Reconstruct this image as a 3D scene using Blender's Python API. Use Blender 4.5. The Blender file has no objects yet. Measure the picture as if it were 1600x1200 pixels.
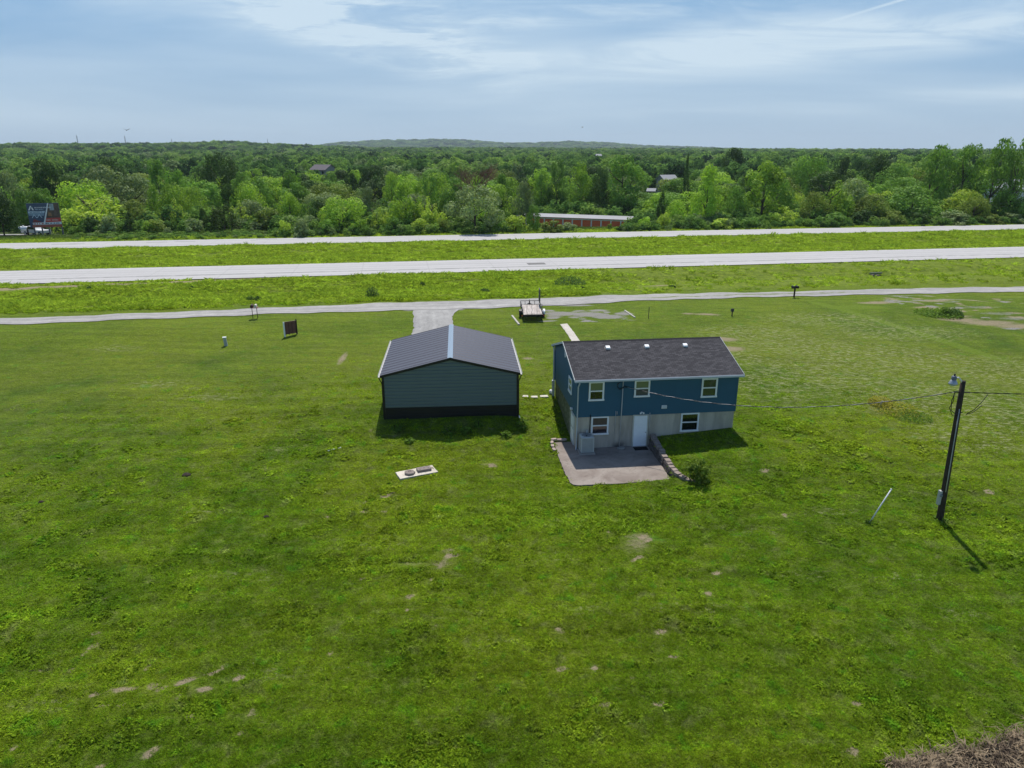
import bpy, math, random
import numpy as np
from mathutils import Vector, Matrix
R = math.radians
rng = np.random.default_rng(7)
random.seed(7)
S = bpy.context.scene
COL = S.collection

# ------------------------------------------------------------------ camera, sky, sun, exposure
FPX, HOR, CAMH = 1110.0, 234.0, 17.5                 # focal length in photo pixels, horizon row, eye height
PITCH = math.atan((600 - HOR) / FPX)
cam = bpy.data.cameras.new("camera"); cam_o = bpy.data.objects.new("camera", cam); COL.objects.link(cam_o)
cam.sensor_width = 36.0; cam.lens = 36.0 * FPX / 1600.0
cam.clip_start = 0.3; cam.clip_end = 20000
cam_o.location = (0, 0, CAMH); cam_o.rotation_euler = (R(90) - PITCH, 0, 0)
S.camera = cam_o

SUN_EL, SUN_AZ = 60.5, 1.0                            # the sun stands high straight ahead of the camera
W = bpy.data.worlds.new("World"); S.world = W; W.use_nodes = True
S.view_settings.view_transform = 'Standard'; S.view_settings.look = 'None'
S.cycles.max_bounces = 6; S.cycles.diffuse_bounces = 3; S.cycles.glossy_bounces = 2; S.cycles.transmission_bounces = 4; S.cycles.volume_bounces = 0
S.view_settings.exposure = 0.0; S.view_settings.gamma = 1.0
sun = bpy.data.lights.new("sun", 'SUN'); sun.energy = 4.6; sun.angle = R(0.53); sun.color = (1.0, 0.95, 0.87)
sun_o = bpy.data.objects.new("sun", sun); COL.objects.link(sun_o)
sd = Vector((math.sin(R(SUN_AZ)) * math.cos(R(SUN_EL)), math.cos(R(SUN_AZ)) * math.cos(R(SUN_EL)), math.sin(R(SUN_EL))))
sun_o.rotation_euler = sd.to_track_quat('Z', 'Y').to_euler(); sun_o.location = (0, 60, 80)

class NT:
    """small node-tree writer"""
    def __init__(s, tree): s.t = tree; s.n = tree.nodes; s.l = tree.links
    def new(s, typ, **kw):
        nd = s.n.new(typ)
        for k, v in kw.items(): setattr(nd, k, v)
        return nd
    def link(s, a, b): s.l.new(a, b)
    def put(s, sock, v):
        if isinstance(v, bpy.types.NodeSocket): s.l.new(v, sock)
        elif isinstance(v, (tuple, list)) and len(v) == 3 and sock.type == 'RGBA': sock.default_value = (*v, 1)
        else: sock.default_value = v
    def math(s, op, a, b=0.0, c=None, clamp=False):
        nd = s.new('ShaderNodeMath', operation=op); nd.use_clamp = clamp
        s.put(nd.inputs[0], a); s.put(nd.inputs[1], b)
        if c is not None: s.put(nd.inputs[2], c)
        return nd.outputs[0]
    def mix(s, f, a, b, mode='MIX'):
        nd = s.new('ShaderNodeMix', data_type='RGBA', blend_type=mode); nd.clamp_factor = True
        s.put(nd.inputs[0], f); s.put(nd.inputs[6], a); s.put(nd.inputs[7], b)
        return nd.outputs[2]
    def noise(s, vec, scale, detail=3.0, rough=0.55, dist=0.0):
        nd = s.new('ShaderNodeTexNoise'); s.put(nd.inputs['Vector'], vec)
        nd.inputs['Scale'].default_value = scale; nd.inputs['Detail'].default_value = detail
        nd.inputs['Roughness'].default_value = rough; nd.inputs['Distortion'].default_value = dist
        return nd.outputs['Fac']
    def ramp(s, v, lo, hi, a=0.0, b=1.0, smooth=True):
        nd = s.new('ShaderNodeMapRange'); nd.interpolation_type = 'SMOOTHSTEP' if smooth else 'LINEAR'; nd.clamp = True
        s.put(nd.inputs[0], v)
        for i, x in enumerate((lo, hi, a, b)): s.put(nd.inputs[i + 1], x)
        return nd.outputs[0]
    def mapping(s, vec, loc=(0, 0, 0), rot=(0, 0, 0), sc=(1, 1, 1)):
        nd = s.new('ShaderNodeMapping'); s.put(nd.inputs[0], vec)
        nd.inputs[1].default_value = loc; nd.inputs[2].default_value = rot; nd.inputs[3].default_value = sc
        return nd.outputs[0]
    def bump(s, h, strength, dist):
        nd = s.new('ShaderNodeBump'); s.put(nd.inputs['Height'], h)
        nd.inputs['Strength'].default_value = strength; nd.inputs['Distance'].default_value = dist
        return nd.outputs[0]

def build_world():
    t = NT(W.node_tree)
    for n in list(t.n): t.n.remove(n)
    out = t.new('ShaderNodeOutputWorld'); bg = t.new('ShaderNodeBackground')
    sky = t.new('ShaderNodeTexSky', sky_type='NISHITA'); sky.sun_disc = False
    sky.sun_elevation = R(SUN_EL); sky.sun_rotation = R(SUN_AZ)
    sky.altitude = 300; sky.air_density = 1.0; sky.dust_density = 0.6; sky.ozone_density = 3.0
    gen = t.new('ShaderNodeTexCoord').outputs['Generated']
    sep = t.new('ShaderNodeSeparateXYZ'); t.link(gen, sep.inputs[0])
    x, y, z = sep.outputs
    yy = t.math('MAXIMUM', y, 0.05)
    a = t.math('DIVIDE', x, yy)                       # bearing (tangent)
    e = t.math('DIVIDE', z, yy)                       # height above the horizon (tangent)
    ae = t.new('ShaderNodeCombineXYZ'); t.link(a, ae.inputs[0]); t.link(e, ae.inputs[1])
    v = ae.outputs[0]
    # thin cirrus: wispy streaks
    wisp = t.noise(t.mapping(v, rot=(0, 0, R(14)), sc=(3.2, 26, 1)), 1.0, 7, 0.62, 0.9)
    fine = t.noise(t.mapping(v, rot=(0, 0, R(24)), sc=(9, 60, 1)), 1.0, 6, 0.65, 0.6)
    veil = t.noise(t.mapping(v, rot=(0, 0, R(-4)), sc=(1.3, 11, 1)), 1.0, 4, 0.5, 0.4)
    def blob(cx, cy, rx, ry, rot):
        m = t.mapping(v, loc=(0, 0, 0))
        s = t.new('ShaderNodeVectorMath', operation='SUBTRACT'); t.link(m, s.inputs[0]); s.inputs[1].default_value = (cx, cy, 0)
        m2 = t.mapping(s.outputs[0], rot=(0, 0, R(rot)))
        d = t.new('ShaderNodeVectorMath', operation='MULTIPLY'); t.link(m2, d.inputs[0]); d.inputs[1].default_value = (1 / rx, 1 / ry, 0)
        ln = t.new('ShaderNodeVectorMath', operation='LENGTH'); t.link(d.outputs[0], ln.inputs[0])
        return t.ramp(ln.outputs['Value'], 1.0, 0.15)
    b1 = blob(-0.17, 0.145, 0.30, 0.062, 15)
    b2 = blob(0.42, 0.135, 0.60, 0.045, -5)
    b3 = blob(-0.70, 0.133, 0.05, 0.006, 6)
    b4 = blob(0.30, 0.045, 0.75, 0.020, -4)
    b5 = blob(0.0, 0.175, 0.7, 0.05, -2)
    strand = t.noise(t.mapping(v, rot=(0, 0, R(20)), sc=(7, 110, 1)), 1.0, 6, 0.7, 0.8)
    w1 = t.math('MULTIPLY', t.math('MULTIPLY', t.ramp(wisp, 0.34, 0.74), t.ramp(fine, 0.27, 0.66)), t.ramp(strand, 0.25, 0.62, 0.45, 1.0))
    c = t.math('MULTIPLY', t.math('MULTIPLY', b1, w1), 1.4)
    c2 = t.math('MULTIPLY', b2, t.ramp(wisp, 0.30, 0.62, 0.25, 0.85))
    c3 = t.math('MULTIPLY', b3, t.ramp(fine, 0.3, 0.6))
    c4 = t.math('MULTIPLY', b4, t.ramp(veil, 0.42, 0.68, 0, 0.55))
    c5 = t.math('MULTIPLY', b5, t.math('MULTIPLY', w1, 0.8))
    c6 = t.math('ADD', 0.02, t.math('MULTIPLY', t.ramp(veil, 0.32, 0.66), 0.36))
    # contrail: a thin line through the right hand veil
    p0, p1 = (0.37, 0.145), (0.575, 0.203)
    ang = math.atan2(p1[1] - p0[1], p1[0] - p0[0]); L = math.hypot(p1[0] - p0[0], p1[1] - p0[1])
    s = t.new('ShaderNodeVectorMath', operation='SUBTRACT'); t.link(v, s.inputs[0]); s.inputs[1].default_value = (*p0, 0)
    rr = t.new('ShaderNodeVectorRotate', rotation_type='Z_AXIS'); t.link(s.outputs[0], rr.inputs['Vector']); rr.inputs['Angle'].default_value = -ang
    sp = t.new('ShaderNodeSeparateXYZ'); t.link(rr.outputs[0], sp.inputs[0])
    line = t.math('MULTIPLY', t.ramp(t.math('ABSOLUTE', sp.outputs[1]), 0.0026, 0.0004),
                  t.math('MULTIPLY', t.ramp(sp.outputs[0], L, L - 0.02), t.ramp(sp.outputs[0], 0.0, 0.16)))
    tot = c
    for q in (c2, c3, c4, c5, c6, t.math('MULTIPLY', line, 0.45)): tot = t.math('ADD', tot, q)
    tot = t.math('MULTIPLY', tot, t.ramp(e, 0.0, 0.05))
    tot = t.math('MULTIPLY', tot, t.ramp(y, 0.05, 0.2))
    tot = t.math('MINIMUM', tot, 0.72)
    tint = t.mix(1.0, sky.outputs[0], SKY_TINT, 'MULTIPLY')
    low = t.mix(t.ramp(e, 0.0, 0.17, 0, 1, False), SKY_LOW, SKY_HIGH)     # moist pale air over the horizon
    pale = t.mix(t.ramp(e, 0.17, 0.55), low, tint)
    col = t.mix(tot, pale, CLOUD)
    t.link(col, bg.inputs[0]); bg.inputs[1].default_value = SKY_STRENGTH
    t.link(bg.outputs[0], out.inputs[0])
SKY_STRENGTH = 0.12
SKY_TINT = (0.88, 0.96, 1.0); SKY_LOW = (3.7, 4.85, 5.85); SKY_HIGH = (1.95, 3.65, 5.8); CLOUD = (6.2, 7.25, 7.9)
build_world()

# ------------------------------------------------------------------ helpers
def tag(o, label=None, cat=None, group=None, kind=None):
    if label: o['label'] = label
    if cat: o['category'] = cat
    if group: o['group'] = group
    if kind: o['kind'] = kind
    return o
def empty(name, loc=(0, 0, 0), rz=0.0, label=None, cat=None, group=None):
    o = bpy.data.objects.new(name, None); COL.objects.link(o); o.location = loc; o.rotation_euler = (0, 0, rz)
    o.empty_display_size = 0.3
    return tag(o, label, cat, group)
def mesh_np(name, verts, faces, nper=None):
    """fast mesh from numpy: faces (n,k) of equal size"""
    me = bpy.data.meshes.new(name); verts = np.asarray(verts, dtype=np.float32); faces = np.asarray(faces, dtype=np.int32)
    nf, k = faces.shape
    me.vertices.add(len(verts)); me.vertices.foreach_set('co', verts.ravel())
    me.loops.add(nf * k); me.loops.foreach_set('vertex_index', faces.ravel())
    me.polygons.add(nf); me.polygons.foreach_set('loop_start', np.arange(0, nf * k, k, dtype=np.int32))
    me.update(calc_edges=True); me.validate()
    return me
def link_mesh(name, me, mat=None, parent=None, smooth=False):
    if mat is not None:
        for m in (mat if isinstance(mat, (list, tuple)) else [mat]): me.materials.append(m)
    if smooth: me.polygons.foreach_set('use_smooth', [True] * len(me.polygons))
    o = bpy.data.objects.new(name, me); COL.objects.link(o)
    if parent: o.parent = parent
    return o
class MB:
    def __init__(s): s.v = []; s.f = []
    def add(s, vs, fs):
        b = len(s.v); s.v += [tuple(p) for p in vs]; s.f += [tuple(b + i for i in f) for f in fs]; return s
    def box(s, x0, x1, y0, y1, z0, z1):
        return s.add([(x0, y0, z0), (x1, y0, z0), (x1, y1, z0), (x0, y1, z0), (x0, y0, z1), (x1, y0, z1), (x1, y1, z1), (x0, y1, z1)],
                     [(3, 2, 1, 0), (4, 5, 6, 7), (0, 1, 5, 4), (1, 2, 6, 5), (2, 3, 7, 6), (3, 0, 4, 7)])
    def prism(s, poly, z0, z1):
        n = len(poly)
        zz0 = z0 if callable(z0) else (lambda x, y: z0); zz1 = z1 if callable(z1) else (lambda x, y: z1)
        return s.add([(x, y, zz0(x, y)) for x, y in poly] + [(x, y, zz1(x, y)) for x, y in poly],
                     [tuple(range(n - 1, -1, -1)), tuple(range(n, 2 * n))] + [(i, (i + 1) % n, n + (i + 1) % n, n + i) for i in range(n)])
    def tube(s, pts, r, n=8, caps=True):
        pts = [Vector(p) for p in pts]; rs = r if isinstance(r, (list, tuple)) else [r] * len(pts)
        rings = []; prev = None
        for i, p in enumerate(pts):
            d = (pts[min(i + 1, len(pts) - 1)] - pts[max(i - 1, 0)]).normalized()
            if prev is None:
                u = d.cross(Vector((0, 0, 1)) if abs(d.z) < 0.9 else Vector((1, 0, 0))).normalized()
            else:
                u = (prev - d * prev.dot(d)).normalized()
            prev = u; w = d.cross(u)
            rings.append([p + (u * math.cos(2 * math.pi * k / n) + w * math.sin(2 * math.pi * k / n)) * rs[i] for k in range(n)])
        b = len(s.v); s.v += [tuple(q) for rg in rings for q in rg]
        for i in range(len(pts) - 1):
            for k in range(n):
                s.f.append((b + i * n + k, b + i * n + (k + 1) % n, b + (i + 1) * n + (k + 1) % n, b + (i + 1) * n + k))
        if caps:
            s.f.append(tuple(b + k for k in range(n - 1, -1, -1))); s.f.append(tuple(b + (len(pts) - 1) * n + k for k in range(n)))
        return s
    def bar(s, p, q, w, h=None):
        """square bar from p to q"""
        h = h or w; p = Vector(p); q = Vector(q); d = (q - p).normalized()
        up = Vector((0, 0, 1)) if abs(d.z) < 0.95 else Vector((0, 1, 0))
        u = d.cross(up).normalized(); v = u.cross(d)
        c = [(-1, -1), (1, -1), (1, 1), (-1, 1)]
        vs = [tuple(e + u * (a * w / 2) + v * (b * h / 2)) for e in (p, q) for a, b in c]
        return s.add(vs, [(3, 2, 1, 0), (4, 5, 6, 7), (0, 1, 5, 4), (1, 2, 6, 5), (2, 3, 7, 6), (3, 0, 4, 7)])
    def lathe(s, prof, n=24, o=(0, 0, 0), axis='z'):
        b = len(s.v)
        for r, h in prof:
            for k in range(n):
                a = 2 * math.pi * k / n
                if axis == 'z': p = (o[0] + r * math.cos(a), o[1] + r * math.sin(a), o[2] + h)
                elif axis == 'x': p = (o[0] + h, o[1] + r * math.cos(a), o[2] + r * math.sin(a))
                else: p = (o[0] + r * math.sin(a), o[1] + h, o[2] + r * math.cos(a))
                s.v.append(p)
        for i in range(len(prof) - 1):
            for k in range(n):
                s.f.append((b + i * n + k, b + i * n + (k + 1) % n, b + (i + 1) * n + (k + 1) % n, b + (i + 1) * n + k))
        s.f.append(tuple(b + k for k in range(n - 1, -1, -1))); s.f.append(tuple(b + (len(prof) - 1) * n + k for k in range(n)))
        return s
    def build(s, name, mat, parent=None, smooth=False, bevel=0.0):
        me = bpy.data.meshes.new(name); me.from_pydata(s.v, [], s.f); me.update()
        o = link_mesh(name, me, mat, parent, smooth)
        if bevel:
            m = o.modifiers.new('bevel', 'BEVEL'); m.width = bevel; m.segments = 2; m.limit_method = 'ANGLE'
        return o

def split(mb, name, mat, parent=None, smooth=False, bevel=0.0):
    """link every separate piece of the collected shapes as an object of its own"""
    par = list(range(len(mb.v)))
    def find(i):
        while par[i] != i: par[i] = par[par[i]]; i = par[i]
        return i
    for f in mb.f:
        for k in f[1:]: par[find(k)] = find(f[0])
    grp = {}
    for f in mb.f: grp.setdefault(find(f[0]), []).append(f)
    out = []
    for fs in grp.values():
        ids = sorted({i for f in fs for i in f}); mp = {i: n for n, i in enumerate(ids)}; b = MB(); b.v = [mb.v[i] for i in ids]; b.f = [tuple(mp[i] for i in f) for f in fs]
        out.append(b.build(name, mat, parent, smooth, bevel))
    return out
# ------------------------------------------------------------------ materials
def pbsdf(name, col, rough=0.8, metal=0.0, spec=0.3, vary=0.12, nscale=3.0, bump=0.0, bscale=30.0, coord='Object'):
    m = bpy.data.materials.new(name); m.use_nodes = True; t = NT(m.node_tree)
    b = t.n['Principled BSDF']
    tc = t.new('ShaderNodeTexCoord').outputs[coord]
    n = t.noise(tc, nscale, 5, 0.6)
    f = t.ramp(n, 0.25, 0.75, 1 - vary, 1 + vary, False)
    c = t.new('ShaderNodeCombineXYZ')
    for i in range(3): t.link(f, c.inputs[i])
    t.link(t.mix(1.0, (*col, 1), c.outputs[0], 'MULTIPLY'), b.inputs['Base Color'])
    b.inputs['Roughness'].default_value = rough; b.inputs['Metallic'].default_value = metal
    b.inputs['Specular IOR Level'].default_value = spec
    if bump: t.link(t.bump(t.noise(tc, bscale, 4), bump, 0.02), b.inputs['Normal'])
    return m
def leafmat(name, col, trans=0.35, vary=0.35, huevar=0.25):
    m = bpy.data.materials.new(name); m.use_nodes = True; t = NT(m.node_tree)
    for n in list(t.n): t.n.remove(n)
    out = t.new('ShaderNodeOutputMaterial')
    oi = t.new('ShaderNodeObjectInfo').outputs['Random']
    at = t.new('ShaderNodeAttribute', attribute_name='tint'); at.attribute_type = 'GEOMETRY'
    sep = t.new('ShaderNodeSeparateColor'); t.link(at.outputs['Color'], sep.inputs[0])
    k = t.math('MULTIPLY', t.ramp(sep.outputs[0], 0, 1, 1 - vary, 1 + vary, False), t.ramp(oi, 0, 1, 0.80, 1.22, False))
    hue = t.math('ADD', t.math('MULTIPLY', sep.outputs[1], huevar), t.math('MULTIPLY', oi, huevar * 0.7))
    c = t.mix(hue, (*col, 1), (col[0] * 1.45 + 0.010, col[1] * 1.2, col[2] * 0.9, 1))
    kk = t.new('ShaderNodeCombineXYZ')
    for i in range(3): t.link(k, kk.inputs[i])
    c = t.mix(1.0, c, kk.outputs[0], 'MULTIPLY')
    d = t.new('ShaderNodeBsdfPrincipled'); t.link(c, d.inputs['Base Color']); d.inputs['Roughness'].default_value = 0.6
    d.inputs['Specular IOR Level'].default_value = 0.08
    tr = t.new('ShaderNodeBsdfTranslucent'); t.link(t.mix(1.0, c, (1.25, 1.25, 0.6, 1), 'MULTIPLY'), tr.inputs[0])
    mx = t.new('ShaderNodeMixShader'); mx.inputs[0].default_value = trans
    t.link(d.outputs[0], mx.inputs[1]); t.link(tr.outputs[0], mx.inputs[2]); t.link(mx.outputs[0], out.inputs[0])
    return m
HAZE = 0.00008

# ------------------------------------------------------------------ terrain
RTH = R(9.3)
def sst(x, a, b):
    t = np.clip((x - a) / (b - a), 0, 1); return t * t * (3 - 2 * t)
def road_d(x, y): return y * math.cos(RTH) - x * math.sin(RTH)      # distance across the highway corridor
CTRL = np.array([(0, 8, -.35), (-30, 10, -.6), (30, 10, .0), (0, 20, -.2), (12, 22, -.05), (0, 30, -.08), (-20, 30, -.3), (20, 31, .0), (40, 30, .3), (-45, 30, -.6),
    (3, 34.5, -.02), (8.8, 34.8, .02), (5, 38, .0), (2.2, 40.2, .02), (-5.5, 37, .0), (-8.4, 39.6, .12), (0.3, 40.0, .12), (-8.5, 42.5, .90), (-4, 42.7, .90), (.6, 43.1, .92), (-4, 41.2, .42), (-12, 42, .55),
    (9.6, 36.5, .35), (10.2, 35.0, .12), (9.3, 40.0, .62), (11.3, 40.7, .72), (12, 35, .2), (14, 41.3, 1.02), (14, 37, .6), (18, 41, .9), (25, 41, .9), (40, 45, 1.0), (60, 45, 1.0),
    (2.9, 42.5, .12), (2.0, 43.6, .4), (2.4, 47.8, .95), (13.5, 48.8, 1.65), (8, 49.5, 1.5), (-20, 45, .6), (-40, 45, .3), (-60, 45, .2), (-20, 60, 1.5), (-45, 60, 1.6),
    (0, 52, 1.2), (-9.5, 51, 1.0), (-4.5, 52, 1.02), (1.0, 47, 1.0), (5, 58, 1.6), (20, 60, 1.75), (40, 60, 1.6), (0, 66, 1.9), (-30, 66, 1.95), (30, 68, 1.95), (55, 68, 1.9), (-55, 64, 1.9)], dtype=float)
def _phi(r2): return np.where(r2 > 1e-9, 0.5 * r2 * np.log(np.maximum(r2, 1e-9)), 0.0)
_n = len(CTRL); _P = np.c_[np.ones(_n), CTRL[:, :2]]
_K = _phi(((CTRL[:, None, :2] - CTRL[None, :, :2]) ** 2).sum(-1)) + np.eye(_n) * 2.0
_A = np.block([[_K, _P], [_P.T, np.zeros((3, 3))]])
_C = np.linalg.solve(_A, np.r_[CTRL[:, 2], 0, 0, 0])
def tps(x, y):
    z = _C[_n] + _C[_n + 1] * x + _C[_n + 2] * y
    for i in range(_n): z = z + _C[i] * _phi((x - CTRL[i, 0]) ** 2 + (y - CTRL[i, 1]) ** 2)
    return z
def tan_az(px): return (px - 800) / FPX / math.cos(PITCH)           # roughly, near the horizon row
RA = np.array([(-200, 231), (0, 231.5), (75, 230.5), (100, 228.5), (200, 228.5), (300, 228), (400, 225), (450, 227.5), (520, 230), (600, 233), (700, 233), (1000, 234), (1200, 235), (1800, 237)], float)
RB = np.array([(-200, 234), (380, 234), (500, 230), (560, 224), (620, 221), (700, 219.5), (745, 221), (775, 224), (800, 225), (850, 223.5), (880, 222.5), (920, 223.5), (960, 226), (1000, 228.5), (1060, 230), (1150, 233), (1250, 235), (1800, 238)], float)
def far_z(x, y):
    D = np.hypot(x, y); ta = x / np.maximum(y, 1.0); px = 800 + ta * FPX * math.cos(PITCH)
    z = np.interp(D, [150, 200, 260, 330, 450, 800, 1200, 1600, 2600, 3600, 9000], [1.6, 0.2, -0.8, -0.6, 0.0, 1.0, 2.0, 3, 0, -8, -8])
    z = z + sst(px, 900, 1350) * np.interp(D, [150, 200, 330, 800, 1200], [0, 1.2, 2.2, 1.5, 0.0])
    za = 17.5 + 1750 * (234 - np.interp(px, RA[:, 0], RA[:, 1])) / FPX * 1.05 - 10
    zb = 13.0 + 5200 * (234 - np.interp(px, RB[:, 0], RB[:, 1])) / FPX * 1.05 - 10
    g = lambda c, s: np.exp(-((D - c) / s) ** 2)
    z = z + np.maximum(za - z, 0) * g(1750, 430)
    z = z + np.maximum(zb - z, 0) * g(5200, 800)
    return z
def terrain(x, y):
    x = np.asarray(x, float); y = np.asarray(y, float)
    d = road_d(x, y)
    base = -0.5 + 2.5 * sst(d, 28, 68)
    w = (1 - sst(np.abs(x), 48, 75)) * (1 - sst(d, 64, 69)) * sst(y, 2, 9)
    z = base * (1 - w) + (tps(x, y) * w if np.any(w > 0) else 0)
    z = z - 0.65 * np.exp(-((d - 86) / 3.6) ** 2) - 0.7 * np.exp(-((d - 117.5) / 5.0) ** 2)
    und = 0.05 * np.sin(x * .31 + 1.3 * np.sin(y * .17)) * np.cos(y * .27 + x * .11) + .03 * np.sin(x * .9 + y * .7)
    z = z + und * (1 - np.exp(-((x - 3) ** 2 + (y - 44) ** 2) / 260.0))
    for a, b in ((94.6, 105.4), (129.2, 138.2)):
        m = sst(d, a - 3, a - 0.8) * (1 - sst(d, b + 0.8, b + 3)); z = z * (1 - m) + (2.0 - 0.09) * m
    wf = sst(d, 141, 172); z = z * (1 - wf) + far_z(x, y) * wf
    z = z - 3.0 * np.exp(-(((x - 17) / 26) ** 2 + ((y - 176) / 14) ** 2))        # the storage yard lies below the road
    # culvert hole in the ditch
    z = z - 0.75 * np.exp(-(((x - 49.6) / 1.3) ** 2 + ((y - 96.2) / 0.9) ** 2))
    return z
# patio cut
PATIO = [(2.63, 41.25), (2.80, 39.1), (3.0, 36.95), (3.22, 35.62), (3.36, 35.36), (3.62, 35.27), (6.2, 35.52), (8.85, 35.95), (8.70, 38.1), (8.42, 40.85), (4.0, 40.35), (3.72, 41.35)]
CUT = PATIO[:7] + [(9.12, 35.95), (8.98, 37.3), (8.86, 39.0), (8.68, 41.1), (4.0, 40.6), (3.72, 41.35)]   # the level cut reaches under the retaining wall
def in_poly(x, y, poly):
    x = np.asarray(x); y = np.asarray(y); ins = np.zeros(x.shape, bool); n = len(poly)
    for i in range(n):
        x0, y0 = poly[i]; x1, y1 = poly[(i + 1) % n]
        c = ((y0 > y) != (y1 > y)) & (x < (x1 - x0) * (y - y0) / (y1 - y0 + 1e-12) + x0); ins ^= c
    return ins
def ground(x, y):
    z = terrain(x, y); return np.where(in_poly(x, y, CUT), np.minimum(z, -0.03), z)
def gz(x, y): return float(ground(np.array([x]), np.array([y]))[0])
_cp, _sp = math.cos(PITCH), math.sin(PITCH)
def ray(u, v):
    a = (u - 800) / FPX; b = -(v - 600) / FPX
    return np.array([a, _cp + b * _sp, -_sp + b * _cp])
def at(u, v):
    """the point of the ground seen at a photo pixel (used only to survey positions)"""
    d = ray(u, v); t0 = 5.0; t = np.concatenate([np.linspace(8, 260, 2500), np.linspace(260, 6000, 4000)])
    p = d[None, :] * t[:, None]; below = (p[:, 2] + CAMH) < ground(p[:, 0], p[:, 1])
    i = int(np.argmax(below)); a, b = t[max(i - 1, 0)], t[i]
    for _ in range(18):
        m = .5 * (a + b); q = d * m
        if q[2] + CAMH < gz(q[0], q[1]): b = m
        else: a = m
    q = d * b; return float(q[0]), float(q[1]), float(q[2] + CAMH)
def at_d(u, D):
    """ground point at bearing of pixel column u, D metres away"""
    ta = (u - 800) / FPX / (_cp + (600 - 300) / FPX * _sp)
    y = D / math.sqrt(1 + ta * ta); x = ta * y; return x, y, gz(x, y)
def z_at(u, v, x, y):
    d = ray(u, v); return CAMH + d[2] * math.hypot(x, y) / math.hypot(d[0], d[1])

def axis(parts):
    a = [parts[0][0]]
    for lo, hi, st in parts:
        n = max(1, int(round((hi - lo) / st))); a += list(np.linspace(lo, hi, n + 1)[1:])
    return np.array(a)
def geo(lo, hi, n): return np.geomspace(lo, hi, n)
gx = np.concatenate([-geo(70, 6500, 46)[::-1], axis([(-70, -26, .5), (-26, 26, .25), (26, 70, .5)])[1:-1], geo(70, 6500, 46)])
gy = np.concatenate([axis([(-60, 6, 3), (6, 56, .25), (56, 96, .4), (96, 160, .8), (160, 260, 3)]), geo(260, 9000, 60)[1:]])
GX, GY = np.meshgrid(gx, gy); GZ = ground(GX, GY)
nx, ny = len(gx), len(gy)

# painted wear: R bare soil, G clover, B gravel, A dry clippings (weights; the material breaks their edges up)
wts = {k: np.zeros(GX.shape) for k in 'RGBA'}
def stamp(ch, u, v, rx, ry=None, s=1.0, rot=0.0):
    x, y, _ = at(u, v); ry = ry or rx; c, n = math.cos(rot), math.sin(rot)
    X = (GX - x) * c + (GY - y) * n; Y = -(GX - x) * n + (GY - y) * c
    g = s * np.exp(-((X / rx) ** 2 + (Y / ry) ** 2)); wts[ch] = np.maximum(wts[ch], g)
for u, v in [(115, 904), (141, 903), (59, 926), (165, 933), (150, 988), (133, 1020), (148, 1008), (52, 1045), (66, 1049), (113, 1048), (231, 1042), (174, 1073), (181, 1079), (204, 1076), (239, 1072), (250, 1076), (149, 1085), (163, 1101), (189, 1100), (283, 1066), (297, 1062), (332, 1052), (320, 1077), (353, 1041), (372, 1060), (279, 1089), (292, 1117), (305, 1120), (380, 1145), (396, 1113), (242, 1171), (230, 1180), (155, 1199), (20, 1170),
             (515, 1022), (530, 855), (566, 904), (690, 885), (675, 905), (641, 932), (615, 933), (641, 967), (680, 975), (738, 961), (635, 955), (601, 775), (571, 785), (613, 770), (570, 800), (600, 800), (515, 807), (769, 728), (950, 830), (1005, 838), (1015, 845), (1000, 870), (990, 875), (1032, 987), (1030, 1100), (1052, 1025), (992, 1060), (1107, 928), (1120, 895), (1225, 805), (1228, 806), (1195, 735), (875, 985), (877, 1045), (928, 1042), (945, 1100), (1340, 1098), (1332, 1175), (560, 872), (700, 870), (710, 868), (1550, 770), (1545, 768)]:
    r = random.uniform(.15, .24) * (1.2 if v < 820 else 1.0)
    stamp('R', u, v, r * random.uniform(1, 1.7), r, 1.0, random.uniform(-.4, .6))
for u, v, rx, ry in [(690, 880, 1.4, .6), (640, 880, 1.2, .5), (995, 850, 1.3, 1.2), (580, 672, .6, .5), (857, 668, .4, .6), (878, 690, .5, .4), (835, 692, .6, .4), (825, 560, .9, .6), (1000, 840, 1.6, 1.0), (700, 860, .8, .5), (615, 680, .9, .5), (770, 670, 1.0, .4), (760, 725, 1.0, .4), (535, 560, .5, 3.0), (440, 655, .25, 2.2), (1105, 491, 2.6, .8), (1075, 490, 1.2, .6), (1135, 545, 3, 1.6), (1460, 470, 3.5, 1.2), (1500, 500, 4, 1.6), (1545, 505, 5, 1.8), (1590, 510, 4, 1.5), (1370, 473, 4, 1.4), (1035, 446, 3.5, .8), (1130, 530, 2.5, 1.5)]:
    stamp('R', u, v, rx, ry, .60 if v > 600 else .74)
for u in range(-10, 820, 17):                                        # pale rubble line along the verge of the near carriageway
    stamp('R', u, 452 - u * .0415 + random.uniform(-1.0, 1.0), 1.6, .75, 1.0 if u < 430 else .8)
stamp('R', 885, 424, 2.5, .5, .8)
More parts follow.
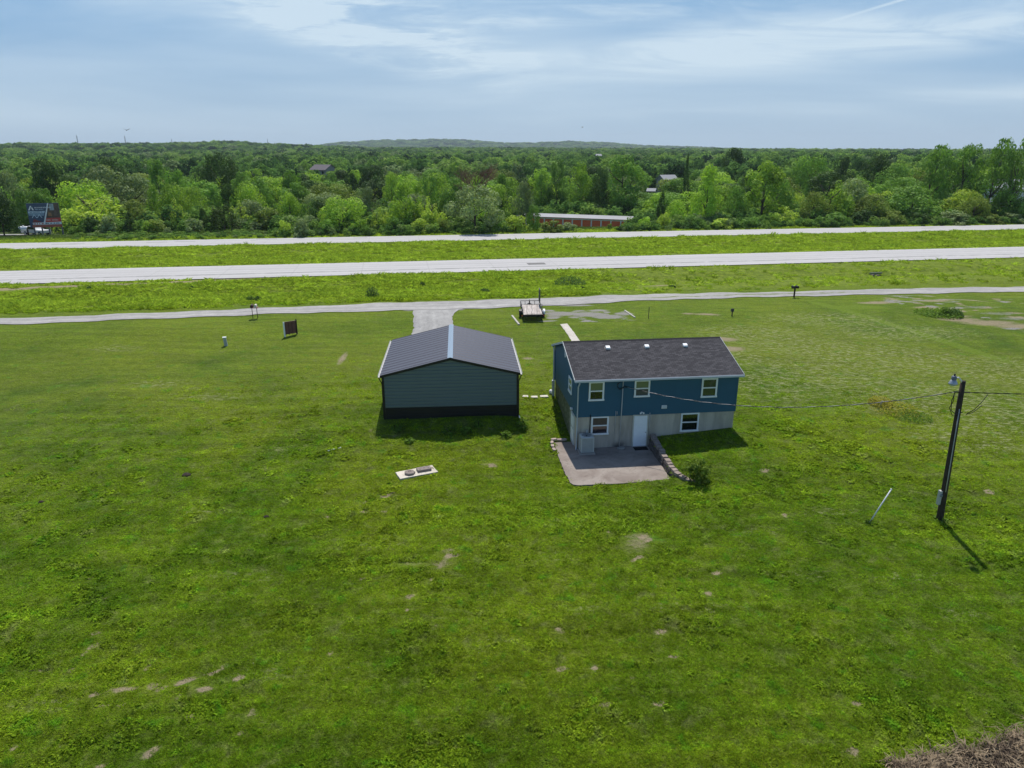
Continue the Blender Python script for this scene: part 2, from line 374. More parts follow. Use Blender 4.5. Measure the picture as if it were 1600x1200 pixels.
for u, v, rx, ry in [(850, 800, 5, .9), (760, 812, 3, .7), (700, 800, 2.5, .7), (900, 800, 2.0, .8), (880, 820, 2.2, .6), (1165, 775, 2, .8), (1185, 760, 1.5, .6), (1100, 790, 1.5, .5), (990, 820, 1.6, .6), (560, 885, 1.6, .7), (620, 880, 1.5, .6), (195, 1045, .8, .4), (60, 955, 1.2, .4), (330, 1100, 1.0, .5), (1570, 830, 1.6, 1.2), (1590, 860, 1.2, .8), (1360, 1090, 1.2, .6), (1420, 1120, 1.2, .6), (1290, 640, 2.5, 1.0), (1220, 660, 2.0, 1.0), (1470, 487, 3.0, .6), (1340, 480, 4, 1.2), (400, 870, 1.5, .5), (30, 1130, 1.0, .6), (700, 1190, .9, .4), (230, 740, .8, .5), (100, 880, 1.0, .5), (470, 830, 1.2, .4), (1345, 725, 1.2, .5), (1310, 700, 1.5, .7), (1250, 730, 1.4, .6), (1085, 775, 1.2, .5)]:
    stamp('G', u, v, rx, ry, .9)
for u, v, rx, ry in [(880, 490, 3.2, 1.6), (915, 491, 3.0, 1.5), (950, 495, 2.5, 1.2), (975, 490, 1.5, 1), (935, 485, 1.6, .8), (690, 487, 1.5, 1.3), (640, 484, 1.2, 1.0), (712, 483, 1.4, 1.0), (830, 476, 3, .9), (900, 477, 3, .7)]:
    stamp('B', u, v, rx, ry, .85)
for u, v, rx, ry in [(1560, 490, 5, 1.3), (1590, 498, 5, 1.5), (1530, 480, 5, 1.2), (1480, 468, 6, 1.2), (1410, 462, 6, .9)]: stamp('B', u, v, rx, ry, .60)
for u, v, rx, ry in [(1290, 500, 7, 3), (1180, 520, 6, 3), (1380, 560, 8, 5), (1300, 590, 7, 5), (1450, 620, 8, 4), (1550, 640, 6, 5), (1250, 540, 6, 4), (1510, 680, 4, 3), (1400, 520, 8, 3), (1200, 600, 4, 4), (1160, 560, 2.5, 2.5), (1580, 580, 6, 4)]:
    stamp('A', u, v, rx, ry, .62)
for u, v, rx, ry in [(480, 830, 1.5, .5), (300, 800, 2, .5), (600, 850, 2, .6), (380, 900, 2, .5), (1420, 900, 2, .6), (1250, 900, 2, .6), (1080, 950, 2, .6), (900, 950, 1.6, .5), (150, 780, 2, .5), (180, 545, 3, 1), (250, 600, 3, 1), (330, 620, 3, 1), (60, 1100, 1.6, .5), (420, 1050, 2, .5), (1180, 830, 1.5, .6), (1300, 800, 2, .6), (1480, 800, 1.5, .8), (440, 700, 2, .6), (1500, 960, 1.4, .6), (1440, 1000, 1.2, .5), (760, 1000, 1.5, .5), (860, 870, 1.5, .5)]:
    stamp('A', u, v, rx, ry, .42)
rs = random.Random(11)
for k in range(70):                                                   # the half bare corner of the field by the gravel road
    u = rs.uniform(1385, 1610); v = rs.uniform(461, 470) + (u - 1385) * rs.uniform(0, .24)
    stamp(rs.choice('RRRBB'), u, v, rs.uniform(.6, 2.0), rs.uniform(.3, .8), rs.uniform(.55, .85), rs.uniform(-.6, .3))
for k in range(26):
    stamp('B', rs.uniform(848, 992), rs.uniform(482, 502), rs.uniform(.6, 1.5), rs.uniform(.3, .7), rs.uniform(.6, .95), rs.uniform(-.4, .4))
# the yellow unmown strip crossing the right hand field
SA = np.array(at(1262, 470)[:2]); SB = np.array(at(1580, 567)[:2]); SDIR = (SB - SA) / np.linalg.norm(SB - SA); MOW = math.atan2(SDIR[1], SDIR[0])
tt = (GX - SA[0]) * SDIR[0] + (GY - SA[1]) * SDIR[1]; dd = (GX - SA[0]) * -SDIR[1] + (GY - SA[1]) * SDIR[0]
strip = np.exp(-(dd / .75) ** 2) * sst(tt, -2, 2) * (1 - sst(tt, np.linalg.norm(SB - SA) - 4, np.linalg.norm(SB - SA) + 6))
wts['G'] = np.maximum(wts['G'], strip * .9)

def wsample(ch, x, y):
    ix = np.clip(np.searchsorted(gx, x), 1, nx - 1); iy = np.clip(np.searchsorted(gy, y), 1, ny - 1); return wts[ch][iy, ix]

# ------------------------------------------------------------------ ground colour shared by soil and turf
def lawn_group():
    g = bpy.data.node_groups.new('lawn_colour', 'ShaderNodeTree'); t = NT(g)
    g.interface.new_socket('Position', in_out='INPUT', socket_type='NodeSocketVector')
    g.interface.new_socket('Color', in_out='OUTPUT', socket_type='NodeSocketColor')
    gi = t.new('NodeGroupInput'); go = t.new('NodeGroupOutput'); P = gi.outputs[0]
    flat = t.mapping(P, sc=(1, 1, 0))
    rd = t.mapping(flat, rot=(0, 0, -RTH))                        # along the road
    sepr = t.new('ShaderNodeSeparateXYZ'); t.link(rd, sepr.inputs[0]); d = sepr.outputs[1]
    n1 = t.noise(flat, .055, 3, .5, .6); n2 = t.noise(flat, .32, 5, .6, .4); n3 = t.noise(flat, 1.7, 5, .65, .3); n4 = t.noise(flat, 7.5, 4, .7); n5 = t.noise(flat, 1.05, 3, .6, .5)
    c = t.mix(t.ramp(n2, .3, .7), (.068, .122, .0075), (.122, .180, .0105))
    c = t.mix(t.ramp(n1, .38, .66, 0, .75), c, (.152, .192, .012))
    c = t.mix(t.ramp(n5, .56, .72, 0, .65), c, (.070, .180, .011))          # clover
    c = t.mix(t.ramp(n5, .46, .26, 0, .60), c, (.145, .165, .052))          # thin dry turf
    # mowing: along the road on the left, slantwise on the right field
    sep = t.new('ShaderNodeSeparateXYZ'); t.link(P, sep.inputs[0]); px = sep.outputs[0]
    m1 = t.noise(t.mapping(flat, rot=(0, 0, R(-14)), sc=(.10, 1.1, 1)), 1.0, 4, .65, .3)
    m2 = t.noise(t.mapping(flat, rot=(0, 0, -MOW), sc=(.13, 1.5, 1)), 1.0, 4, .65, .25)
    side = t.ramp(px, 11, 18)
    m = t.math('ADD', t.math('MULTIPLY', m1, t.math('SUBTRACT', 1, side)), t.math('MULTIPLY', m2, side))
    # rank grass of the verges
    vg = t.ramp(d, 76, 78.5)
    rank = t.mix(t.ramp(n3, .3, .7), (.118, .172, .018), (.205, .250, .028))
    rank = t.mix(t.ramp(n2, .5, .75, 0, .7), rank, (.080, .130, .018))
    # mown verge on the right is plainer
    c = t.mix(vg, c, rank)
    c = t.mix(t.ramp(d, 50, 72, 0, .35), c, (.150, .222, .010))
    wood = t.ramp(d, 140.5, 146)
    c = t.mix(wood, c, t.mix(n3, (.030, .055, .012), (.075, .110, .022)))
    k = t.math('MULTIPLY', t.ramp(m, .25, .75, .74, 1.27, False), t.ramp(n3, .2, .8, .72, 1.28, False))
    n7 = t.noise(flat, 21, 3, .7)
    k = t.math('MULTIPLY', k, t.math('MULTIPLY', t.ramp(n4, .25, .75, .55, 1.48, False), t.ramp(n7, .25, .75, .66, 1.36, False)))
    kk = t.new('ShaderNodeCombineXYZ')
    for i in range(3): t.link(k, kk.inputs[i])
    t.link(t.mix(1.0, c, kk.outputs[0], 'MULTIPLY'), go.inputs[0])
    return g
LAWN = lawn_group()
def ground_mat():
    m = bpy.data.materials.new('grass_ground'); m.use_nodes = True; t = NT(m.node_tree); b = t.n['Principled BSDF']
    P = t.new('ShaderNodeNewGeometry').outputs['Position']; flat = t.mapping(P, sc=(1, 1, 0))
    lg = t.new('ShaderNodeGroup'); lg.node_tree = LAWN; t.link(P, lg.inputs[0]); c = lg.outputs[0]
    at_ = t.new('ShaderNodeAttribute', attribute_name='wear'); sep = t.new('ShaderNodeSeparateColor'); t.link(at_.outputs['Color'], sep.inputs[0])
    r, g, bl = sep.outputs[:3]; al = at_.outputs['Alpha']
    n3 = t.noise(flat, 1.3, 6, .7, .5); n4 = t.noise(flat, 5.0, 5, .7); n6 = t.noise(flat, 22, 4, .7)
    brk = t.math('ADD', t.math('MULTIPLY', n3, .5), t.math('MULTIPLY', n4, .5))
    rag = t.math('ADD', t.math('MULTIPLY', brk, .6), t.math('MULTIPLY', t.noise(flat, 13, 4, .75), .4))
    def mask(w, lo, hi, k=1.0): return t.ramp(t.math('ADD', t.math('MULTIPLY', w, k), rag), lo, hi)
    c = t.mix(t.math('MULTIPLY', mask(g, .82, 1.16), .9), c, t.mix(n4, (.100, .180, .014), (.195, .265, .020)))
    # strewn clippings: short pale flecks in slanting rows
    fl = t.noise(t.mapping(flat, rot=(0, 0, -MOW), sc=(1.9, 5.2, 1)), 1.0, 4, .65, .5)
    fm = t.math('MULTIPLY', t.math('MAXIMUM', t.ramp(al, .05, .5), .12), t.ramp(t.math('ADD', fl, t.math('MULTIPLY', n4, .35)), .66, .80))
    c = t.mix(t.math('MULTIPLY', fm, .75), c, (.34, .35, .17))
    c = t.mix(t.math('MULTIPLY', mask(r, .96, 1.22), .88), c, t.mix(n6, (.20, .15, .09), (.52, .43, .30)))
    c = t.mix(t.math('MULTIPLY', mask(bl, .98, 1.18), .95), c, t.mix(n6, (.20, .19, .17), (.42, .40, .37)))
    # pinprick flowers and litter on the lawn
    vo = t.new('ShaderNodeTexVoronoi', feature='F1'); t.link(flat, vo.inputs['Vector']); vo.inputs['Scale'].default_value = 2.1
    dot = t.math('MULTIPLY', t.ramp(vo.outputs['Distance'], .07, .03), t.ramp(t.noise(flat, .6, 2), .5, .62))
    c = t.mix(t.math('MULTIPLY', dot, .7), c, (.42, .42, .34))
    t.link(c, b.inputs['Base Color']); b.inputs['Roughness'].default_value = .95; b.inputs['Specular IOR Level'].default_value = .12
    h = t.math('ADD', t.math('MULTIPLY', n6, .35), t.math('ADD', n4, t.math('MULTIPLY', n3, 1.2)))
    t.link(t.bump(h, .9, .22), b.inputs['Normal'])
    return m
GROUND_MAT = ground_mat()
idx = np.arange(nx * ny).reshape(ny, nx)
quads = np.stack([idx[:-1, :-1], idx[:-1, 1:], idx[1:, 1:], idx[1:, :-1]], -1).reshape(-1, 4)
gme = mesh_np('ground', np.stack([GX, GY, GZ], -1).reshape(-1, 3), quads)
ca = gme.color_attributes.new('wear', 'FLOAT_COLOR', 'POINT')
ca.data.foreach_set('color', np.stack([wts[k] for k in 'RGBA'], -1).astype(np.float32).ravel())
tag(link_mesh('ground', gme, GROUND_MAT, smooth=True), kind='structure')

# ------------------------------------------------------------------ roads
def concrete_mat(name, col, seams=True):
    m = bpy.data.materials.new(name); m.use_nodes = True; t = NT(m.node_tree); b = t.n['Principled BSDF']
    P = t.new('ShaderNodeTexCoord').outputs['UV']                    # u along the road in metres, v across in metres
    n1 = t.noise(t.mapping(P, sc=(.05, .9, 1)), 1.0, 5, .6); n2 = t.noise(P, .8, 5, .65); n3 = t.noise(P, 14, 4, .7)
    k = t.math('MULTIPLY', t.ramp(n1, .3, .7, .90, 1.08, False), t.math('MULTIPLY', t.ramp(n2, .2, .8, .93, 1.06, False), t.ramp(n3, .2, .8, .93, 1.07, False)))
    kk = t.new('ShaderNodeCombineXYZ')
    for i in range(3): t.link(k, kk.inputs[i])
    c = t.mix(1.0, (*col, 1), kk.outputs[0], 'MULTIPLY')
    if seams:
        sp = t.new('ShaderNodeSeparateXYZ'); t.link(P, sp.inputs[0]); u, v = sp.outputs[0], sp.outputs[1]
        fr = t.math('FRACT', t.math('DIVIDE', u, 9.0)); j = t.ramp(t.math('ABSOLUTE', t.math('SUBTRACT', fr, .5)), .012, .004)
        c = t.mix(t.math('MULTIPLY', j, .18), c, (.16, .155, .15))
        for w, tone, width in TRACKS:
            s_ = t.ramp(t.math('ABSOLUTE', t.math('SUBTRACT', v, w)), width, width * .3)
            c = t.mix(t.math('MULTIPLY', s_, t.math('MULTIPLY', t.ramp(n2, .25, .6), tone)), c, (.21, .205, .20))
    t.link(c, b.inputs['Base Color']); b.inputs['Roughness'].default_value = .85; b.inputs['Specular IOR Level'].default_value = .2
    return m
def road_strip(name, pa, pb, mat, dz, step, ends=None, jag=0.0):
    """strip between two edge polylines (sampled evenly), draped dz above the ground or flat"""
    def res(p, n):
        p = np.array(p, float); s = np.r_[0, np.cumsum(np.hypot(*np.diff(p, axis=0).T))]; q = np.linspace(0, s[-1], n); return np.c_[np.interp(q, s, p[:, 0]), np.interp(q, s, p[:, 1])]
    L = np.hypot(pa[-1][0] - pa[0][0], pa[-1][1] - pa[0][1]); n = int(L / step) + 2
    A, B = res(pa, n), res(pb, n)
    if jag:
        for E_ in (A, B):
            nv = np.convolve(rng.normal(0, 1, n + 6), np.ones(4) / 4, 'same')[3:-3] * jag; nr = np.c_[-(B - A)[:, 0], -(B - A)[:, 1]]; nr /= np.linalg.norm(nr, axis=1)[:, None]; E_ += nr * nv[:, None]
    m = 7; V = []; UV = []
    for j in range(m):
        f = j / (m - 1); p = A * (1 - f) + B * f
        z = ground(p[:, 0], p[:, 1]) + dz if not isinstance(dz, str) else np.full(n, 2.0)
        V.append(np.c_[p, z]); w = np.hypot(*(B - A).T)
        UV.append(np.c_[np.linspace(0, L, n), f * w])
    V = np.stack(V, 1).reshape(-1, 3); UV = np.stack(UV, 1).reshape(-1, 2)
    if not isinstance(dz, str):                                       # crown lightly so no ground pokes through
        pass
    ii = np.arange(n * m).reshape(n, m)
    q = np.stack([ii[:-1, :-1], ii[1:, :-1], ii[1:, 1:], ii[:-1, 1:]], -1).reshape(-1, 4)
    me = mesh_np(name, V, q); uv = me.uv_layers.new(name='UVMap')
    li = np.empty(len(me.loops), np.int32); me.loops.foreach_get('vertex_index', li); uv.data.foreach_set('uv', UV[li].astype(np.float32).ravel())
    return tag(link_mesh(name, me, mat, smooth=True), kind='structure')
def line_pts(d, lo=-900, hi=900):
    c, s = math.cos(RTH), math.sin(RTH); return [(u * c - d * s, u * s + d * c) for u in (lo, hi)]
TRACKS = [(3.15, .80, .62), (6.9, .30, .9), (5.0, .22, .8), (8.6, .22, .8), (1.3, .15, .7)]
HW1 = concrete_mat('pale_concrete', (.46, .448, .442))
TRACKS = [(2.2, .22, .8), (4.6, .40, .30), (6.4, .22, .9)]
HW2 = concrete_mat('pale_concrete_far', (.45, .438, .43))
road_strip('highway', line_pts(94.6), line_pts(105.4), HW1, 'flat', 2.0)
road_strip('highway', line_pts(129.2), line_pts(138.2), HW2, 'flat', 2.0)
# dark asphalt patches on the carriageways
pm = pbsdf('asphalt_patch', (.17, .165, .16), .9, bump=.2)
def patch_on(u, v, lx, ly, z=2.006):
    d = ray(u, v); t = (z - CAMH) / d[2]; x, y = d[0] * t, d[1] * t; b = MB(); c, s = math.cos(RTH), math.sin(RTH); n = 10; ring = []
    for k in range(4):
        for q in range(n):
            e = [(-1, -1), (1, -1), (1, 1), (-1, 1)]; p, r_ = e[k], e[(k + 1) % 4]; f = q / n
            a, w = (p[0] * (1 - f) + r_[0] * f) * lx * (1 + random.uniform(-.02, .02)), (p[1] * (1 - f) + r_[1] * f) * ly * (1 + random.uniform(-.05, .05)); ring.append((x + a * c - w * s, y + a * s + w * c, z))
    b.add(ring, [tuple(range(len(ring)))]); tag(b.build('asphalt_patch', pm), kind='structure')
patch_on(838, 412, 1.3, .85)
for u, v, l in [(100, 381.5, 4), (120, 381, 2.5), (245, 378.5, 3.5), (289, 377.4, 3.5), (397, 375, 1.2), (410, 373.5, 2), (424, 373.4, 2), (563, 371.6, 2.6), (1450, 356.3, 3), (1510, 356, 2)]: patch_on(u, v, l * .5, .16)

def gravel_mat(name, col, tracks=True):
    m = bpy.data.materials.new(name); m.use_nodes = True; t = NT(m.node_tree); b = t.n['Principled BSDF']
    P = t.new('ShaderNodeTexCoord').outputs['UV']; O = t.new('ShaderNodeTexCoord').outputs['Object']
    n1 = t.noise(t.mapping(P, sc=(.08, 1.4, 1)), 1.0, 5, .6, .3); n2 = t.noise(O, 1.2, 5, .65); n3 = t.noise(O, 18, 4, .75)
    k = t.math('MULTIPLY', t.ramp(n1, .3, .7, .74, 1.14, False), t.math('MULTIPLY', t.ramp(n2, .25, .75, .74, 1.12, False), t.ramp(n3, .25, .75, .70, 1.26, False)))
    kk = t.new('ShaderNodeCombineXYZ')
    for i in range(3): t.link(k, kk.inputs[i])
    c = t.mix(1.0, (*col, 1), kk.outputs[0], 'MULTIPLY')
    if tracks:                                                        # a grassy middle between the wheel tracks on the far right
        sp = t.new('ShaderNodeSeparateXYZ'); t.link(P, sp.inputs[0])
        sx = t.new('ShaderNodeSeparateXYZ'); t.link(O, sx.inputs[0])
        mid = t.math('MULTIPLY', t.ramp(t.math('ABSOLUTE', t.math('SUBTRACT', sp.outputs[1], 1.45)), .55, .15), t.math('MULTIPLY', t.ramp(sx.outputs[0], 10, 18), t.ramp(sx.outputs[0], 46, 36)))
        c = t.mix(t.math('MULTIPLY', mid, t.ramp(n2, .35, .6)), c, (.16, .18, .08))
    t.link(c, b.inputs['Base Color']); b.inputs['Roughness'].default_value = .95
    t.link(t.bump(n3, .5, .05), b.inputs['Normal']); return m
GRAVEL = gravel_mat('grey_gravel', (.385, .37, .355))
NE = [(-160, 47.5), (-90, 58.2), (-47.65, 64.51), (-31.15, 67.7), (-19.2, 69.7), (-6.5, 71.3), (4.68, 73.2), (13.83, 75.5), (28.38, 77.83), (43.14, 79.2), (58.29, 80.6), (90, 85), (190, 101)]
FE = [(-160.5, 50.6), (-91, 61.0), (-49.09, 67.0), (-32.13, 70.5), (-19.98, 72.9), (-6.89, 75.4), (4.95, 77.3), (14.38, 78.9), (29.28, 80.6), (44.92, 82.4), (60.73, 83.9), (91, 88.4), (190.5, 104.5)]
road_strip('gravel_road', NE, FE, GRAVEL, .05, .5, jag=.16)
DRV = gravel_mat('grey_gravel_drive', (.385, .375, .36), False)
da = [(-10.2, 72.0), (-10.05, 69.9), (-9.35, 66.5), (-9.1, 63.2), (-8.6, 58), (-8.3, 51.6)]; db = [(-3.9, 73.0), (-5.5, 71.0), (-5.75, 68), (-5.3, 64.5), (-4.3, 58), (-2.4, 52.2)]
road_strip('gravel_driveway', da, db, DRV, .03, .4, jag=.14)

# ------------------------------------------------------------------ the blue house
def lap_mat(name, col, pitch, rough=.55, depth=.012, vertical=False, vary=.07, spec=.35):
    """horizontal lap siding / ribbed sheet: the shape is in the mesh, this adds tone"""
    return pbsdf(name, col, rough, vary=vary, nscale=1.3, spec=spec)
BLUE = lap_mat('blue_vinyl', (.025, .101, .166), .1)
WHITE = pbsdf('white_trim', (.84, .85, .86), .45, vary=.05)
CONC = None
def foundation_mat():
    m = bpy.data.materials.new('poured_concrete'); m.use_nodes = True; t = NT(m.node_tree); b = t.n['Principled BSDF']
    P = t.new('ShaderNodeTexCoord').outputs['Object']
    n1 = t.noise(t.mapping(P, sc=(2.2, 2.2, .35)), 1.0, 5, .6, .4); n2 = t.noise(P, 3.5, 5, .65); n3 = t.noise(P, 30, 3)
    c = t.mix(t.ramp(n1, .3, .7), (.38, .335, .28), (.55, .49, .415))
    c = t.mix(t.ramp(n2, .55, .75, 0, .6), c, (.30, .30, .29))
    sp = t.new('ShaderNodeSeparateXYZ'); t.link(P, sp.inputs[0])
    # damp stains at the foot near the pipe, and moss on the shady gable side
    dx = t.math('ABSOLUTE', t.math('SUBTRACT', sp.outputs[0], 2.75)); st = t.math('MULTIPLY', t.ramp(dx, .75, .15), t.ramp(sp.outputs[2], .55, .05))
    c = t.mix(t.math('MULTIPLY', st, t.ramp(n2, .3, .55, .2, .9)), c, (.06, .06, .06))
    moss = t.math('MULTIPLY', t.ramp(sp.outputs[0], .10, .045), t.ramp(sp.outputs[1], 1.2, 2.6))
    c = t.mix(t.math('MULTIPLY', moss, t.ramp(n2, .25, .6, .45, .92)), c, t.mix(n1, (.035, .05, .012), (.085, .11, .02)))
    t.link(c, b.inputs['Base Color']); b.inputs['Roughness'].default_value = .9
    t.link(t.bump(t.math('ADD', n3, n2), .25, .02), b.inputs['Normal']); return m
FOUND = foundation_mat()
def shingle_mat():
    m = bpy.data.materials.new('asphalt_shingles'); m.use_nodes = True; t = NT(m.node_tree); b = t.n['Principled BSDF']
    P = t.new('ShaderNodeTexCoord').outputs['UV']
    br = t.new('ShaderNodeTexBrick'); t.link(P, br.inputs['Vector']); br.offset = .5
    br.inputs['Color1'].default_value = (.040, .039, .045, 1); br.inputs['Color2'].default_value = (.085, .082, .090, 1); br.inputs['Mortar'].default_value = (.022, .022, .025, 1)
    br.inputs['Scale'].default_value = 1.0; br.inputs['Mortar Size'].default_value = .012; br.inputs['Brick Width'].default_value = .30; br.inputs['Row Height'].default_value = .14; br.inputs['Bias'].default_value = -.1
    n = t.noise(P, 1.1, 5, .65); n2 = t.noise(P, 40, 3, .7)
    k = t.math('MULTIPLY', t.ramp(n, .25, .75, .92, 1.09, False), t.ramp(n2, .2, .8, .8, 1.25, False)); kk = t.new('ShaderNodeCombineXYZ')
    for i in range(3): t.link(k, kk.inputs[i])
    t.link(t.mix(1.0, br.outputs['Color'], kk.outputs[0], 'MULTIPLY'), b.inputs['Base Color']); b.inputs['Roughness'].default_value = .9; b.inputs['Specular IOR Level'].default_value = .2
    t.link(t.bump(br.outputs['Fac'], -.5, .02), b.inputs['Normal']); return m
SHING = shingle_mat()
def glass_mat(name, col, rough=.06):
    m = bpy.data.materials.new(name); m.use_nodes = True; b = m.node_tree.nodes['Principled BSDF']
    b.inputs['Base Color'].default_value = (*col, 1); b.inputs['Roughness'].default_value = rough; b.inputs['Specular IOR Level'].default_value = .9; b.inputs['IOR'].default_value = 1.6
    return m
PANE = glass_mat('window_glass', (.030, .040, .036)); PANE_REFLECT = glass_mat('window_glass_reflection', (.15, .17, .11), .12); PANE_DARK = glass_mat('window_glass_dark', (.006, .006, .010)); SCREEN = glass_mat('insect_screen', (.02, .024, .026), .5)  # pale green pane colour stands in for the lawn mirrored in the upper sashes
BRONZE = pbsdf('brown_blind', (.10, .075, .055), .5); BLACK = pbsdf('black_metal', (.012, .012, .014), .5, vary=.2); STEEL = pbsdf('galvanised_steel', (.42, .43, .45), .4, .7, vary=.15)

HW_, HD = 10.0, 7.6; ZS, ZE = 2.11, 4.56; ZR = 5.80; HYAW = R(6.5)
house = empty('house', (3.9, 40.25, 0), HYAW, 'blue sided single storey house with walk-out concrete basement and dark shingle roof', 'house')
def lap_wall(p0, ux, length, zlo, ztop_fn, nrm, pitch=.105, proud=.014, holes=()):
    """clapboard wall: each course leans out at its foot. p0 origin, ux unit along, ztop_fn(l) height limit"""
    b = MB(); z = zlo
    zmax = max(ztop_fn(0), ztop_fn(length), ztop_fn(length / 2))
    while z < zmax - 1e-4:
        z1 = min(z + pitch, zmax); zm = z
        # horizontal extent where the wall is at least this high
        ls = np.linspace(0, length, 201); okk = [l for l in ls if ztop_fn(l) >= z + .5 * (z1 - z)]
        if not okk: break
        l0, l1 = okk[0], okk[-1]
        segs = [(l0, l1)]
        for (h0, h1, hz0, hz1) in holes:
            if hz0 < z1 - .02 and hz1 > z + .02:
                ns = []
                for a, c in segs:
                    if h1 <= a or h0 >= c: ns.append((a, c))
                    else:
                        if h0 > a: ns.append((a, h0))
                        if h1 < c: ns.append((h1, c))
                segs = ns
        for a, c in segs:
            P = lambda l, zz, o: (p0[0] + ux[0] * l + nrm[0] * o, p0[1] + ux[1] * l + nrm[1] * o, zz)
            b.add([P(a, z, proud + .012), P(c, z, proud + .012), P(c, z1, proud), P(a, z1, proud), P(a, z, 0), P(c, z, 0), P(c, z1, 0), P(a, z1, 0)],
                  [(0, 1, 2, 3), (1, 0, 4, 5), (3, 2, 6, 7), (0, 3, 7, 4), (2, 1, 5, 6)])
        z = z1
    return b
gable = lambda l: ZE + .02 + (ZR - ZE - .14) * (1 - abs(l - HD / 2) / (HD / 2))
fm = MB(); fm.box(.03, HW_ - .03, .03, HD - .03, -1.0, ZS); fm.build('foundation', FOUND, house)
core = MB(); core.add([(0, 0, ZS), (HW_, 0, ZS), (HW_, HD, ZS), (0, HD, ZS), (0, 0, ZE), (HW_, 0, ZE), (HW_, HD, ZE), (0, HD, ZE), (0, HD / 2, ZR - .12), (HW_, HD / 2, ZR - .12)],
    [(3, 2, 1, 0), (0, 1, 5, 4), (2, 3, 7, 6), (1, 2, 6, 9, 5), (3, 0, 4, 8, 7)])
wl = lap_wall((0, 0), (1, 0), HW_, ZS - .02, lambda l: ZE, (0, -1))
for q in (lap_wall((0, HD), (0, -1), HD, ZS - .02, gable, (-1, 0)), lap_wall((HW_, 0), (0, 1), HD, ZS - .02, gable, (1, 0)), lap_wall((HW_, HD), (-1, 0), HW_, ZS - .02, lambda l: ZE, (0, 1))): wl.add(q.v, q.f)
wl.add(core.v, core.f); wl.build('wall', BLUE, house)
# corner posts
cp = MB()
for x, y in ((-.035, -.035), (HW_ - .065, -.035), (-.035, HD - .065), (HW_ - .065, HD - .065)): cp.box(x, x + .1, y, y + .1, ZS - .03, ZE - .01)
split(cp, 'corner_trim', BLUE, house)
OVH, RAKE, RT = .30, .22, .09
sl = (ZR - ZE) / (HD / 2)
def roof_slab(y_eave, y_ridge, x0, x1):
    ze = ZE + .10 - sl * OVH; zr = ZR + .05
    vs = [(x0, y_eave, ze), (x1, y_eave, ze), (x1, y_ridge, zr), (x0, y_ridge, zr)]
    return vs
rv = []; rb = bpy.data.meshes.new('roof')
A0 = roof_slab(-OVH, HD / 2, -RAKE, HW_ + RAKE); B0 = roof_slab(HD + OVH, HD / 2, -RAKE, HW_ + RAKE)
rv = A0 + B0[:2] + [(x, y, z - RT) for x, y, z in A0 + B0[:2]]
rf = [(0, 1, 2, 3), (3, 2, 5, 4), (9, 8, 7, 6), (10, 11, 8, 9), (1, 0, 6, 7), (4, 5, 11, 10), (0, 3, 9, 6), (3, 4, 10, 9), (2, 1, 7, 8), (5, 2, 8, 11)]
rb.from_pydata(rv, [], rf); rb.update(); uvl = rb.uv_layers.new(name='UVMap')
for p in rb.polygons:
    for li in p.loop_indices:
        co = rb.vertices[rb.loops[li].vertex_index].co; dy = abs(co.y - HD / 2)
        uvl.data[li].uv = (co.x, dy * math.hypot(1, sl))
roof_o = link_mesh('roof', rb, SHING, house)
rc = MB(); 
for k in range(34):
    x = -RAKE + k * (HW_ + 2 * RAKE) / 34; w = (HW_ + 2 * RAKE) / 34 - .008
    rc.add([(x, HD / 2 - .15, ZR + .012), (x + w, HD / 2 - .15, ZR + .012), (x + w, HD / 2, ZR + .075), (x, HD / 2, ZR + .075), (x + w, HD / 2 + .15, ZR + .012), (x, HD / 2 + .15, ZR + .012)], [(0, 1, 2, 3), (3, 2, 4, 5)])
rc.build('ridge_cap', SHING, roof_o)
TRIMB = pbsdf('pale_blue_white_trim', (.50, .54, .58), .4, vary=.04)
fa = MB(); ze = ZE + .10 - sl * OVH
fa.box(-RAKE, HW_ + RAKE, -OVH - .025, -OVH - .002, ze - RT - .05, ze - .012); fa.box(-RAKE, HW_ + RAKE, HD + OVH + .002, HD + OVH + .025, ze - RT - .05, ze - .012)
split(fa, 'fascia', TRIMB, house)
rk = MB()
for x in (-RAKE - .022, HW_ + RAKE + .002):
    for ya in (-OVH - .02, HD + OVH + .02):
        zr = ZR + .05
        rk.add([(x, ya, ze - RT - .04), (x + .02, ya, ze - RT - .04), (x + .02, HD / 2, zr - RT - .04), (x, HD / 2, zr - RT - .04), (x, ya, ze + .012), (x + .02, ya, ze + .012), (x + .02, HD / 2, zr + .012), (x, HD / 2, zr + .012)],
               [(3, 2, 1, 0), (4, 5, 6, 7), (0, 1, 5, 4), (1, 2, 6, 5), (2, 3, 7, 6), (3, 0, 4, 7)])
split(rk, 'rake_board', TRIMB, house)
so = MB(); so.box(-RAKE + .01, HW_ + RAKE - .01, -OVH + .002, -.03, ze - RT - .045, ze - RT - .025); so.build('soffit', WHITE, house)
gt = MB(); gt.box(-RAKE, HW_ + RAKE, -OVH - .13, -OVH - .027, ze - .13, ze - .115); gt.box(-RAKE, HW_ + RAKE, -OVH - .13, -OVH - .115, ze - .113, ze - .02); gt.build('gutter', TRIMB, house)
dsp = MB(); dsp.tube([(.07, -OVH - .06, ze - .12), (.07, -OVH - .06, ze - .22), (.05, -.07, ze - .50), (.03, -.07, .28), (.03, -.07, .12), (-.02, -.22, .06)], .042, 8); dsp.build('downspout', TRIMB, house, True)
dsp = MB(); dsp.tube([(-.09, HD + OVH, ze - .1), (-.09, HD + .02, ze - .4), (-.10, HD - .02, 1.10)], .055, 8); dsp.box(-.22, -.05, HD - .22, HD + .02, .9, 2.05); dsp.build('downspout', TRIMB, house)
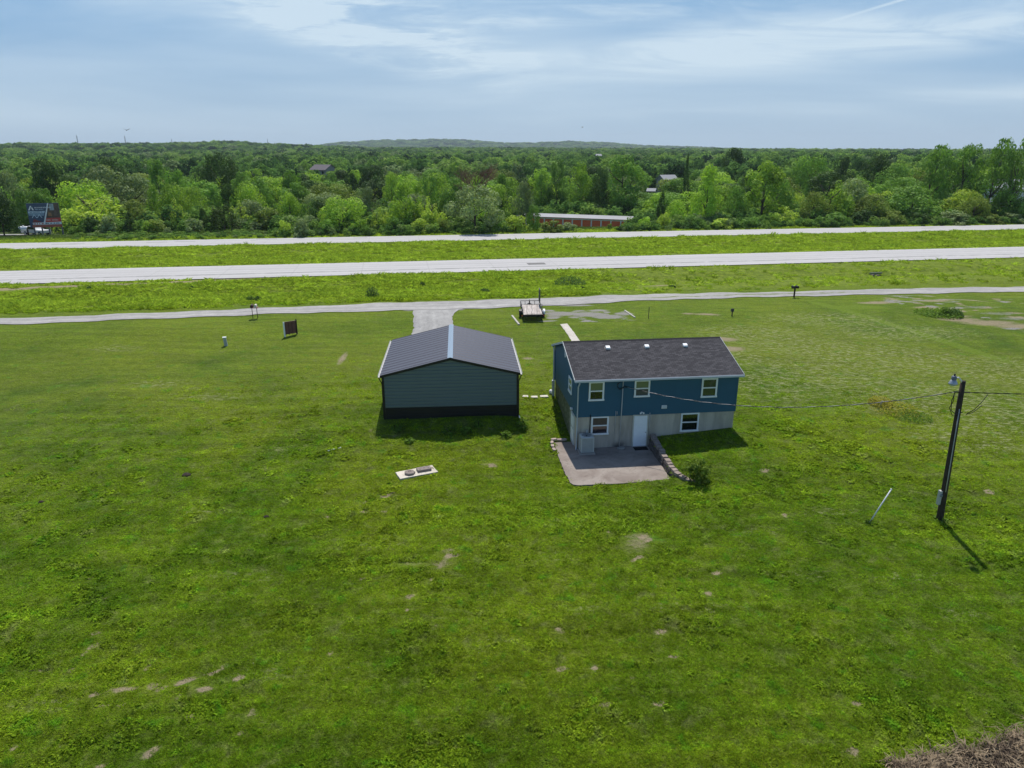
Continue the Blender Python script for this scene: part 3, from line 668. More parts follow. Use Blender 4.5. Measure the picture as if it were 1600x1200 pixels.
# roof vents, white box vents near the ridge
for vx in (2.5, 5.03, 7.55):
    b = MB(); y0 = HD / 2 - .95; zz = ZR + .05 - sl * .95
    f = lambda y: ZR + .05 - sl * (HD / 2 - y)
    b.add([(vx - .2, y0 - .18, f(y0 - .18) + .012), (vx + .2, y0 - .18, f(y0 - .18) + .012), (vx + .2, y0 + .2, f(y0 + .2) + .012), (vx - .2, y0 + .2, f(y0 + .2) + .012)], [(0, 1, 2, 3)])
    vo_ = b.build('roof_vent', BLACK, roof_o)
    b = MB(); b.prism([(vx - .14, y0 - .13), (vx + .14, y0 - .13), (vx + .14, y0 + .13), (vx - .14, y0 + .13)], lambda x, y: f(y) + .03, lambda x, y: f(y) + .15); b.build('vent_hood', WHITE, roof_o, bevel=.02)
def window(parent, x0, x1, z0, z1, up, lo, wall='back', grid=False):
    """sash window on the back wall (local x) or on the left gable wall (local y)"""
    T = (lambda a, o, z: (a, -o, z)) if wall == 'back' else (lambda a, o, z: (-o, HD * 0 + a, z))
    def bx(a0, a1, o0, o1, zz0, zz1):
        b = MB(); p = [T(a, o, z) for z in (zz0, zz1) for a, o in ((a0, o0), (a1, o0), (a1, o1), (a0, o1))]
        b.add(p, [(3, 2, 1, 0), (4, 5, 6, 7), (0, 1, 5, 4), (1, 2, 6, 5), (2, 3, 7, 6), (3, 0, 4, 7)]); return b
    fw = .10; base = .03 if z0 > 2.2 else -.028
    fr = MB()
    for q in (bx(x0, x1, base, base + .05, z1 - fw, z1), bx(x0 - .02, x1 + .02, base, base + .075, z0, z0 + fw), bx(x0, x0 + fw, base, base + .05, z0 + fw, z1 - fw), bx(x1 - fw, x1, base, base + .05, z0 + fw, z1 - fw), bx(x0 + fw, x1 - fw, base, base + .042, (z0 + z1) / 2 - .035, (z0 + z1) / 2 + .035)): fr.add(q.v, q.f)
    fo = fr.build('window', WHITE, parent)
    zm = (z0 + z1) / 2
    bx(x0 + fw, x1 - fw, base - .004, base + .014, zm + .035, z1 - fw).build('pane', up, fo)
    bx(x0 + fw, x1 - fw, base - .006, base + .008, z0 + fw, zm - .035).build('pane', lo, fo)
    if grid:
        g = MB()
        for k in (1, 2):
            q = bx(x0 + fw + k * (x1 - x0 - 2 * fw) / 3 - .008, x0 + fw + k * (x1 - x0 - 2 * fw) / 3 + .008, base + .009, base + .014, z0 + fw, zm - .035); g.add(q.v, q.f)
        q = bx(x0 + fw, x1 - fw, base + .010, base + .016, (z0 + fw + zm) / 2 - .008, (z0 + fw + zm) / 2 + .008); g.add(q.v, q.f)
        g.build('glazing_bar', pbsdf('dark_bars', (.05, .045, .03)), fo)
window(house, .70, 1.64, 3.14, 4.36, PANE_REFLECT, PANE_DARK, grid=True)
window(house, 3.50, 4.46, 3.27, 4.36, PANE_REFLECT, SCREEN)
window(house, 7.70, 8.70, 3.08, 4.32, PANE, PANE)
window(house, .93, 2.02, .90, 2.10, BRONZE, PANE_DARK)
window(house, 6.57, 7.74, .86, 2.09, PANE_DARK, PANE_DARK)
window(house, 1.40, 2.35, 3.05, 4.05, PANE_REFLECT, PANE, 'left')
# basement door
DOORM = pbsdf('white_painted_steel', (.84, .86, .90), .4, vary=.04)
d = MB(); d.box(3.60, 4.42, -.05, -.012, .06, 2.04); door = d.build('door', DOORM, house)
d = MB()
for z0, z1 in ((.2, .85), (1.0, 1.35), (1.5, 1.92)):
    for x0, x1 in ((3.70, 3.97), (4.05, 4.32)): d.box(x0, x1, -.058, -.049, z0, z1)
split(d, 'door_panel', DOORM, door)
d = MB(); d.lathe([(.01, 0), (.03, .005), (.03, .03), (.012, .035), (.035, .06), (.02, .09)], 12, (4.34, -.05, .98), 'y'); d.v = [(x, -.10 - (y + .05), z) for x, y, z in d.v]; d.build('handle', STEEL, door, True)
d = MB(); d.box(3.52, 3.598, -.055, .028, .02, 2.12); d.box(4.422, 4.50, -.055, .028, .02, 2.12); d.box(3.598, 4.422, -.055, .028, 2.05, 2.12); d.build('door_frame', pbsdf('aged_cream_trim', (.52, .51, .46), .6), house)
d = MB(); d.box(3.50, 4.52, -.14, -.02, .03, .058); d.build('door_sill', STEEL, house)
# side basement door on the gable wall
d = MB(); d.box(-.04, .028, .55, 1.50, .05, 1.98); sd_ = d.build('door', pbsdf('pale_door', (.60, .62, .60), .5), house)
d = MB(); d.box(-.05, -.041, .65, 1.40, 1.2, 1.85); d.box(-.05, -.041, .65, 1.40, .25, 1.0); split(d, 'door_panel', WHITE, sd_)
# lights, vents, conduits
def flood(px, pz, wall='back'):
    b = MB(); b.lathe([(.05, 0), (.05, .03)], 12, (0, 0, 0), 'y')
    for s in (-1, 1): b.lathe([(.03, 0), (.06, .12), (.055, .13)], 12, (s * .09, 0, -.02), 'y'); b.bar((0, .02, 0), (s * .09, .03, -.01), .03)
    if wall == 'back': b.v = [(px + x, -.04 - y, pz + z) for x, y, z in b.v]
    else: b.v = [(-.04 - y, px + x, pz + z) for x, y, z in b.v]
    b.build('flood_light', WHITE, house)
flood(4.04, 2.27); flood(1.05, 2.30, 'left')
b = MB(); b.box(5.27, 5.60, -.075, -.026, 2.46, 2.67); vb = b.build('wall_vent', WHITE, house, bevel=.01)
b = MB()
for k in range(3): b.box(5.30, 5.57, -.092, -.0752, 2.49 + k * .058, 2.52 + k * .058)
b.build('louver', TRIMB, vb)
b = MB(); b.tube([(.0, 0, -.25), (0, 0, .25)], .01); 
ov = MB(); n = 28; ring = [(math.cos(2 * math.pi * k / n), math.sin(2 * math.pi * k / n)) for k in range(n)]
ov.add([(-.022, HD / 2 + a * .20, 5.08 + c * .29) for a, c in ring] + [(-.055, HD / 2 + a * .20, 5.08 + c * .29) for a, c in ring], [tuple(range(n, 2 * n))[::-1]] + [(i, (i + 1) % n, n + (i + 1) % n, n + i) for i in range(n)])
gv = ov.build('gable_vent', WHITE, house)
lv = MB()
for k in range(7): lv.box(-.066, -.0555, HD / 2 - .13, HD / 2 + .13, 4.90 + k * .055, 4.925 + k * .055)
lv.build('louver', TRIMB, gv)
GREYP = pbsdf('grey_conduit', (.45, .45, .44), .5)
ms = MB(); ms.tube([(2.78, -.09, 4.42), (2.76, -.09, 2.2), (2.72, -.09, .12)], .032, 8); mast = ms.build('service_mast', GREYP, house, True)
ms = MB(); ms.lathe([(.05, 0), (.075, .04), (.075, .10), (.04, .15)], 12, (2.78, -.09, 4.36)); ms.build('weatherhead', GREYP, mast)
ms = MB()
for k, (a, r_) in enumerate(((0, .20), (.6, .16), (1.2, .22))):
    ms.tube([(2.78, -.10, 4.34), (2.62, -.16, 4.36 - .02 * k), (2.45 - .04 * k, -.22, 4.22), (2.40 + .03 * k, -.2, 4.05 - .05 * k), (2.55, -.17, 3.90 - .04 * k), (2.72 + .05 * k, -.15, 3.94), (2.86, -.13, 4.06 - .06 * k), (3.02, -.12, 3.95)], .012, 5)
ms.build('drip_loop', BLACK, mast, True)
cd = MB(); cd.tube([(4.56, -.06, 2.22), (4.58, -.06, .75)], .028, 8); cd.build('conduit', GREYP, house, True)
cd = MB(); cd.tube([(2.42, -.05, 2.42), (2.42, -.05, 1.0)], .016, 6); cd.tube([(2.50, -.05, 2.40), (2.50, -.05, 2.2)], .02, 6); split(cd, 'conduit', GREYP, house, True)
cd = MB(); cd.tube([(.86, -.05, 2.25), (.84, -.06, 1.5), (.82, -.10, 1.1), (.75, -.3, .7)], .028, 6); cd.build('refrigerant_line', BLACK, house, True)
cd = MB(); cd.box(.62, .74, -.09, -.0, 1.05, 1.27); cd.build('disconnect_box', GREYP, house)
# rubble at the foot of the wall
rub = pbsdf('grey_stone', (.30, .29, .27), .9, vary=.3, nscale=8)
def stone(loc, sx, sy, sz, rz, mat, name, label, cat, group=None, seed=0, parent=None):
    r = random.Random(seed); b = MB(); n = 9
    ang = sorted(r.uniform(0, .35) + 2 * math.pi * k / n for k in range(n)); rad = [r.uniform(.8, 1.08) for _ in range(n)]
    rect = lambda a: 1 / max(abs(math.cos(a)), abs(math.sin(a))) ** .75
    prof = [(-.5, .92), (-.36, 1.0), (.36, 1.0), (.5, .88)]
    for h, k in prof:
        for a, q in zip(ang, rad): b.v.append((math.cos(a) * q * rect(a) * k * sx / 2, math.sin(a) * q * rect(a) * k * sy / 2, (h + .5) * sz + r.uniform(-.02, .02) * sz))
    for i in range(3):
        for k in range(n): b.f.append((i * n + k, i * n + (k + 1) % n, (i + 1) * n + (k + 1) % n, (i + 1) * n + k))
    b.f.append(tuple(range(n - 1, -1, -1))); b.f.append(tuple(range(3 * n, 4 * n)))
    o = b.build(name, mat, parent); o.location = loc; o.rotation_euler = (0, 0, rz)
    if label: tag(o, label, cat, group)
    return o
def hloc(x, y):
    c, s = math.cos(HYAW), math.sin(HYAW); return 3.9 + x * c - y * s, 40.25 + x * s + y * c
p = hloc(2.75, -.30); stone((p[0], p[1], .03), .55, .32, .10, .2, rub, 'stone', 'flat grey stone lying at the foot of the conduit pipe on the patio', 'stone', seed=4)

# patio slab
def slab_mat(name, a, b_):
    m = bpy.data.materials.new(name); m.use_nodes = True; t = NT(m.node_tree); b = t.n['Principled BSDF']
    P = t.new('ShaderNodeTexCoord').outputs['Object']; n1 = t.noise(P, .55, 5, .6, .6); n2 = t.noise(P, 3, 5, .65); n3 = t.noise(P, 26, 4, .7)
    c = t.mix(t.ramp(n1, .32, .68), a, b_); c = t.mix(t.ramp(n2, .52, .75, 0, .45), c, (a[0] * .6, a[1] * .55, a[2] * .5))
    c = t.mix(t.ramp(n3, .62, .8, 0, .35), c, (.12, .10, .09))
    mr = t.noise(t.mapping(P, loc=(-.1, 0, 0)), .9, 3, .5, 1.2); c = t.mix(t.ramp(t.math('ABSOLUTE', t.math('SUBTRACT', mr, .5)), .008, .002, 0, .5), c, (.14, .12, .10))
    t.link(c, b.inputs['Base Color']); b.inputs['Roughness'].default_value = .88; t.link(t.bump(n3, .2, .01), b.inputs['Normal']); return m
PATM = slab_mat('stained_patio_concrete', (.205, .165, .140), (.305, .262, .228))
def densify(poly, step=.25, jag=.0):
    out = []
    for i in range(len(poly)):
        a, b = poly[i], poly[(i + 1) % len(poly)]; n = max(1, int(math.hypot(b[0] - a[0], b[1] - a[1]) / step))
        out += [(a[0] + (b[0] - a[0]) * k / n + random.uniform(-jag, jag), a[1] + (b[1] - a[1]) * k / n + random.uniform(-jag, jag)) for k in range(n)]
    return out
pb = MB(); pb.prism(densify(PATIO, .2, .02), -.15, .03); tag(pb.build('patio', PATM), kind='structure')
# door mat
b = MB(); b.box(-.42, .42, -.24, .24, 0, .015); b.box(-.38, .38, -.20, .20, .0152, .020); mt = b.build('door_mat', pbsdf('black_rubber', (.010, .010, .011), .95, bump=.5, bscale=60)); p = hloc(4.0, -.42); mt.location = (p[0], p[1], .031); mt.rotation_euler = (0, 0, HYAW)
tag(mt, 'black door mat on the patio in front of the white basement door', 'door mat')
# air conditioner
acm = pbsdf('grey_beige_enamel', (.48, .50, .48), .5, vary=.06)
p = hloc(.55, -.52); ac = empty('air_conditioner', (p[0], p[1], .03), HYAW, 'grey outdoor air conditioning unit standing at the corner of the patio', 'air conditioner')
b = MB(); b.box(-.48, .48, -.46, .46, 0, .09); b.build('pad', pbsdf('pad_concrete', (.33, .31, .29)), ac)
b = MB(); w = .40; b.box(-w, w, -w, w, .13, .16); b.box(-w, w, -w, w, 1.02, 1.06)
for sx in (-1, 1):
    for sy in (-1, 1): b.box(min(sx * w, sx * (w - .06)), max(sx * w, sx * (w - .06)), min(sy * w, sy * (w - .06)), max(sy * w, sy * (w - .06)), .16, 1.02)
nn = 26
for k in range(nn):
    z = .18 + k * .84 / nn
    for s in (-1, 1): b.box(-w + .06, w - .06, s * w - .006 if s > 0 else -w, s * w if s > 0 else -w + .006, z, z + .021); b.box(w - .006 if s > 0 else -w, w if s > 0 else -w + .006, -w + .06, w - .06, z, z + .021)
b.build('cabinet', acm, ac)
b = MB(); b.box(-w + .02, w - .02, -w + .02, w - .02, .10, 1.0); b.build('coil', pbsdf('grey_coil', (.15, .155, .155)), ac)
b = MB(); n = 28; sq = []; ci = []
for k in range(n):
    a = 2 * math.pi * k / n; m_ = max(abs(math.cos(a)), abs(math.sin(a))); sq.append((w * math.cos(a) / m_, w * math.sin(a) / m_, 1.061)); ci.append((.30 * math.cos(a), .30 * math.sin(a), 1.10))
b.add(sq + ci + [(x, y, 1.0) for x, y, _ in ci], [(i, (i + 1) % n, n + (i + 1) % n, n + i) for i in range(n)] + [(n + i, n + (i + 1) % n, 2 * n + (i + 1) % n, 2 * n + i) for i in range(n)]); b.build('top_cover', acm, ac)
b = MB(); b.lathe([(.295, 0), (.295, .01)], 28, (0, 0, 1.002)); b.build('fan_well', BLACK, ac)
b = MB(); b.lathe([(.05, 0), (.05, .05)], 12, (0, 0, 1.02))
for k in range(4):
    a = k * math.pi / 2; c, s = math.cos(a), math.sin(a); b.add([(.04 * c, .04 * s, 1.06), (.27 * c - .08 * s, .27 * s + .08 * c, 1.05), (.27 * c + .08 * s, .27 * s - .08 * c, 1.03)], [(0, 1, 2)])
b.build('fan', pbsdf('fan_grey', (.05, .05, .05)), ac)
b = MB()
for r_ in (.10, .16, .22, .28):
    b.tube([(r_ * math.cos(2 * math.pi * k / 24), r_ * math.sin(2 * math.pi * k / 24), 1.10) for k in range(25)], .004, 4)
for k in range(6): b.tube([(0, 0, 1.105), (.30 * math.cos(k * math.pi / 3), .30 * math.sin(k * math.pi / 3), 1.10)], .004, 4)
b.build('fan_guard', BLACK, ac)

# stone retaining wall along the patio
STN = pbsdf('tan_wall_block', (.27, .22, .19), .9, vary=.28, nscale=5, bump=.4, bscale=12)
path = np.array([(8.45, 40.85), (8.64, 38.95), (8.82, 37.2), (9.10, 36.0), (9.5, 35.5), (10.15, 35.25)]); sl_ = np.r_[0, np.cumsum(np.hypot(*np.diff(path, axis=0).T))]
rw = empty('retaining_wall', (path[0][0], path[0][1], 0), 0, 'low dry stacked block retaining wall curving along the right edge of the patio', 'retaining wall')
def pw(s): return np.array([np.interp(s, sl_, path[:, 0]), np.interp(s, sl_, path[:, 1])])
hts = lambda s: float(np.interp(s, [0, 1.5, 3.5, 5, 6.2], [.86, .72, .52, .40, .16]))
s = .15; body = MB(); k = 0
caps = []
while s < sl_[-1] - .1:
    L = random.uniform(.28, .44); a, c = pw(s), pw(min(s + L, sl_[-1])); t_ = (c - a) / np.linalg.norm(c - a); n_ = np.array([t_[1], -t_[0]]) * -1
    mid = (a + c) / 2; ht = hts(s + L / 2); nl = max(1, int(round(ht / .14)))
    ang = math.atan2(t_[1], t_[0])
    for q in range(nl):
        z0 = -.05 + q * ht / nl; off = random.uniform(-.03, .03); jl = random.uniform(-.06, .06)
        cc, ss = math.cos(ang), math.sin(ang); hl = L / 2 - .012; hw = .15
        nrm = np.array([-ss, cc]); nrm = nrm if nrm[0] > 0 else -nrm
        o = mid + t_ * jl + nrm * (.12 + .02 * q + off); z1 = z0 + ht / nl + (.05 if q == nl - 1 else -.008)
        poly = [(o[0] + cc * x - ss * y, o[1] + ss * x + cc * y) for x, y in ((-hl, -hw), (-hl + .04, -hw - .015), (hl - .03, -hw - .01), (hl, -hw), (hl, hw), (-hl, hw))]
        (caps if q == nl - 1 else [None]).append((poly, z0, z1)) if q == nl - 1 else body.prism([(x - path[0][0], y - path[0][1]) for x, y in poly], z0, z1)
    s += L + .01
body.build('wall_course', pbsdf('dark_wall_block', (.12, .10, .09), .95, vary=.3, nscale=6, bump=.5, bscale=12), rw, bevel=.012)
for poly, z0, z1 in caps:
    b = MB(); b.prism([(x - path[0][0], y - path[0][1]) for x, y in poly], z0, z1); b.build('cap_stone', STN, rw, bevel=.015)
# loose edging blocks at the left corner of the patio
ED = pbsdf('pinkish_paver', (.42, .33, .30), .9, vary=.15)
for k, (x, y, rz, lab) in enumerate([(2.62, 41.42, .3, 'pale edging block farthest up the left edge of the patio, beside the grass bank'), (2.50, 41.0, 1.4, 'pinkish edging block second down the left edge of the patio'), (2.52, 40.55, 1.5, 'pinkish edging block in the middle of the left patio edge row'), (2.58, 40.1, 1.7, 'pinkish edging block nearest the camera in the left patio edge row'), (3.15, 41.48, .1, 'long pale block bridging the patio corner and the house wall')]):
    stone((x, y, gz(x, y) - .01), .42 if k < 4 else .75, .22, .13, rz, ED, 'edging_block', lab, 'edging block', 'edging blocks along the patio', seed=30 + k)

# ------------------------------------------------------------------ the metal garage
def rib_mat(name, col, rough=.35, metal=.0): return pbsdf(name, col, rough, metal, vary=.05, nscale=.8, spec=.4)
GW, GL, GZ0, GE, GR_ = 8.62, 8.75, 1.03, 3.92, 4.97; GYAW = R(4.2)
garage = empty('metal_garage', (-8.22, 42.95, 0), GYAW, 'dark slate metal garage with a shallow gable roof and black base band', 'garage')
SLATE = rib_mat('slate_panel', (.132, .172, .182)); BAND = rib_mat('black_panel', (.010, .009, .011), .4); ROOFM = rib_mat('charcoal_roof_panel', (.070, .070, .092), .42)
def ribbed(p0, ux, length, z0, zt, nrm, pitch=.229, h=.045, zstart=None):
    """ribs running horizontally along a wall; zt(l) is the wall top"""
    b = MB(); z = z0
    ls = np.linspace(0, length, 121)
    zmax = max(zt(l) for l in ls)
    prof = [(0, 0), (.05, 0), (.058, h), (.165, h), (.19, 0), (pitch, 0)]
    while z < zmax - .01:
        for (a0, o0), (a1, o1) in zip(prof[:-1], prof[1:]):
            za, zb = z + a0, z + a1
            if za >= zmax: break
            ok = [l for l in ls if zt(l) >= za - 1e-6]; ok2 = [l for l in ls if zt(l) >= min(zb, zmax) - 1e-6]
            if not ok or not ok2: break
            P = lambda l, zz, o: (p0[0] + ux[0] * l + nrm[0] * o, p0[1] + ux[1] * l + nrm[1] * o, zz)
            b.add([P(ok[0], za, o0), P(ok[-1], za, o0), P(ok2[-1], min(zb, zmax), o1), P(ok2[0], min(zb, zmax), o1)], [(0, 1, 2, 3)])
        z += pitch
    return b
gg = lambda l: GE - .03 + (GR_ - GE) * (1 - abs(l - GW / 2) / (GW / 2))
b = MB(); b.add([(0.01, .01, GZ0), (GW - .01, .01, GZ0), (GW - .01, GL - .01, GZ0), (.01, GL - .01, GZ0), (.01, .01, GE - .05), (GW - .01, .01, GE - .05), (GW - .01, GL - .01, GE - .05), (.01, GL - .01, GE - .05), (GW / 2, .01, GR_ - .05), (GW / 2, GL - .01, GR_ - .05)],
    [(3, 2, 1, 0), (0, 1, 5, 8, 4), (1, 2, 6, 5), (2, 3, 7, 9, 6), (3, 0, 4, 7)])
for q in (ribbed((0, 0), (1, 0), GW, 1.70, gg, (0, -1)), ribbed((GW, GL), (-1, 0), GW, 1.70, gg, (0, 1)), ribbed((0, GL), (0, -1), GL, 1.70, lambda l: GE - .03, (-1, 0)), ribbed((GW, 0), (0, 1), GL, 1.70, lambda l: GE - .03, (1, 0))): b.add(q.v, q.f)
b.build('wall', SLATE, garage)
b = MB()
zt = lambda l: 1.72
for q in (ribbed((0, 0), (1, 0), GW, GZ0 - .229, zt, (0, -1), h=.026), ribbed((GW, GL), (-1, 0), GW, GZ0 - .229, zt, (0, 1), h=.026), ribbed((0, GL), (0, -1), GL, GZ0 - .229, zt, (-1, 0), h=.026), ribbed((GW, 0), (0, 1), GL, GZ0 - .229, zt, (1, 0), h=.026)): b.add(q.v, q.f)
b.build('base_band', BAND, garage)
b = MB()
for x, y in ((-.06, -.06), (GW - .08, -.06), (-.06, GL - .08), (GW - .08, GL - .08)): b.box(x, x + .14, y, y + .14, GZ0 - .25, GE - .02)
split(b, 'corner_trim', BAND, garage)
b = MB(); b.box(.005, GW - .005, .005, GL - .005, -.3, GZ0 - .003); b.build('slab', pbsdf('slab_concrete', (.24, .23, .22), .9, vary=.15), garage)
# ribbed roof: ribs run along the eaves (horizontal panels)
gs = (GR_ - GE) / (GW / 2); ov_ = .16
def groof(side):
    """sheet whose ribs run from the ridge down to the eave"""
    b = MB(); prof = []; y = -.12
    while y < GL + .12:
        for a, o in ((0, 0), (.27, 0), (.33, .035), (.47, .035), (.53, 0)):
            if y + a < GL + .12: prof.append((y + a, o))
        y += .61
    prof.append((GL + .12, 0)); vs = []
    s = GW / 2 + ov_
    for y, o in prof:
        vs += [(GW / 2, y, GR_ + .03 + o), (GW / 2 + side * s, y, GR_ + .03 - gs * s + o)]
    fs = [((2 * i, 2 * i + 1, 2 * i + 3, 2 * i + 2) if side < 0 else (2 * i + 2, 2 * i + 3, 2 * i + 1, 2 * i)) for i in range(len(prof) - 1)]
    b.add(vs, fs); return b
q = groof(-1); q2 = groof(1); q.add(q2.v, q2.f); groof_o = q.build('roof', ROOFM, garage)
b = MB()
for s in (-1, 1):
    xe = GW / 2 + s * (GW / 2 + ov_)
    for y in (-.13, GL + .105):
        b.add([(GW / 2, y, GR_ + .045), (GW / 2, y + .025, GR_ + .045), (xe, y + .025, GR_ + .045 - gs * (GW / 2 + ov_)), (xe, y, GR_ + .045 - gs * (GW / 2 + ov_)), (GW / 2, y, GR_ - .12), (GW / 2, y + .025, GR_ - .12), (xe, y + .025, GR_ - .12 - gs * (GW / 2 + ov_)), (xe, y, GR_ - .12 - gs * (GW / 2 + ov_))], [(0, 1, 2, 3), (7, 6, 5, 4), (0, 3, 7, 4), (1, 5, 6, 2), (3, 2, 6, 7), (0, 4, 5, 1)])
split(b, 'rake_trim', BAND, garage)
CAPM = pbsdf('pale_blue_ridge_metal', (.30, .37, .45), .3, .3, vary=.05)
b = MB(); w = .17
for s in (-1, 1): b.add([(GW / 2, -.14, GR_ + .075), (GW / 2, GL + .14, GR_ + .075), (GW / 2 + s * w, GL + .14, GR_ + .072 - gs * w), (GW / 2 + s * w, -.14, GR_ + .072 - gs * w), (GW / 2 + s * w, GL + .14, GR_ + .04 - gs * w), (GW / 2 + s * w, -.14, GR_ + .04 - gs * w)], [(0, 1, 2, 3), (3, 2, 4, 5)])
b.build('ridge_cap', CAPM, garage)
b = MB()
for s in (-1, 1):
    xe = GW / 2 + s * (GW / 2 + ov_ + .015); ze_ = GR_ + .03 - gs * (GW / 2 + ov_)
    x0, x1 = sorted((xe, xe + s * .11)); b.box(x0, x1, -.1, GL + .1, ze_ - .11, ze_ - .095); xo = xe + s * .11
    b.box(min(xo, xo - s * .014), max(xo, xo - s * .014), -.1, GL + .1, ze_ - .094, ze_ + .012)
split(b, 'gutter', pbsdf('white_gutter', (.55, .55, .54), .35), garage)
b = MB()
for s in (-1, 1):
    xe = GW / 2 + s * (GW / 2 + ov_ + .06); xw = GW / 2 + s * (GW / 2 + .06); ze_ = GR_ - gs * (GW / 2 + ov_)
    b.tube([(xe, .0, ze_ - .1), (xe, .0, ze_ - .18), (xw, .03, ze_ - .55), (xw, .03, 1.0)], .035, 6)
split(b, 'downspout', BAND, garage)
dp = MB(); dp.tube([(GW + .09, -.02, .95), (GW + .14, -.5, .62), (GW + .25, -1.2, .28), (GW + .30, -1.35, .22)], .04, 8); dp.build('drain_hose', WHITE, garage, True)
# front garage door, facing the drive
b = MB(); b.box(1.6, 4.1, GL + .03, GL + .06, GZ0, GZ0 + 2.3); b.box(4.6, 7.1, GL + .03, GL + .06, GZ0, GZ0 + 2.3); split(b, 'garage_door', WHITE, garage)

# ------------------------------------------------------------------ yard furniture
WOODP = pbsdf('weathered_dark_pole', (.050, .036, .027), .9, vary=.35, nscale=3, bump=.6, bscale=14)
px0, py0, _ = at(1468, 812); pz0 = gz(px0, py0); PH = 7.25
lean = (-.26, 0)
pole = empty('utility_pole', (px0, py0, pz0), 0, 'tall dark wooden utility pole with a lamp and service wires on the right lawn', 'utility pole')
pt = lambda h: (lean[0] * h / PH, lean[1] * h / PH, h)
b = MB(); b.tube([pt(h) for h in (-.3, .1, 1.5, 3, 4.5, 6, PH)], [.165, .16, .15, .14, .13, .12, .11], 14); b.build('shaft', WOODP, pole, True)
b = MB(); b.box(-.30, -.17, -.08, .10, .85, 1.60); mbx = b.build('meter_box', GREYP, pole, bevel=.01)
b = MB(); b.lathe([(.07, 0), (.07, .05), (.05, .08)], 16, (-.235, -.08, 1.38), 'y'); b.v = [(x, -.08 - (y + .08), z) for x, y, z in b.v]; b.build('meter_dial', pbsdf('meter_glass', (.2, .22, .24), .1), mbx)
b = MB(); b.tube([(pt(h)[0] - .03, -.155 + .006 * h, h) for h in (1.6, 3.0, 4.5, 5.9)], .022, 6); b.build('conduit', GREYP, pole, True)
lt = pt(PH - .25)
b = MB(); b.tube([(lt[0], lt[1], lt[2]), (lt[0] - .15, -.05, lt[2] + .30), (lt[0] - .32, -.10, lt[2] + .45), (lt[0] - .48, -.12, lt[2] + .42)], .03, 8); arm = b.build('lamp_arm', pbsdf('white_enamel', (.8, .8, .8), .3), pole, True)
b = MB(); lc = (lt[0] - .55, -.13, lt[2] + .12); b.lathe([(.20, .02), (.195, .06), (.14, .17), (.09, .24)], 24, lc); lamp = b.build('lamp_head', STEEL, pole, True)
b = MB(); b.lathe([(.10, .24), (.11, .27), (.11, .38), (.07, .42)], 20, lc); b.build('ballast_housing', pbsdf('bluish_grey', (.16, .17, .22), .5), lamp, True)
b = MB(); b.lathe([(.035, .42), (.04, .44), (.04, .50), (.02, .52)], 12, lc); b.build('photocell', BLACK, lamp, True)
b = MB(); b.lathe([(.17, .05), (.13, -.04), (.05, -.08)], 20, lc); b.build('lens', pbsdf('frosted_lens', (.55, .58, .6), .15), lamp, True)
b = MB()
T = pt(PH - .55)
for pts in ([(-.02, -.1, T[2] - .95), (-.40, -.12, T[2] - 1.05), (-.62, -.1, T[2] - .85), (-.68, -.1, T[2] - .40), (-.60, -.1, T[2] + .02)], [(-.1, -.1, T[2] - 1.0), (-.52, -.12, T[2] - 1.12), (-.72, -.1, T[2] - .75), (-.60, -.1, T[2] - .45), (-.62, -.1, T[2] + .0)],
            [(.2, -.05, T[2] - 1.05), (.45, -.1, T[2] - .85), (.75, -.1, T[2] - .45), (.95, -.1, T[2] - .08)], [(.15, -.05, T[2] - 1.1), (.4, -.1, T[2] - 1.0), (.8, -.1, T[2] - .62)]):
    b.tube(pts, .017, 5)
b.build('wire_loops', BLACK, pole, True)
b = MB(); b.tube([(T[0], 0, T[2]), (T[0] - .35, -.03, T[2] + .02)], .035, 6); b.tube([(T[0], 0, T[2]), (T[0] + .4, 0, T[2] - .02)], .03, 6); b.build('wire_clamp', BLACK, pole)
# service drop to the house: a triplex cable (bare neutral and two black legs twisted together)
def cable(name, A, B, sag, strands, label, pitch=1.1, n=150, rad=.016):
    A, B = Vector(A), Vector(B); root = empty(name, A, 0, label, 'power cable')
    for mat, ph, nm, r in strands:
        pts = []
        for i in range(n + 1):
            f = i / n; p = A.lerp(B, f); p.z -= sag * 4 * f * (1 - f); a = 2 * math.pi * f * (B - A).length / pitch + ph
            d = (B - A).normalized(); u = d.cross(Vector((0, 0, 1))).normalized(); p += (u * math.cos(a) + Vector((0, 0, 1)) * math.sin(a)) * rad
            pts.append(p - A)
        b = MB(); b.tube(pts, r, 5); b.build(nm, mat, root, True)
    return root
NEUT = pbsdf('bare_aluminium', (.40, .40, .42), .5, .3)
hx, hy = hloc(2.98, -.12)
topw = (px0 + T[0] - .35, py0 - .03, pz0 + T[2] + .02)
cable('service_cable', topw, (hx, hy, 3.98), 1.02, [(BLACK, 0, 'black_strand', .010), (BLACK, 2.1, 'black_strand', .010), (NEUT, 4.2, 'bare_strand', .010)], 'twisted black and silver service cable sagging from the pole to the house wall')
cable('service_cable', (px0 + T[0] + .4, py0, pz0 + T[2] - .02), (px0 + 42, py0 + 6, pz0 + 7.2), 1.0, [(BLACK, 0, 'black_strand', .014), (BLACK, 3.1, 'black_strand', .014)], 'dark cable running from the pole out of the right edge of the picture')
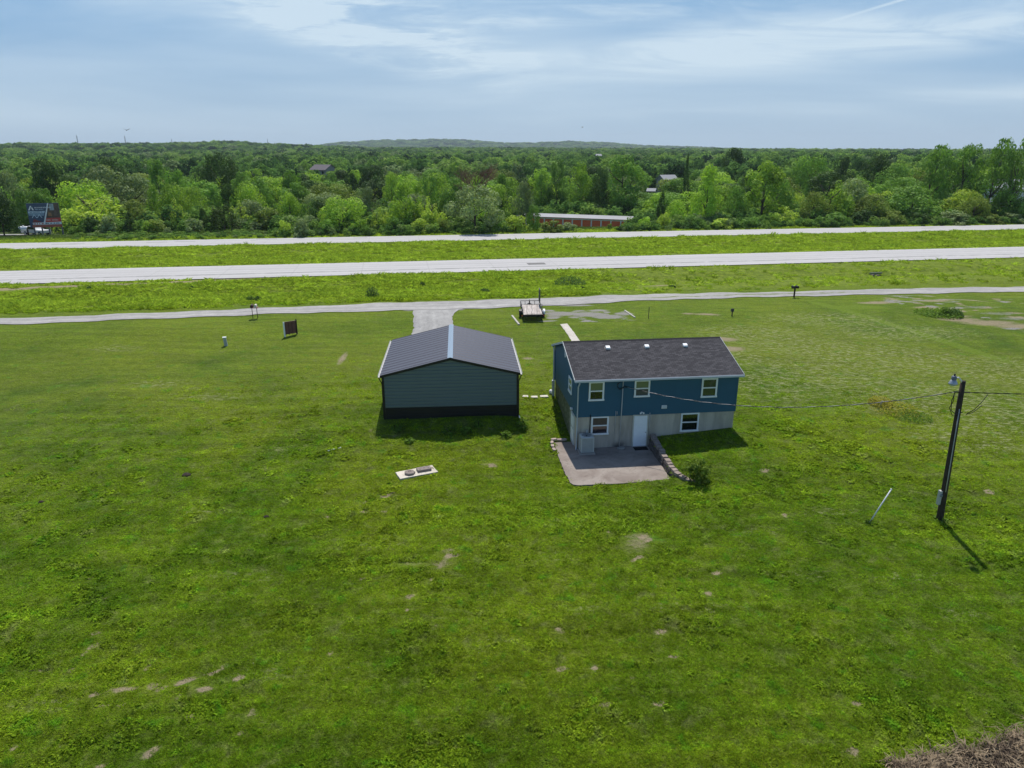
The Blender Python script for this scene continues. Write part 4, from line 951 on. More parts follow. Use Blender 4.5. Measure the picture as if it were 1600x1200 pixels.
# leaning white pipe
x, y, z = at(1357, 817); zt_ = z_at(1393, 764, x, y)
b = MB(); top = (z_at(1393, 764, x + .75, y) , )
dr = ray(1393, 764); tt_ = (y + .25) / dr[1]; tp = Vector((dr[0] * tt_, y + .25, CAMH + dr[2] * tt_)); bs = Vector((x, y, z - .1))
pp = empty('pipe_post', (x, y, z), 0, 'thin white plastic pipe leaning out of the lawn left of the utility pole', 'pipe')
b.tube([bs - Vector((x, y, z)), tp - Vector((x, y, z))], .032, 10); pipe = b.build('pipe', pbsdf('white_pvc', (.66, .68, .72), .35), pp, True)
b = MB(); v = tp - Vector((x, y, z)); dv = (v - (bs - Vector((x, y, z)))).normalized(); b.tube([v - dv * .06, v + dv * .01], .040, 10); b.build('cap', WHITE, pp, True)
# septic slab with two lids
cx, cy, cz = at(651, 738.5); sep = empty('septic_slab', (cx, cy, cz), R(25), 'pale rectangular concrete septic tank top set flush in the lawn', 'concrete slab')
SEPM = slab_mat('bleached_concrete', (.52, .47, .39), (.66, .60, .51))
b = MB(); b.prism(densify([(-1.12, -.47), (1.12, -.50), (1.10, .50), (-1.10, .47)], .2, .015), -.2, .05); b.build('slab', SEPM, sep, bevel=.01)
b = MB(); b.tube([(.85, .25, .05), (.86, .26, .10), (1.0, .0, .10), (1.0, -.02, .05)], .015, 6); b.build('lifting_loop', pbsdf('rust', (.12, .07, .05)), sep)
LIDM = pbsdf('brown_grey_concrete', (.24, .20, .18), .9, vary=.25, nscale=6, bump=.3)
def swl(a, w):
    c, s = math.cos(R(25)), math.sin(R(25)); return cx + a * c - w * s, cy + a * s + w * c
x, y = swl(-.42, -.06); lid = empty('septic_lid', (x, y, cz + .05), .2, 'hexagonal brown grey concrete lid on the left half of the septic slab', 'lid', 'lids on the septic slab')
b = MB(); b.lathe([(.30, 0), (.32, .04), (.31, .10), (.27, .13)], 7); b.build('cover', LIDM, lid); b = MB(); b.tube([(-.08, 0, .12), (-.06, 0, .18), (.06, 0, .18), (.08, 0, .12)], .012, 6); b.build('handle', pbsdf('rusty_bar', (.1, .06, .04)), lid)
x, y = swl(.45, .04); lid = empty('septic_lid', (x, y, cz + .05), R(22), 'rectangular concrete lid with finger holes on the right half of the septic slab', 'lid', 'lids on the septic slab')
b = MB(); b.box(-.40, .40, -.22, .22, 0, .14); b.build('cover', LIDM, lid, bevel=.02); b = MB()
for a, w in ((-.25, -.1), (.02, .02), (.25, -.08)): b.lathe([(.035, 0), (.035, .004)], 10, (a, w, .1405))
split(b, 'finger_hole', BLACK, lid)
# white stick in the grass
x, y, z = at(522, 703); b = MB(); b.tube([(-.32, -.20, .03), (.0, .0, .05), (.34, .24, .03)], .03, 8); b.tube([(.30, .22, .03), (.38, .25, .05)], .042, 8); o = b.build('plastic_pipe', WHITE, smooth=True); o.location = (x, y, z); tag(o, 'short white plastic pipe lying in the grass below the garage corner', 'pipe')
for k, (u, v, w, lab) in enumerate([(291, 742, .24, 'largest dark earth mound in the left lawn, below and left of the garage'), (64, 785, .13, 'small dark earth mound near the left edge of the lawn'), (416, 808, .14, 'small dark earth mound in the lawn below the larger one')]):
    x, y, z = at(u, v); r_ = random.Random(k); b = MB(); b.lathe([(w, -.03), (w * .95, .02), (w * .7, .06), (w * .35, .085), (.02, .09)], 11); b.v = [(q[0] * r_.uniform(.85, 1.25), q[1] * r_.uniform(.8, 1.15), q[2] * r_.uniform(.8, 1.2)) for q in b.v]; o = b.build('earth_mound', pbsdf('dark_soil', (.035, .026, .020), .95, vary=.4, nscale=9, bump=.6, bscale=30), smooth=True); o.location = (x, y, z); tag(o, lab, 'earth mound')
# stepping stones between garage and house
for k, (u, v, w, lab) in enumerate([(821, 620, .42, 'stepping stone nearest the garage in the row to the house'), (834.5, 621, .50, 'middle stepping stone of the row between garage and house'), (850, 620, .58, 'largest stepping stone, nearest the blue house')]):
    x, y, z = at(u, v); st = empty('stepping_stone', (x, y, z), R(-4 + 5 * k), lab, 'stepping stone', 'stepping stones between garage and house')
    b = MB(); b.prism(densify([(-w / 2, -.17), (w / 2, -.19), (w / 2 - .03, .18), (-w / 2 + .02, .17)], .1, .012), -.08, .07); b.build('tread', pbsdf('pale_stepping_stone', (.60, .57, .50), .9, vary=.12), st)
x, y, z = at(860.5, 615); b = MB(); b.lathe([(.11, 0), (.13, .05), (.13, .2), (.10, .26), (.04, .30)], 14); o = b.build('bucket', WHITE, smooth=True); o.location = (x, y, z); tag(o, 'small white bucket standing by the front corner of the blue house', 'bucket')
# front walk and landscape timbers
WALKM = slab_mat('walk_concrete', (.46, .42, .36), (.58, .54, .48))
def flat_poly(name, pxs, mat, dz=.035, step=.3):
    pts = densify([at(u, v)[:2] for u, v in pxs], step, .02); b = MB(); b.prism(pts, lambda x, y: gz(x, y) - .15, lambda x, y: gz(x, y) + dz); return b.build(name, mat)
tag(flat_poly('concrete_walk', [(875, 507), (886, 506), (897, 520), (908, 536), (912, 541), (897, 541), (893, 533), (885, 520)], WALKM), kind='structure')
TIM = pbsdf('bleached_timber', (.46, .44, .38), .9, vary=.25, nscale=4)
def timber(u0, v0, u1, v1, lab, w=.14):
    a, c = Vector(at(u0, v0)), Vector(at(u1, v1)); o = empty('landscape_timber', a, 0, lab, 'timber', 'landscape timbers round the parking pad'); b = MB(); b.bar(Vector((0, 0, .05)), c - a + Vector((0, 0, .05)), w, .13); b.build('beam', TIM, o, bevel=.015)
timber(976, 486, 992, 497, 'bleached timber edging the right end of the gravel parking patch')
timber(800, 494, 811, 508, 'pale timber lying in the grass left of the utility trailer', .18)
# thin stakes
def stake(u, v, h, lab, extra=None, col=(.06, .05, .045), w=.05):
    x, y, z = at(u, v); o = empty('stake', (x, y, z), 0, lab, 'stake'); b = MB(); b.bar((0, 0, -.1), (.02, 0, h), w); b.build('post', pbsdf('stake_wood', col, .9, vary=.2), o)
    if extra: b = MB(); b.box(*extra); b.build('marker', pbsdf('stake_marker', (.10, .10, .09)), o)
stake(1013, 498, 1.15, 'thin dark stake standing in the lawn right of the gravel parking patch')
stake(1143.5, 494, .65, 'short dark stake with a small plate beside the bare soil patch', (-.16, .16, -.03, .03, .45, .75), w=.09)
x, y, z = at(1373, 636); stk = empty('stake', (x, y, z), 0, 'small weathered stub poking out of the weeds left of the utility pole', 'stake'); b = MB(); b.bar((0, 0, -.1), (.18, 0, .45), .05); b.build('post', TIM, stk)

# mailboxes
def mailbox_body(L=.48, w=.17, h=.22):
    n = 8; prof = [(-w / 2, 0), (w / 2, 0), (w / 2, h - w / 2)] + [(w / 2 * math.cos(math.pi * k / n), h - w / 2 + w / 2 * math.sin(math.pi * k / n)) for k in range(1, n)] + [(-w / 2, h - w / 2)]
    m = len(prof); b = MB(); b.add([(x, -L / 2, z) for x, z in prof] + [(x, L / 2, z) for x, z in prof], [tuple(range(m)), tuple(range(2 * m - 1, m - 1, -1))] + [(i, m + i, m + (i + 1) % m, (i + 1) % m) for i in range(m)]); return b
x, y, z = at(399, 497.5)
mb1 = empty('mailbox_stand', (x, y, z), RTH, 'mailbox on two thin posts beside the gravel road left of the garage', 'mailbox')
b = MB(); b.bar((-.22, 0, -.2), (-.22, 0, 1.05), .05); b.build('leg', WOODP, mb1); b = MB(); b.bar((.22, 0, -.2), (.22, 0, 1.05), .05); b.build('leg', WOODP, mb1)
b = MB(); b.box(-.38, .38, -.26, .26, 1.05, 1.09); b.build('shelf', pbsdf('reddish_board', (.20, .09, .06), .8), mb1)
q = mailbox_body(.5, .24, .28); q.v = [(xx - .2, yy, zz + 1.092) for xx, yy, zz in q.v]; q.build('box', pbsdf('dark_maroon', (.06, .02, .02), .5), mb1)
q = mailbox_body(.5, .24, .28); q.v = [(xx + .14, yy, zz + 1.092) for xx, yy, zz in q.v]; q.build('box', pbsdf('cream_paint', (.66, .58, .52), .5), mb1)
x, y, z = at(1240.5, 464.5)
mb2 = empty('mailbox_stand', (x, y, z), RTH, 'pair of black mailboxes on one post beside the gravel road on the right', 'mailbox')
b = MB(); b.bar((0, 0, -.2), (0, 0, .98), .13); b.build('post', WOODP, mb2); b = MB(); b.box(-.40, .40, -.06, .06, .98, 1.03); b.build('crossbar', WOODP, mb2)
for sx in (-.22, .22):
    q = mailbox_body(.5, .22, .26); q.v = [(xx + sx, yy, zz + 1.032) for xx, yy, zz in q.v]; q.build('box', BLACK, mb2)
# weathered plywood sign seen from behind
x, y, z = at(455, 524)
sg = empty('plywood_sign', (x, y, z), R(38), 'weathered reddish brown plywood sign board seen from behind, on the left lawn', 'sign board')
PLY = pbsdf('weathered_plywood', (.175, .085, .062), .85, vary=.25, nscale=3)
b = MB(); b.box(-.52, .52, -.02, .02, .16, 1.30); b.build('board', PLY, sg)
b = MB()
for k in range(4): b.box(-.5 + k * .32, -.46 + k * .32, -.06, -.0205, .10, 1.26)
b.build('batten', pbsdf('batten', (.12, .06, .05), .9), sg)
b = MB(); b.bar((-.58, 0, -.2), (-.58, 0, 1.30), .11); b.build('post', WHITE, sg); b = MB(); b.bar((.57, 0, -.2), (.57, 0, 1.42), .08); b.build('post', WOODP, sg)
b = MB(); b.box(-.52, .52, .021, .03, .2, 1.3); b.build('sign_face', WHITE, sg)
# white utility pedestal
x, y, z = at(353.5, 540); pd = empty('utility_pedestal', (x, y, z), R(18), 'short white telephone pedestal leaning in the left lawn', 'utility pedestal')
b = MB(); b.add([(-.14, -.12, -.1), (.14, -.12, -.1), (.14, .12, -.1), (-.14, .12, -.1), (-.20, -.11, .72), (.06, -.11, .72), (.06, .11, .72), (-.20, .11, .72)], [(3, 2, 1, 0), (4, 5, 6, 7), (0, 1, 5, 4), (1, 2, 6, 5), (2, 3, 7, 6), (3, 0, 4, 7)]); b.build('housing', pbsdf('grey_green_plastic', (.40, .44, .42), .5), pd, bevel=.02)
b = MB(); b.box(-.23, .09, -.14, .14, .7205, .77); b.build('cap', WHITE, pd, bevel=.02)

# utility trailer
tx, ty, _ = at(833, 503); tz = gz(tx, ty + 2.5); TR = empty('utility_trailer', (tx, ty, tz), R(2.5), 'black utility trailer with plank deck and raised ramp gate beside the gravel road', 'trailer')
TL, TW, DZ = 4.7, 1.95, .58
PLK = bpy.data.materials.new('grey_planks'); PLK.use_nodes = True; t = NT(PLK.node_tree); bb = t.n['Principled BSDF']; P = t.new('ShaderNodeTexCoord').outputs['Object']; n1 = t.noise(t.mapping(P, sc=(7, .8, 1)), 1.0, 5, .65); t.link(t.mix(t.ramp(n1, .3, .7), (.36, .31, .28), (.62, .56, .52)), bb.inputs['Base Color']); bb.inputs['Roughness'].default_value = .9
b = MB(); npk = 9
for k in range(npk): b.box(-TW / 2 + .05 + k * (TW - .1) / npk, -TW / 2 + .05 + (k + 1) * (TW - .1) / npk - .012, .03, TL - .03, DZ, DZ + .04)
b.build('deck', PLK, TR)
b = MB(); b.box(-TW / 2, -TW / 2 + .05, 0, TL, DZ - .14, DZ + .06); b.box(TW / 2 - .05, TW / 2, 0, TL, DZ - .14, DZ + .06); b.box(-TW / 2 + .05, TW / 2 - .05, 0, .028, DZ - .16, DZ + .035); b.box(-TW / 2 + .05, TW / 2 - .05, TL - .028, TL, DZ - .14, DZ + .06)
for k in range(5): b.box(-TW / 2 + .05, TW / 2 - .05, .6 + k * .8, .66 + k * .8, DZ - .1, DZ - .003)
b.bar((-.5, TL, DZ - .08), (0, TL + 1.2, DZ - .08), .08); b.bar((.5, TL, DZ - .08), (0, TL + 1.2, DZ - .08), .08); b.build('frame', BLACK, TR)
b = MB()
for s in (-1, 1):
    x = s * (TW / 2 - .025); b.bar((x, 0.1, DZ + .42), (x, TL, DZ + .42), .05)
    for k in range(5): b.bar((x, .1 + k * (TL - .12) / 4, DZ + .06), (x, .1 + k * (TL - .12) / 4, DZ + .42), .045)
b.bar((-TW / 2, TL - .02, DZ + .42), (TW / 2, TL - .02, DZ + .42), .05)
for k in range(1, 4): b.bar((-TW / 2 + k * TW / 4, TL - .02, DZ + .06), (-TW / 2 + k * TW / 4, TL - .02, DZ + .42), .045)
b.build('side_rail', BLACK, TR)
b = MB(); gw = .72
for x in (-gw, -gw / 3, gw / 3, gw): b.bar((x + .12, -.05, .05), (x + .12, -.02, DZ + 1.05), .032)
for z in (.08, DZ + .1, DZ + 1.05): b.bar((-gw + .12, -.03, z), (gw + .12, -.03, z), .032)
b.build('ramp_gate', BLACK, TR)
b = MB(); b.box(TW / 2 - .10, TW / 2 - .02, TL - 1.25, TL - .05, DZ + .44, DZ + 1.75); b.build('upright_panel', pbsdf('grey_mesh_panel', (.05, .055, .055), .6), TR)
for s in (-1, 1):
    w_ = MB(); w_.lathe([(.20, -.10), (.30, -.10), (.34, -.06), (.34, .06), (.30, .10), (.20, .10)], 24, (s * (TW / 2 + .16), 1.75, .34), 'x'); wo = w_.build('wheel', pbsdf('tyre_rubber', (.015, .015, .016), .9), TR, True)
    w_ = MB(); w_.lathe([(.04, -.08), (.195, -.09), (.195, .09), (.04, .08)], 20, (s * (TW / 2 + .16), 1.75, .34), 'x'); w_.build('rim', WHITE, wo, True)
    w_ = MB(); pts = [(s * (TW / 2 + .02), 1.75 + .48 * math.cos(a), .36 + .42 * math.sin(a)) for a in np.linspace(.1, math.pi - .1, 9)]
    for p_, q_ in zip(pts[:-1], pts[1:]): w_.add([p_, q_, (q_[0] + s * .27, q_[1], q_[2]), (p_[0] + s * .27, p_[1], p_[2]), (p_[0], p_[1], p_[2] + .012), (q_[0], q_[1], q_[2] + .012), (q_[0] + s * .27, q_[1], q_[2] + .012), (p_[0] + s * .27, p_[1], p_[2] + .012)], [(3, 2, 1, 0), (4, 5, 6, 7), (0, 1, 5, 4), (1, 2, 6, 5), (2, 3, 7, 6), (3, 0, 4, 7)])
    w_.build('fender', BLACK if s < 0 else WHITE, TR)
b = MB(); b.tube([(0, TL + .9, 0), (0, TL + .9, .95)], .035, 8); b.build('jack', BLACK, TR); b = MB(); b.box(TW / 2 + .02, TW / 2 + .12, .02, .06, DZ - .12, DZ - .04); b.box(-TW / 2 - .12, -TW / 2 - .02, .02, .06, DZ - .12, DZ - .04); split(b, 'tail_light', pbsdf('red_lens', (.5, .02, .02), .3), TR)

# culvert mouth in the ditch
cu = empty('culvert', (49.6, 96.4, gz(49.6, 96.2) - .12), R(10), 'dark culvert mouth in the grassy ditch between gravel road and highway', 'culvert')
b = MB(); n = 20; ro, ri, L = .45, .38, 1.6
vs = []
for y_, r_ in ((-L / 2, ro), (L / 2, ro), (L / 2, ri), (-L / 2, ri)): vs += [(r_ * math.cos(2 * math.pi * k / n), y_, .45 + r_ * math.sin(2 * math.pi * k / n)) for k in range(n)]
b.add(vs, [(q * n + k, q * n + (k + 1) % n, ((q + 1) % 4) * n + (k + 1) % n, ((q + 1) % 4) * n + k) for q in range(4) for k in range(n)]); b.build('pipe', pbsdf('rusty_culvert', (.08, .07, .06), .8), cu, True)
b = MB(); b.box(-.9, .9, .1, .3, .92, 1.12); b.build('headwall', pbsdf('mossy_concrete', (.2, .22, .16)), cu)

# ------------------------------------------------------------------ beyond the highway: billboard, storage units, houses, masts
def text_mesh(name, s, size, mat, parent, loc, rot, extrude=.004, align='LEFT', bold=0.0):
    cu_ = bpy.data.curves.new(name, 'FONT'); cu_.body = s; cu_.size = size; cu_.extrude = extrude; cu_.align_x = align; cu_.offset = bold
    o = bpy.data.objects.new(name, cu_); COL.objects.link(o)
    dg = bpy.context.evaluated_depsgraph_get(); me = bpy.data.meshes.new_from_object(o.evaluated_get(dg)); bpy.data.objects.remove(o)
    me.materials.clear(); o = link_mesh(name, me, mat, parent); o.location = loc; o.rotation_euler = rot; return o
bx_, by_, bz_ = at_d(62, 166); bgz = gz(bx_, by_)
BW, BH = 5.3, 4.5
zb0 = z_at(62, 355.5, bx_, by_) - bgz                                # panel foot above the ground
BYAW = R(22)
bill = empty('billboard', (bx_, by_, bgz), BYAW, 'roadside billboard with navy, red and white panels on four grey posts', 'billboard')
NAVY = pbsdf('navy_vinyl', (.045, .075, .135), .4); RED = pbsdf('red_vinyl', (.50, .06, .05), .45); BWH = pbsdf('white_vinyl', (.72, .74, .76), .4); PALE = pbsdf('pale_blue_vinyl', (.46, .56, .66), .4); DARKP = pbsdf('dark_photo', (.11, .075, .055), .5, vary=.6, nscale=2.2); BRICKR = pbsdf('brick_red_vinyl', (.40, .11, .07), .5)
b = MB(); b.box(-BW / 2, BW / 2, -.10, .10, zb0, zb0 + BH); panel = b.build('panel', NAVY, bill)
def poly_on(name, pts, mat, o=.012, parent=None):
    b = MB(); n = len(pts); b.add([(x * BW - BW / 2, -.10 - o, zb0 + z * BH) for x, z in pts] + [(x * BW - BW / 2, -.098, zb0 + z * BH) for x, z in pts], [tuple(range(n))] + [((i + 1) % n, i, n + i, n + (i + 1) % n) for i in range(n)]); return b.build(name, mat, parent or panel)
poly_on('photo_panel', [(.50, .26), (.995, .26), (.995, .99), (.66, .99)], DARKP, .008)
poly_on('figure_patch', [(.70, .70), (.84, .70), (.84, .97), (.72, .97)], pbsdf('grey_photo', (.28, .33, .36), .5, vary=.4), .014)
poly_on('figure_patch', [(.62, .48), (.74, .46), (.72, .60), (.64, .62)], pbsdf('tan_photo', (.36, .19, .09), .5, vary=.4), .014)
poly_on('figure_patch', [(.80, .46), (.92, .46), (.90, .70), (.83, .70)], pbsdf('brown_photo', (.14, .10, .08), .5, vary=.4), .014)
poly_on('red_band', [(.44, .20), (.995, .20), (.995, .385), (.50, .385)], RED, .016)
poly_on('white_band', [(.10, .115), (.995, .115), (.995, .215), (.10, .20)], BWH, .020)
poly_on('brick_band', [(.07, .0), (.995, .0), (.995, .112), (.07, .112)], BRICKR, .018)
poly_on('red_wedge', [(.09, .205), (.42, .205), (.16, .36)], pbsdf('dull_red_vinyl', (.22, .05, .05), .5), .012)
poly_on('white_stripe', [(.42, .12), (.47, .12), (.70, .99), (.66, .99)], BWH, .026)
poly_on('pale_band', [(.02, .60), (.52, .60), (.545, .68), (.02, .68)], PALE, .012)
poly_on('pale_field', [(.02, .50), (.49, .48), (.52, .60), (.02, .60)], pbsdf('slate_blue_vinyl', (.20, .28, .37), .4), .010)
# triangular emblem of the sign
poly_on('emblem', [(.035, .72), (.115, .90), (.155, .90), (.085, .72)], BWH, .022); poly_on('emblem', [(.165, .87), (.215, .72), (.165, .72), (.145, .80)], BWH, .022)
# gabled roof drawing
for a in (.10, .26): poly_on('roof_drawing', [(a, .40), (a + .085, .56), (a + .17, .40), (a + .145, .40), (a + .085, .515), (a + .025, .40)], PALE, .018)
rx90 = (R(90), 0, 0)
text_mesh('lettering', 'TRI STATE ROOFING', .29, BWH, panel, (-BW / 2 + .235 * BW, -.122, zb0 + .80 * BH), rx90, bold=.008)
def text_blocks(x0, x1, z, h, mat, seed, o=.024):
    """a line of lettering too small to read: short blocks with word gaps"""
    r = random.Random(seed); x = x0; b = MB()
    while x < x1:
        w = r.uniform(.6, 1.0) * h * .7
        if r.random() < .82: b.box(x * 1.0 - BW / 2, x + w - BW / 2, -.10 - o, -.098, zb0 + z, zb0 + z + h * r.uniform(.85, 1.0))
        x += w * 1.35
    b.build('lettering', mat, panel)['kind'] = 'stuff'
text_blocks(.24 * BW, .52 * BW, .735 * BH, .13, PALE, 1, .014)
text_blocks(.04 * BW, .46 * BW, .625 * BH, .16, NAVY, 2, .016)
text_blocks(.12 * BW, .42 * BW, .130 * BH, .27, RED, 3)
text_blocks(.46 * BW, .92 * BW, .138 * BH, .22, NAVY, 4)
text_blocks(.54 * BW, .94 * BW, .265 * BH, .30, pbsdf('pink_white', (.60, .36, .33)), 5, .020)
GREYPOST = pbsdf('grey_post', (.18, .18, .18), .8)
for fx in (.10, .34, .56, .97):
    b = MB(); b.bar((-BW / 2 + fx * BW, .22, -2.0), (-BW / 2 + fx * BW, .22, zb0 + BH * .9), .24, .20); b.build('post', GREYPOST, bill)
b = MB()
for z in (.6, 2.0, 3.4): b.box(-BW / 2 + .1, BW / 2 - .1, .101, .16, zb0 + z, zb0 + z + .14)
split(b, 'brace', GREYPOST, bill)

def vehicle_pickup(loc, rz, body, label):
    v = empty('parked_truck', loc, rz, label, 'truck')
    b = MB(); 
    side = [(-2.7, .45), (-2.7, 1.0), (-1.0, 1.05), (-.9, 1.1), (-.4, 1.75), (.9, 1.78), (1.35, 1.12), (2.5, 1.0), (2.75, .85), (2.75, .45)]
    n = len(side); w = .95
    b.add([(x, -w, z) for x, z in side] + [(x, w, z) for x, z in side], [tuple(range(n)), tuple(range(2 * n - 1, n - 1, -1))] + [(i, n + i, n + (i + 1) % n, (i + 1) % n) for i in range(n)]); b.build('body', body, v, bevel=.06)
    b = MB(); 
    for s in (-1, 1): b.add([(-.75, s * .962, 1.15), (1.2, s * .962, 1.15), (.82, s * .962, 1.68), (-.35, s * .962, 1.68)], [(0, 1, 2, 3)])
    b.add([(1.40, -.8, 1.15), (1.40, .8, 1.15), (.98, .75, 1.70), (.98, -.75, 1.70)], [(0, 1, 2, 3)]); b.build('window', PANE_DARK, v)
    for x in (-1.75, 1.75):
        for s in (-1, 1):
            b = MB(); b.lathe([(.2, -.12), (.36, -.12), (.38, -.08), (.38, .08), (.36, .12), (.2, .12)], 20, (x, s * .86, .38), 'y'); wo = b.build('wheel', pbsdf('tyre_rubber', (.012, .012, .012), .9), v, True)
            b = MB(); b.lathe([(.05, -.13), (.2, -.135), (.2, .135), (.05, .13)], 16, (x, s * .86, .38), 'y'); b.build('rim', STEEL, wo, True)
    for s in (-.7, .7): b = MB(); b.box(2.70, 2.77, s - .15, s + .15, .72, .88); b.build('headlight', BWH, v)
    return v
vx, vy, vz = at_d(42, 172); vz = z_at(42, 356, vx, vy); 
def on_pixel(u, v, D):
    """where a ground level thing sits whose foot shows at this pixel, D metres away"""
    x, y, _ = at_d(u, D); return x, y
WTRK = pbsdf('white_car_paint', (.75, .76, .78), .25, vary=.03)
vx, vy = on_pixel(44, 0, 171); vehicle_pickup((vx, vy, gz(vx, vy)), R(165), WTRK, 'white pickup parked behind the left foot of the billboard')
gxx, gyy = on_pixel(25, 0, 184); tk = empty('propane_tank', (gxx, gyy, gz(gxx, gyy)), R(8), 'white horizontal propane tank on the grass left of the billboard', 'tank')
b = MB(); b.lathe([(.05, -1.05), (.32, -1.0), (.48, -.8), (.52, -.6), (.52, .6), (.48, .8), (.32, 1.0), (.05, 1.05)], 20, (0, 0, .95), 'x'); b.build('shell', WTRK, tk, True)
b = MB(); b.box(-.7, -.55, -.3, .3, -.1, .52); b.box(.55, .7, -.3, .3, -.1, .52); split(b, 'foot', GREYPOST, tk); b = MB(); b.lathe([(.16, 0), (.16, .14), (.1, .2)], 14, (0, 0, 1.45)); b.build('valve_dome', WTRK, tk, True)
# lane behind the billboard, laid over the ground
def lane(name, pts, w, mat, dz=.06):
    p = np.array(pts, float); s = np.r_[0, np.cumsum(np.hypot(*np.diff(p, axis=0).T))]; n = int(s[-1] / 1.0) + 2; q = np.linspace(0, s[-1], n); P_ = np.c_[np.interp(q, s, p[:, 0]), np.interp(q, s, p[:, 1])]
    T_ = np.gradient(P_, axis=0); T_ /= np.linalg.norm(T_, axis=1)[:, None]; N_ = np.c_[-T_[:, 1], T_[:, 0]]
    V = []; m = 5
    for j in range(m):
        o = P_ + N_ * (j / (m - 1) - .5) * w; V.append(np.c_[o, ground(o[:, 0], o[:, 1]) + dz])
    V = np.stack(V, 1).reshape(-1, 3); ii = np.arange(n * m).reshape(n, m); me = mesh_np(name, V, np.stack([ii[:-1, :-1], ii[1:, :-1], ii[1:, 1:], ii[:-1, 1:]], -1).reshape(-1, 4))
    return tag(link_mesh(name, me, mat, smooth=True), kind='structure')
lp = [on_pixel(u, 0, D) for u, D in ((-150, 205), (-60, 182), (0, 174), (30, 172), (46, 171))]
lane('gravel_lane', lp, 4.2, DRV, .12)
ppx = on_pixel(30.5, 0, 169.5); po = empty('gate_post', (*ppx, gz(*ppx)), 0, 'short brown post at the end of the lane left of the billboard', 'post'); b = MB(); b.bar((0, 0, -.2), (0, 0, 1.1), .22); b.build('post', WOODP, po); b = MB(); b.box(-.13, .13, -.13, .13, 1.1, 1.14); b.build('cap', WOODP, po)

# self-storage block with orange doors
sx_, sy_ = on_pixel(988, 0, 168.5); SY = R(-22); sz_ = -.75
sto = empty('storage_building', (sx_, sy_, sz_), SY, 'long low storage building with orange roller doors and pale metal roof beyond the highway', 'storage building')
LEN, DEP, SH = 28.0, 9.0, 3.0
CREAM = pbsdf('cream_metal', (.82, .80, .76), .5, vary=.05); PALER = pbsdf('pale_metal_roof', (.38, .36, .36), .35, .2, vary=.06); ORNG = pbsdf('orange_roller_door', (.85, .17, .06), .5, vary=.08); GREENW = pbsdf('grey_green_metal', (.62, .66, .58), .5, vary=.06)
b = MB(); b.box(-LEN, -.02, .1, DEP, -3, SH); b.build('wall', CREAM, sto)
b = MB(); b.prism([(0, 0.0), (.06, 0.0), (.06, DEP), (0, DEP)], -3, lambda x, y: SH + .31 * (1 - abs(y - DEP / 2) / (DEP / 2))); b.build('end_wall', GREENW, sto)
b = MB()
nb = 12; bw = LEN / nb
for k in range(nb + 1): x = -k * bw; b.box(x - .15, x + (.15 if k else -.003), -.02, .099, -2, SH - .35)
b.box(-LEN, -.003, -.01, .099, SH - .349, SH - .02); split(b, 'pier', CREAM, sto)
for k in range(nb):
    x1 = -k * bw - .16; x0 = -(k + 1) * bw + .16
    b = MB(); nz = 12
    for q in range(nz): b.add([(x0, .06, -.2 + q * 2.75 / nz), (x1, .06, -.2 + q * 2.75 / nz), (x1, .03, -.2 + (q + .5) * 2.75 / nz), (x0, .03, -.2 + (q + .5) * 2.75 / nz), (x1, .06, -.2 + (q + 1) * 2.75 / nz), (x0, .06, -.2 + (q + 1) * 2.75 / nz)], [(0, 1, 2, 3), (3, 2, 4, 5)])
    b.build('roller_door', ORNG, sto)
b = MB(); rr_ = [(-.25, SH), (DEP / 2, SH + .38), (DEP + .25, SH)]
b.add([(x, y, z) for x in (-LEN - .2, .25) for y, z in rr_] + [(x, y, z - .10) for x in (-LEN - .2, .25) for y, z in rr_], [(0, 3, 4, 1), (1, 4, 5, 2), (6, 7, 10, 9), (7, 8, 11, 10), (0, 6, 9, 3), (2, 5, 11, 8), (3, 9, 10, 4), (4, 10, 11, 5), (1, 7, 6, 0), (2, 8, 7, 1)]); b.build('roof', PALER, sto)
b = MB(); b.box(-LEN - .2, .25, -.30, -.251, SH - .11, SH + .01); b.build('eave_trim', pbsdf('rust_red_trim', (.25, .06, .04), .5), sto)
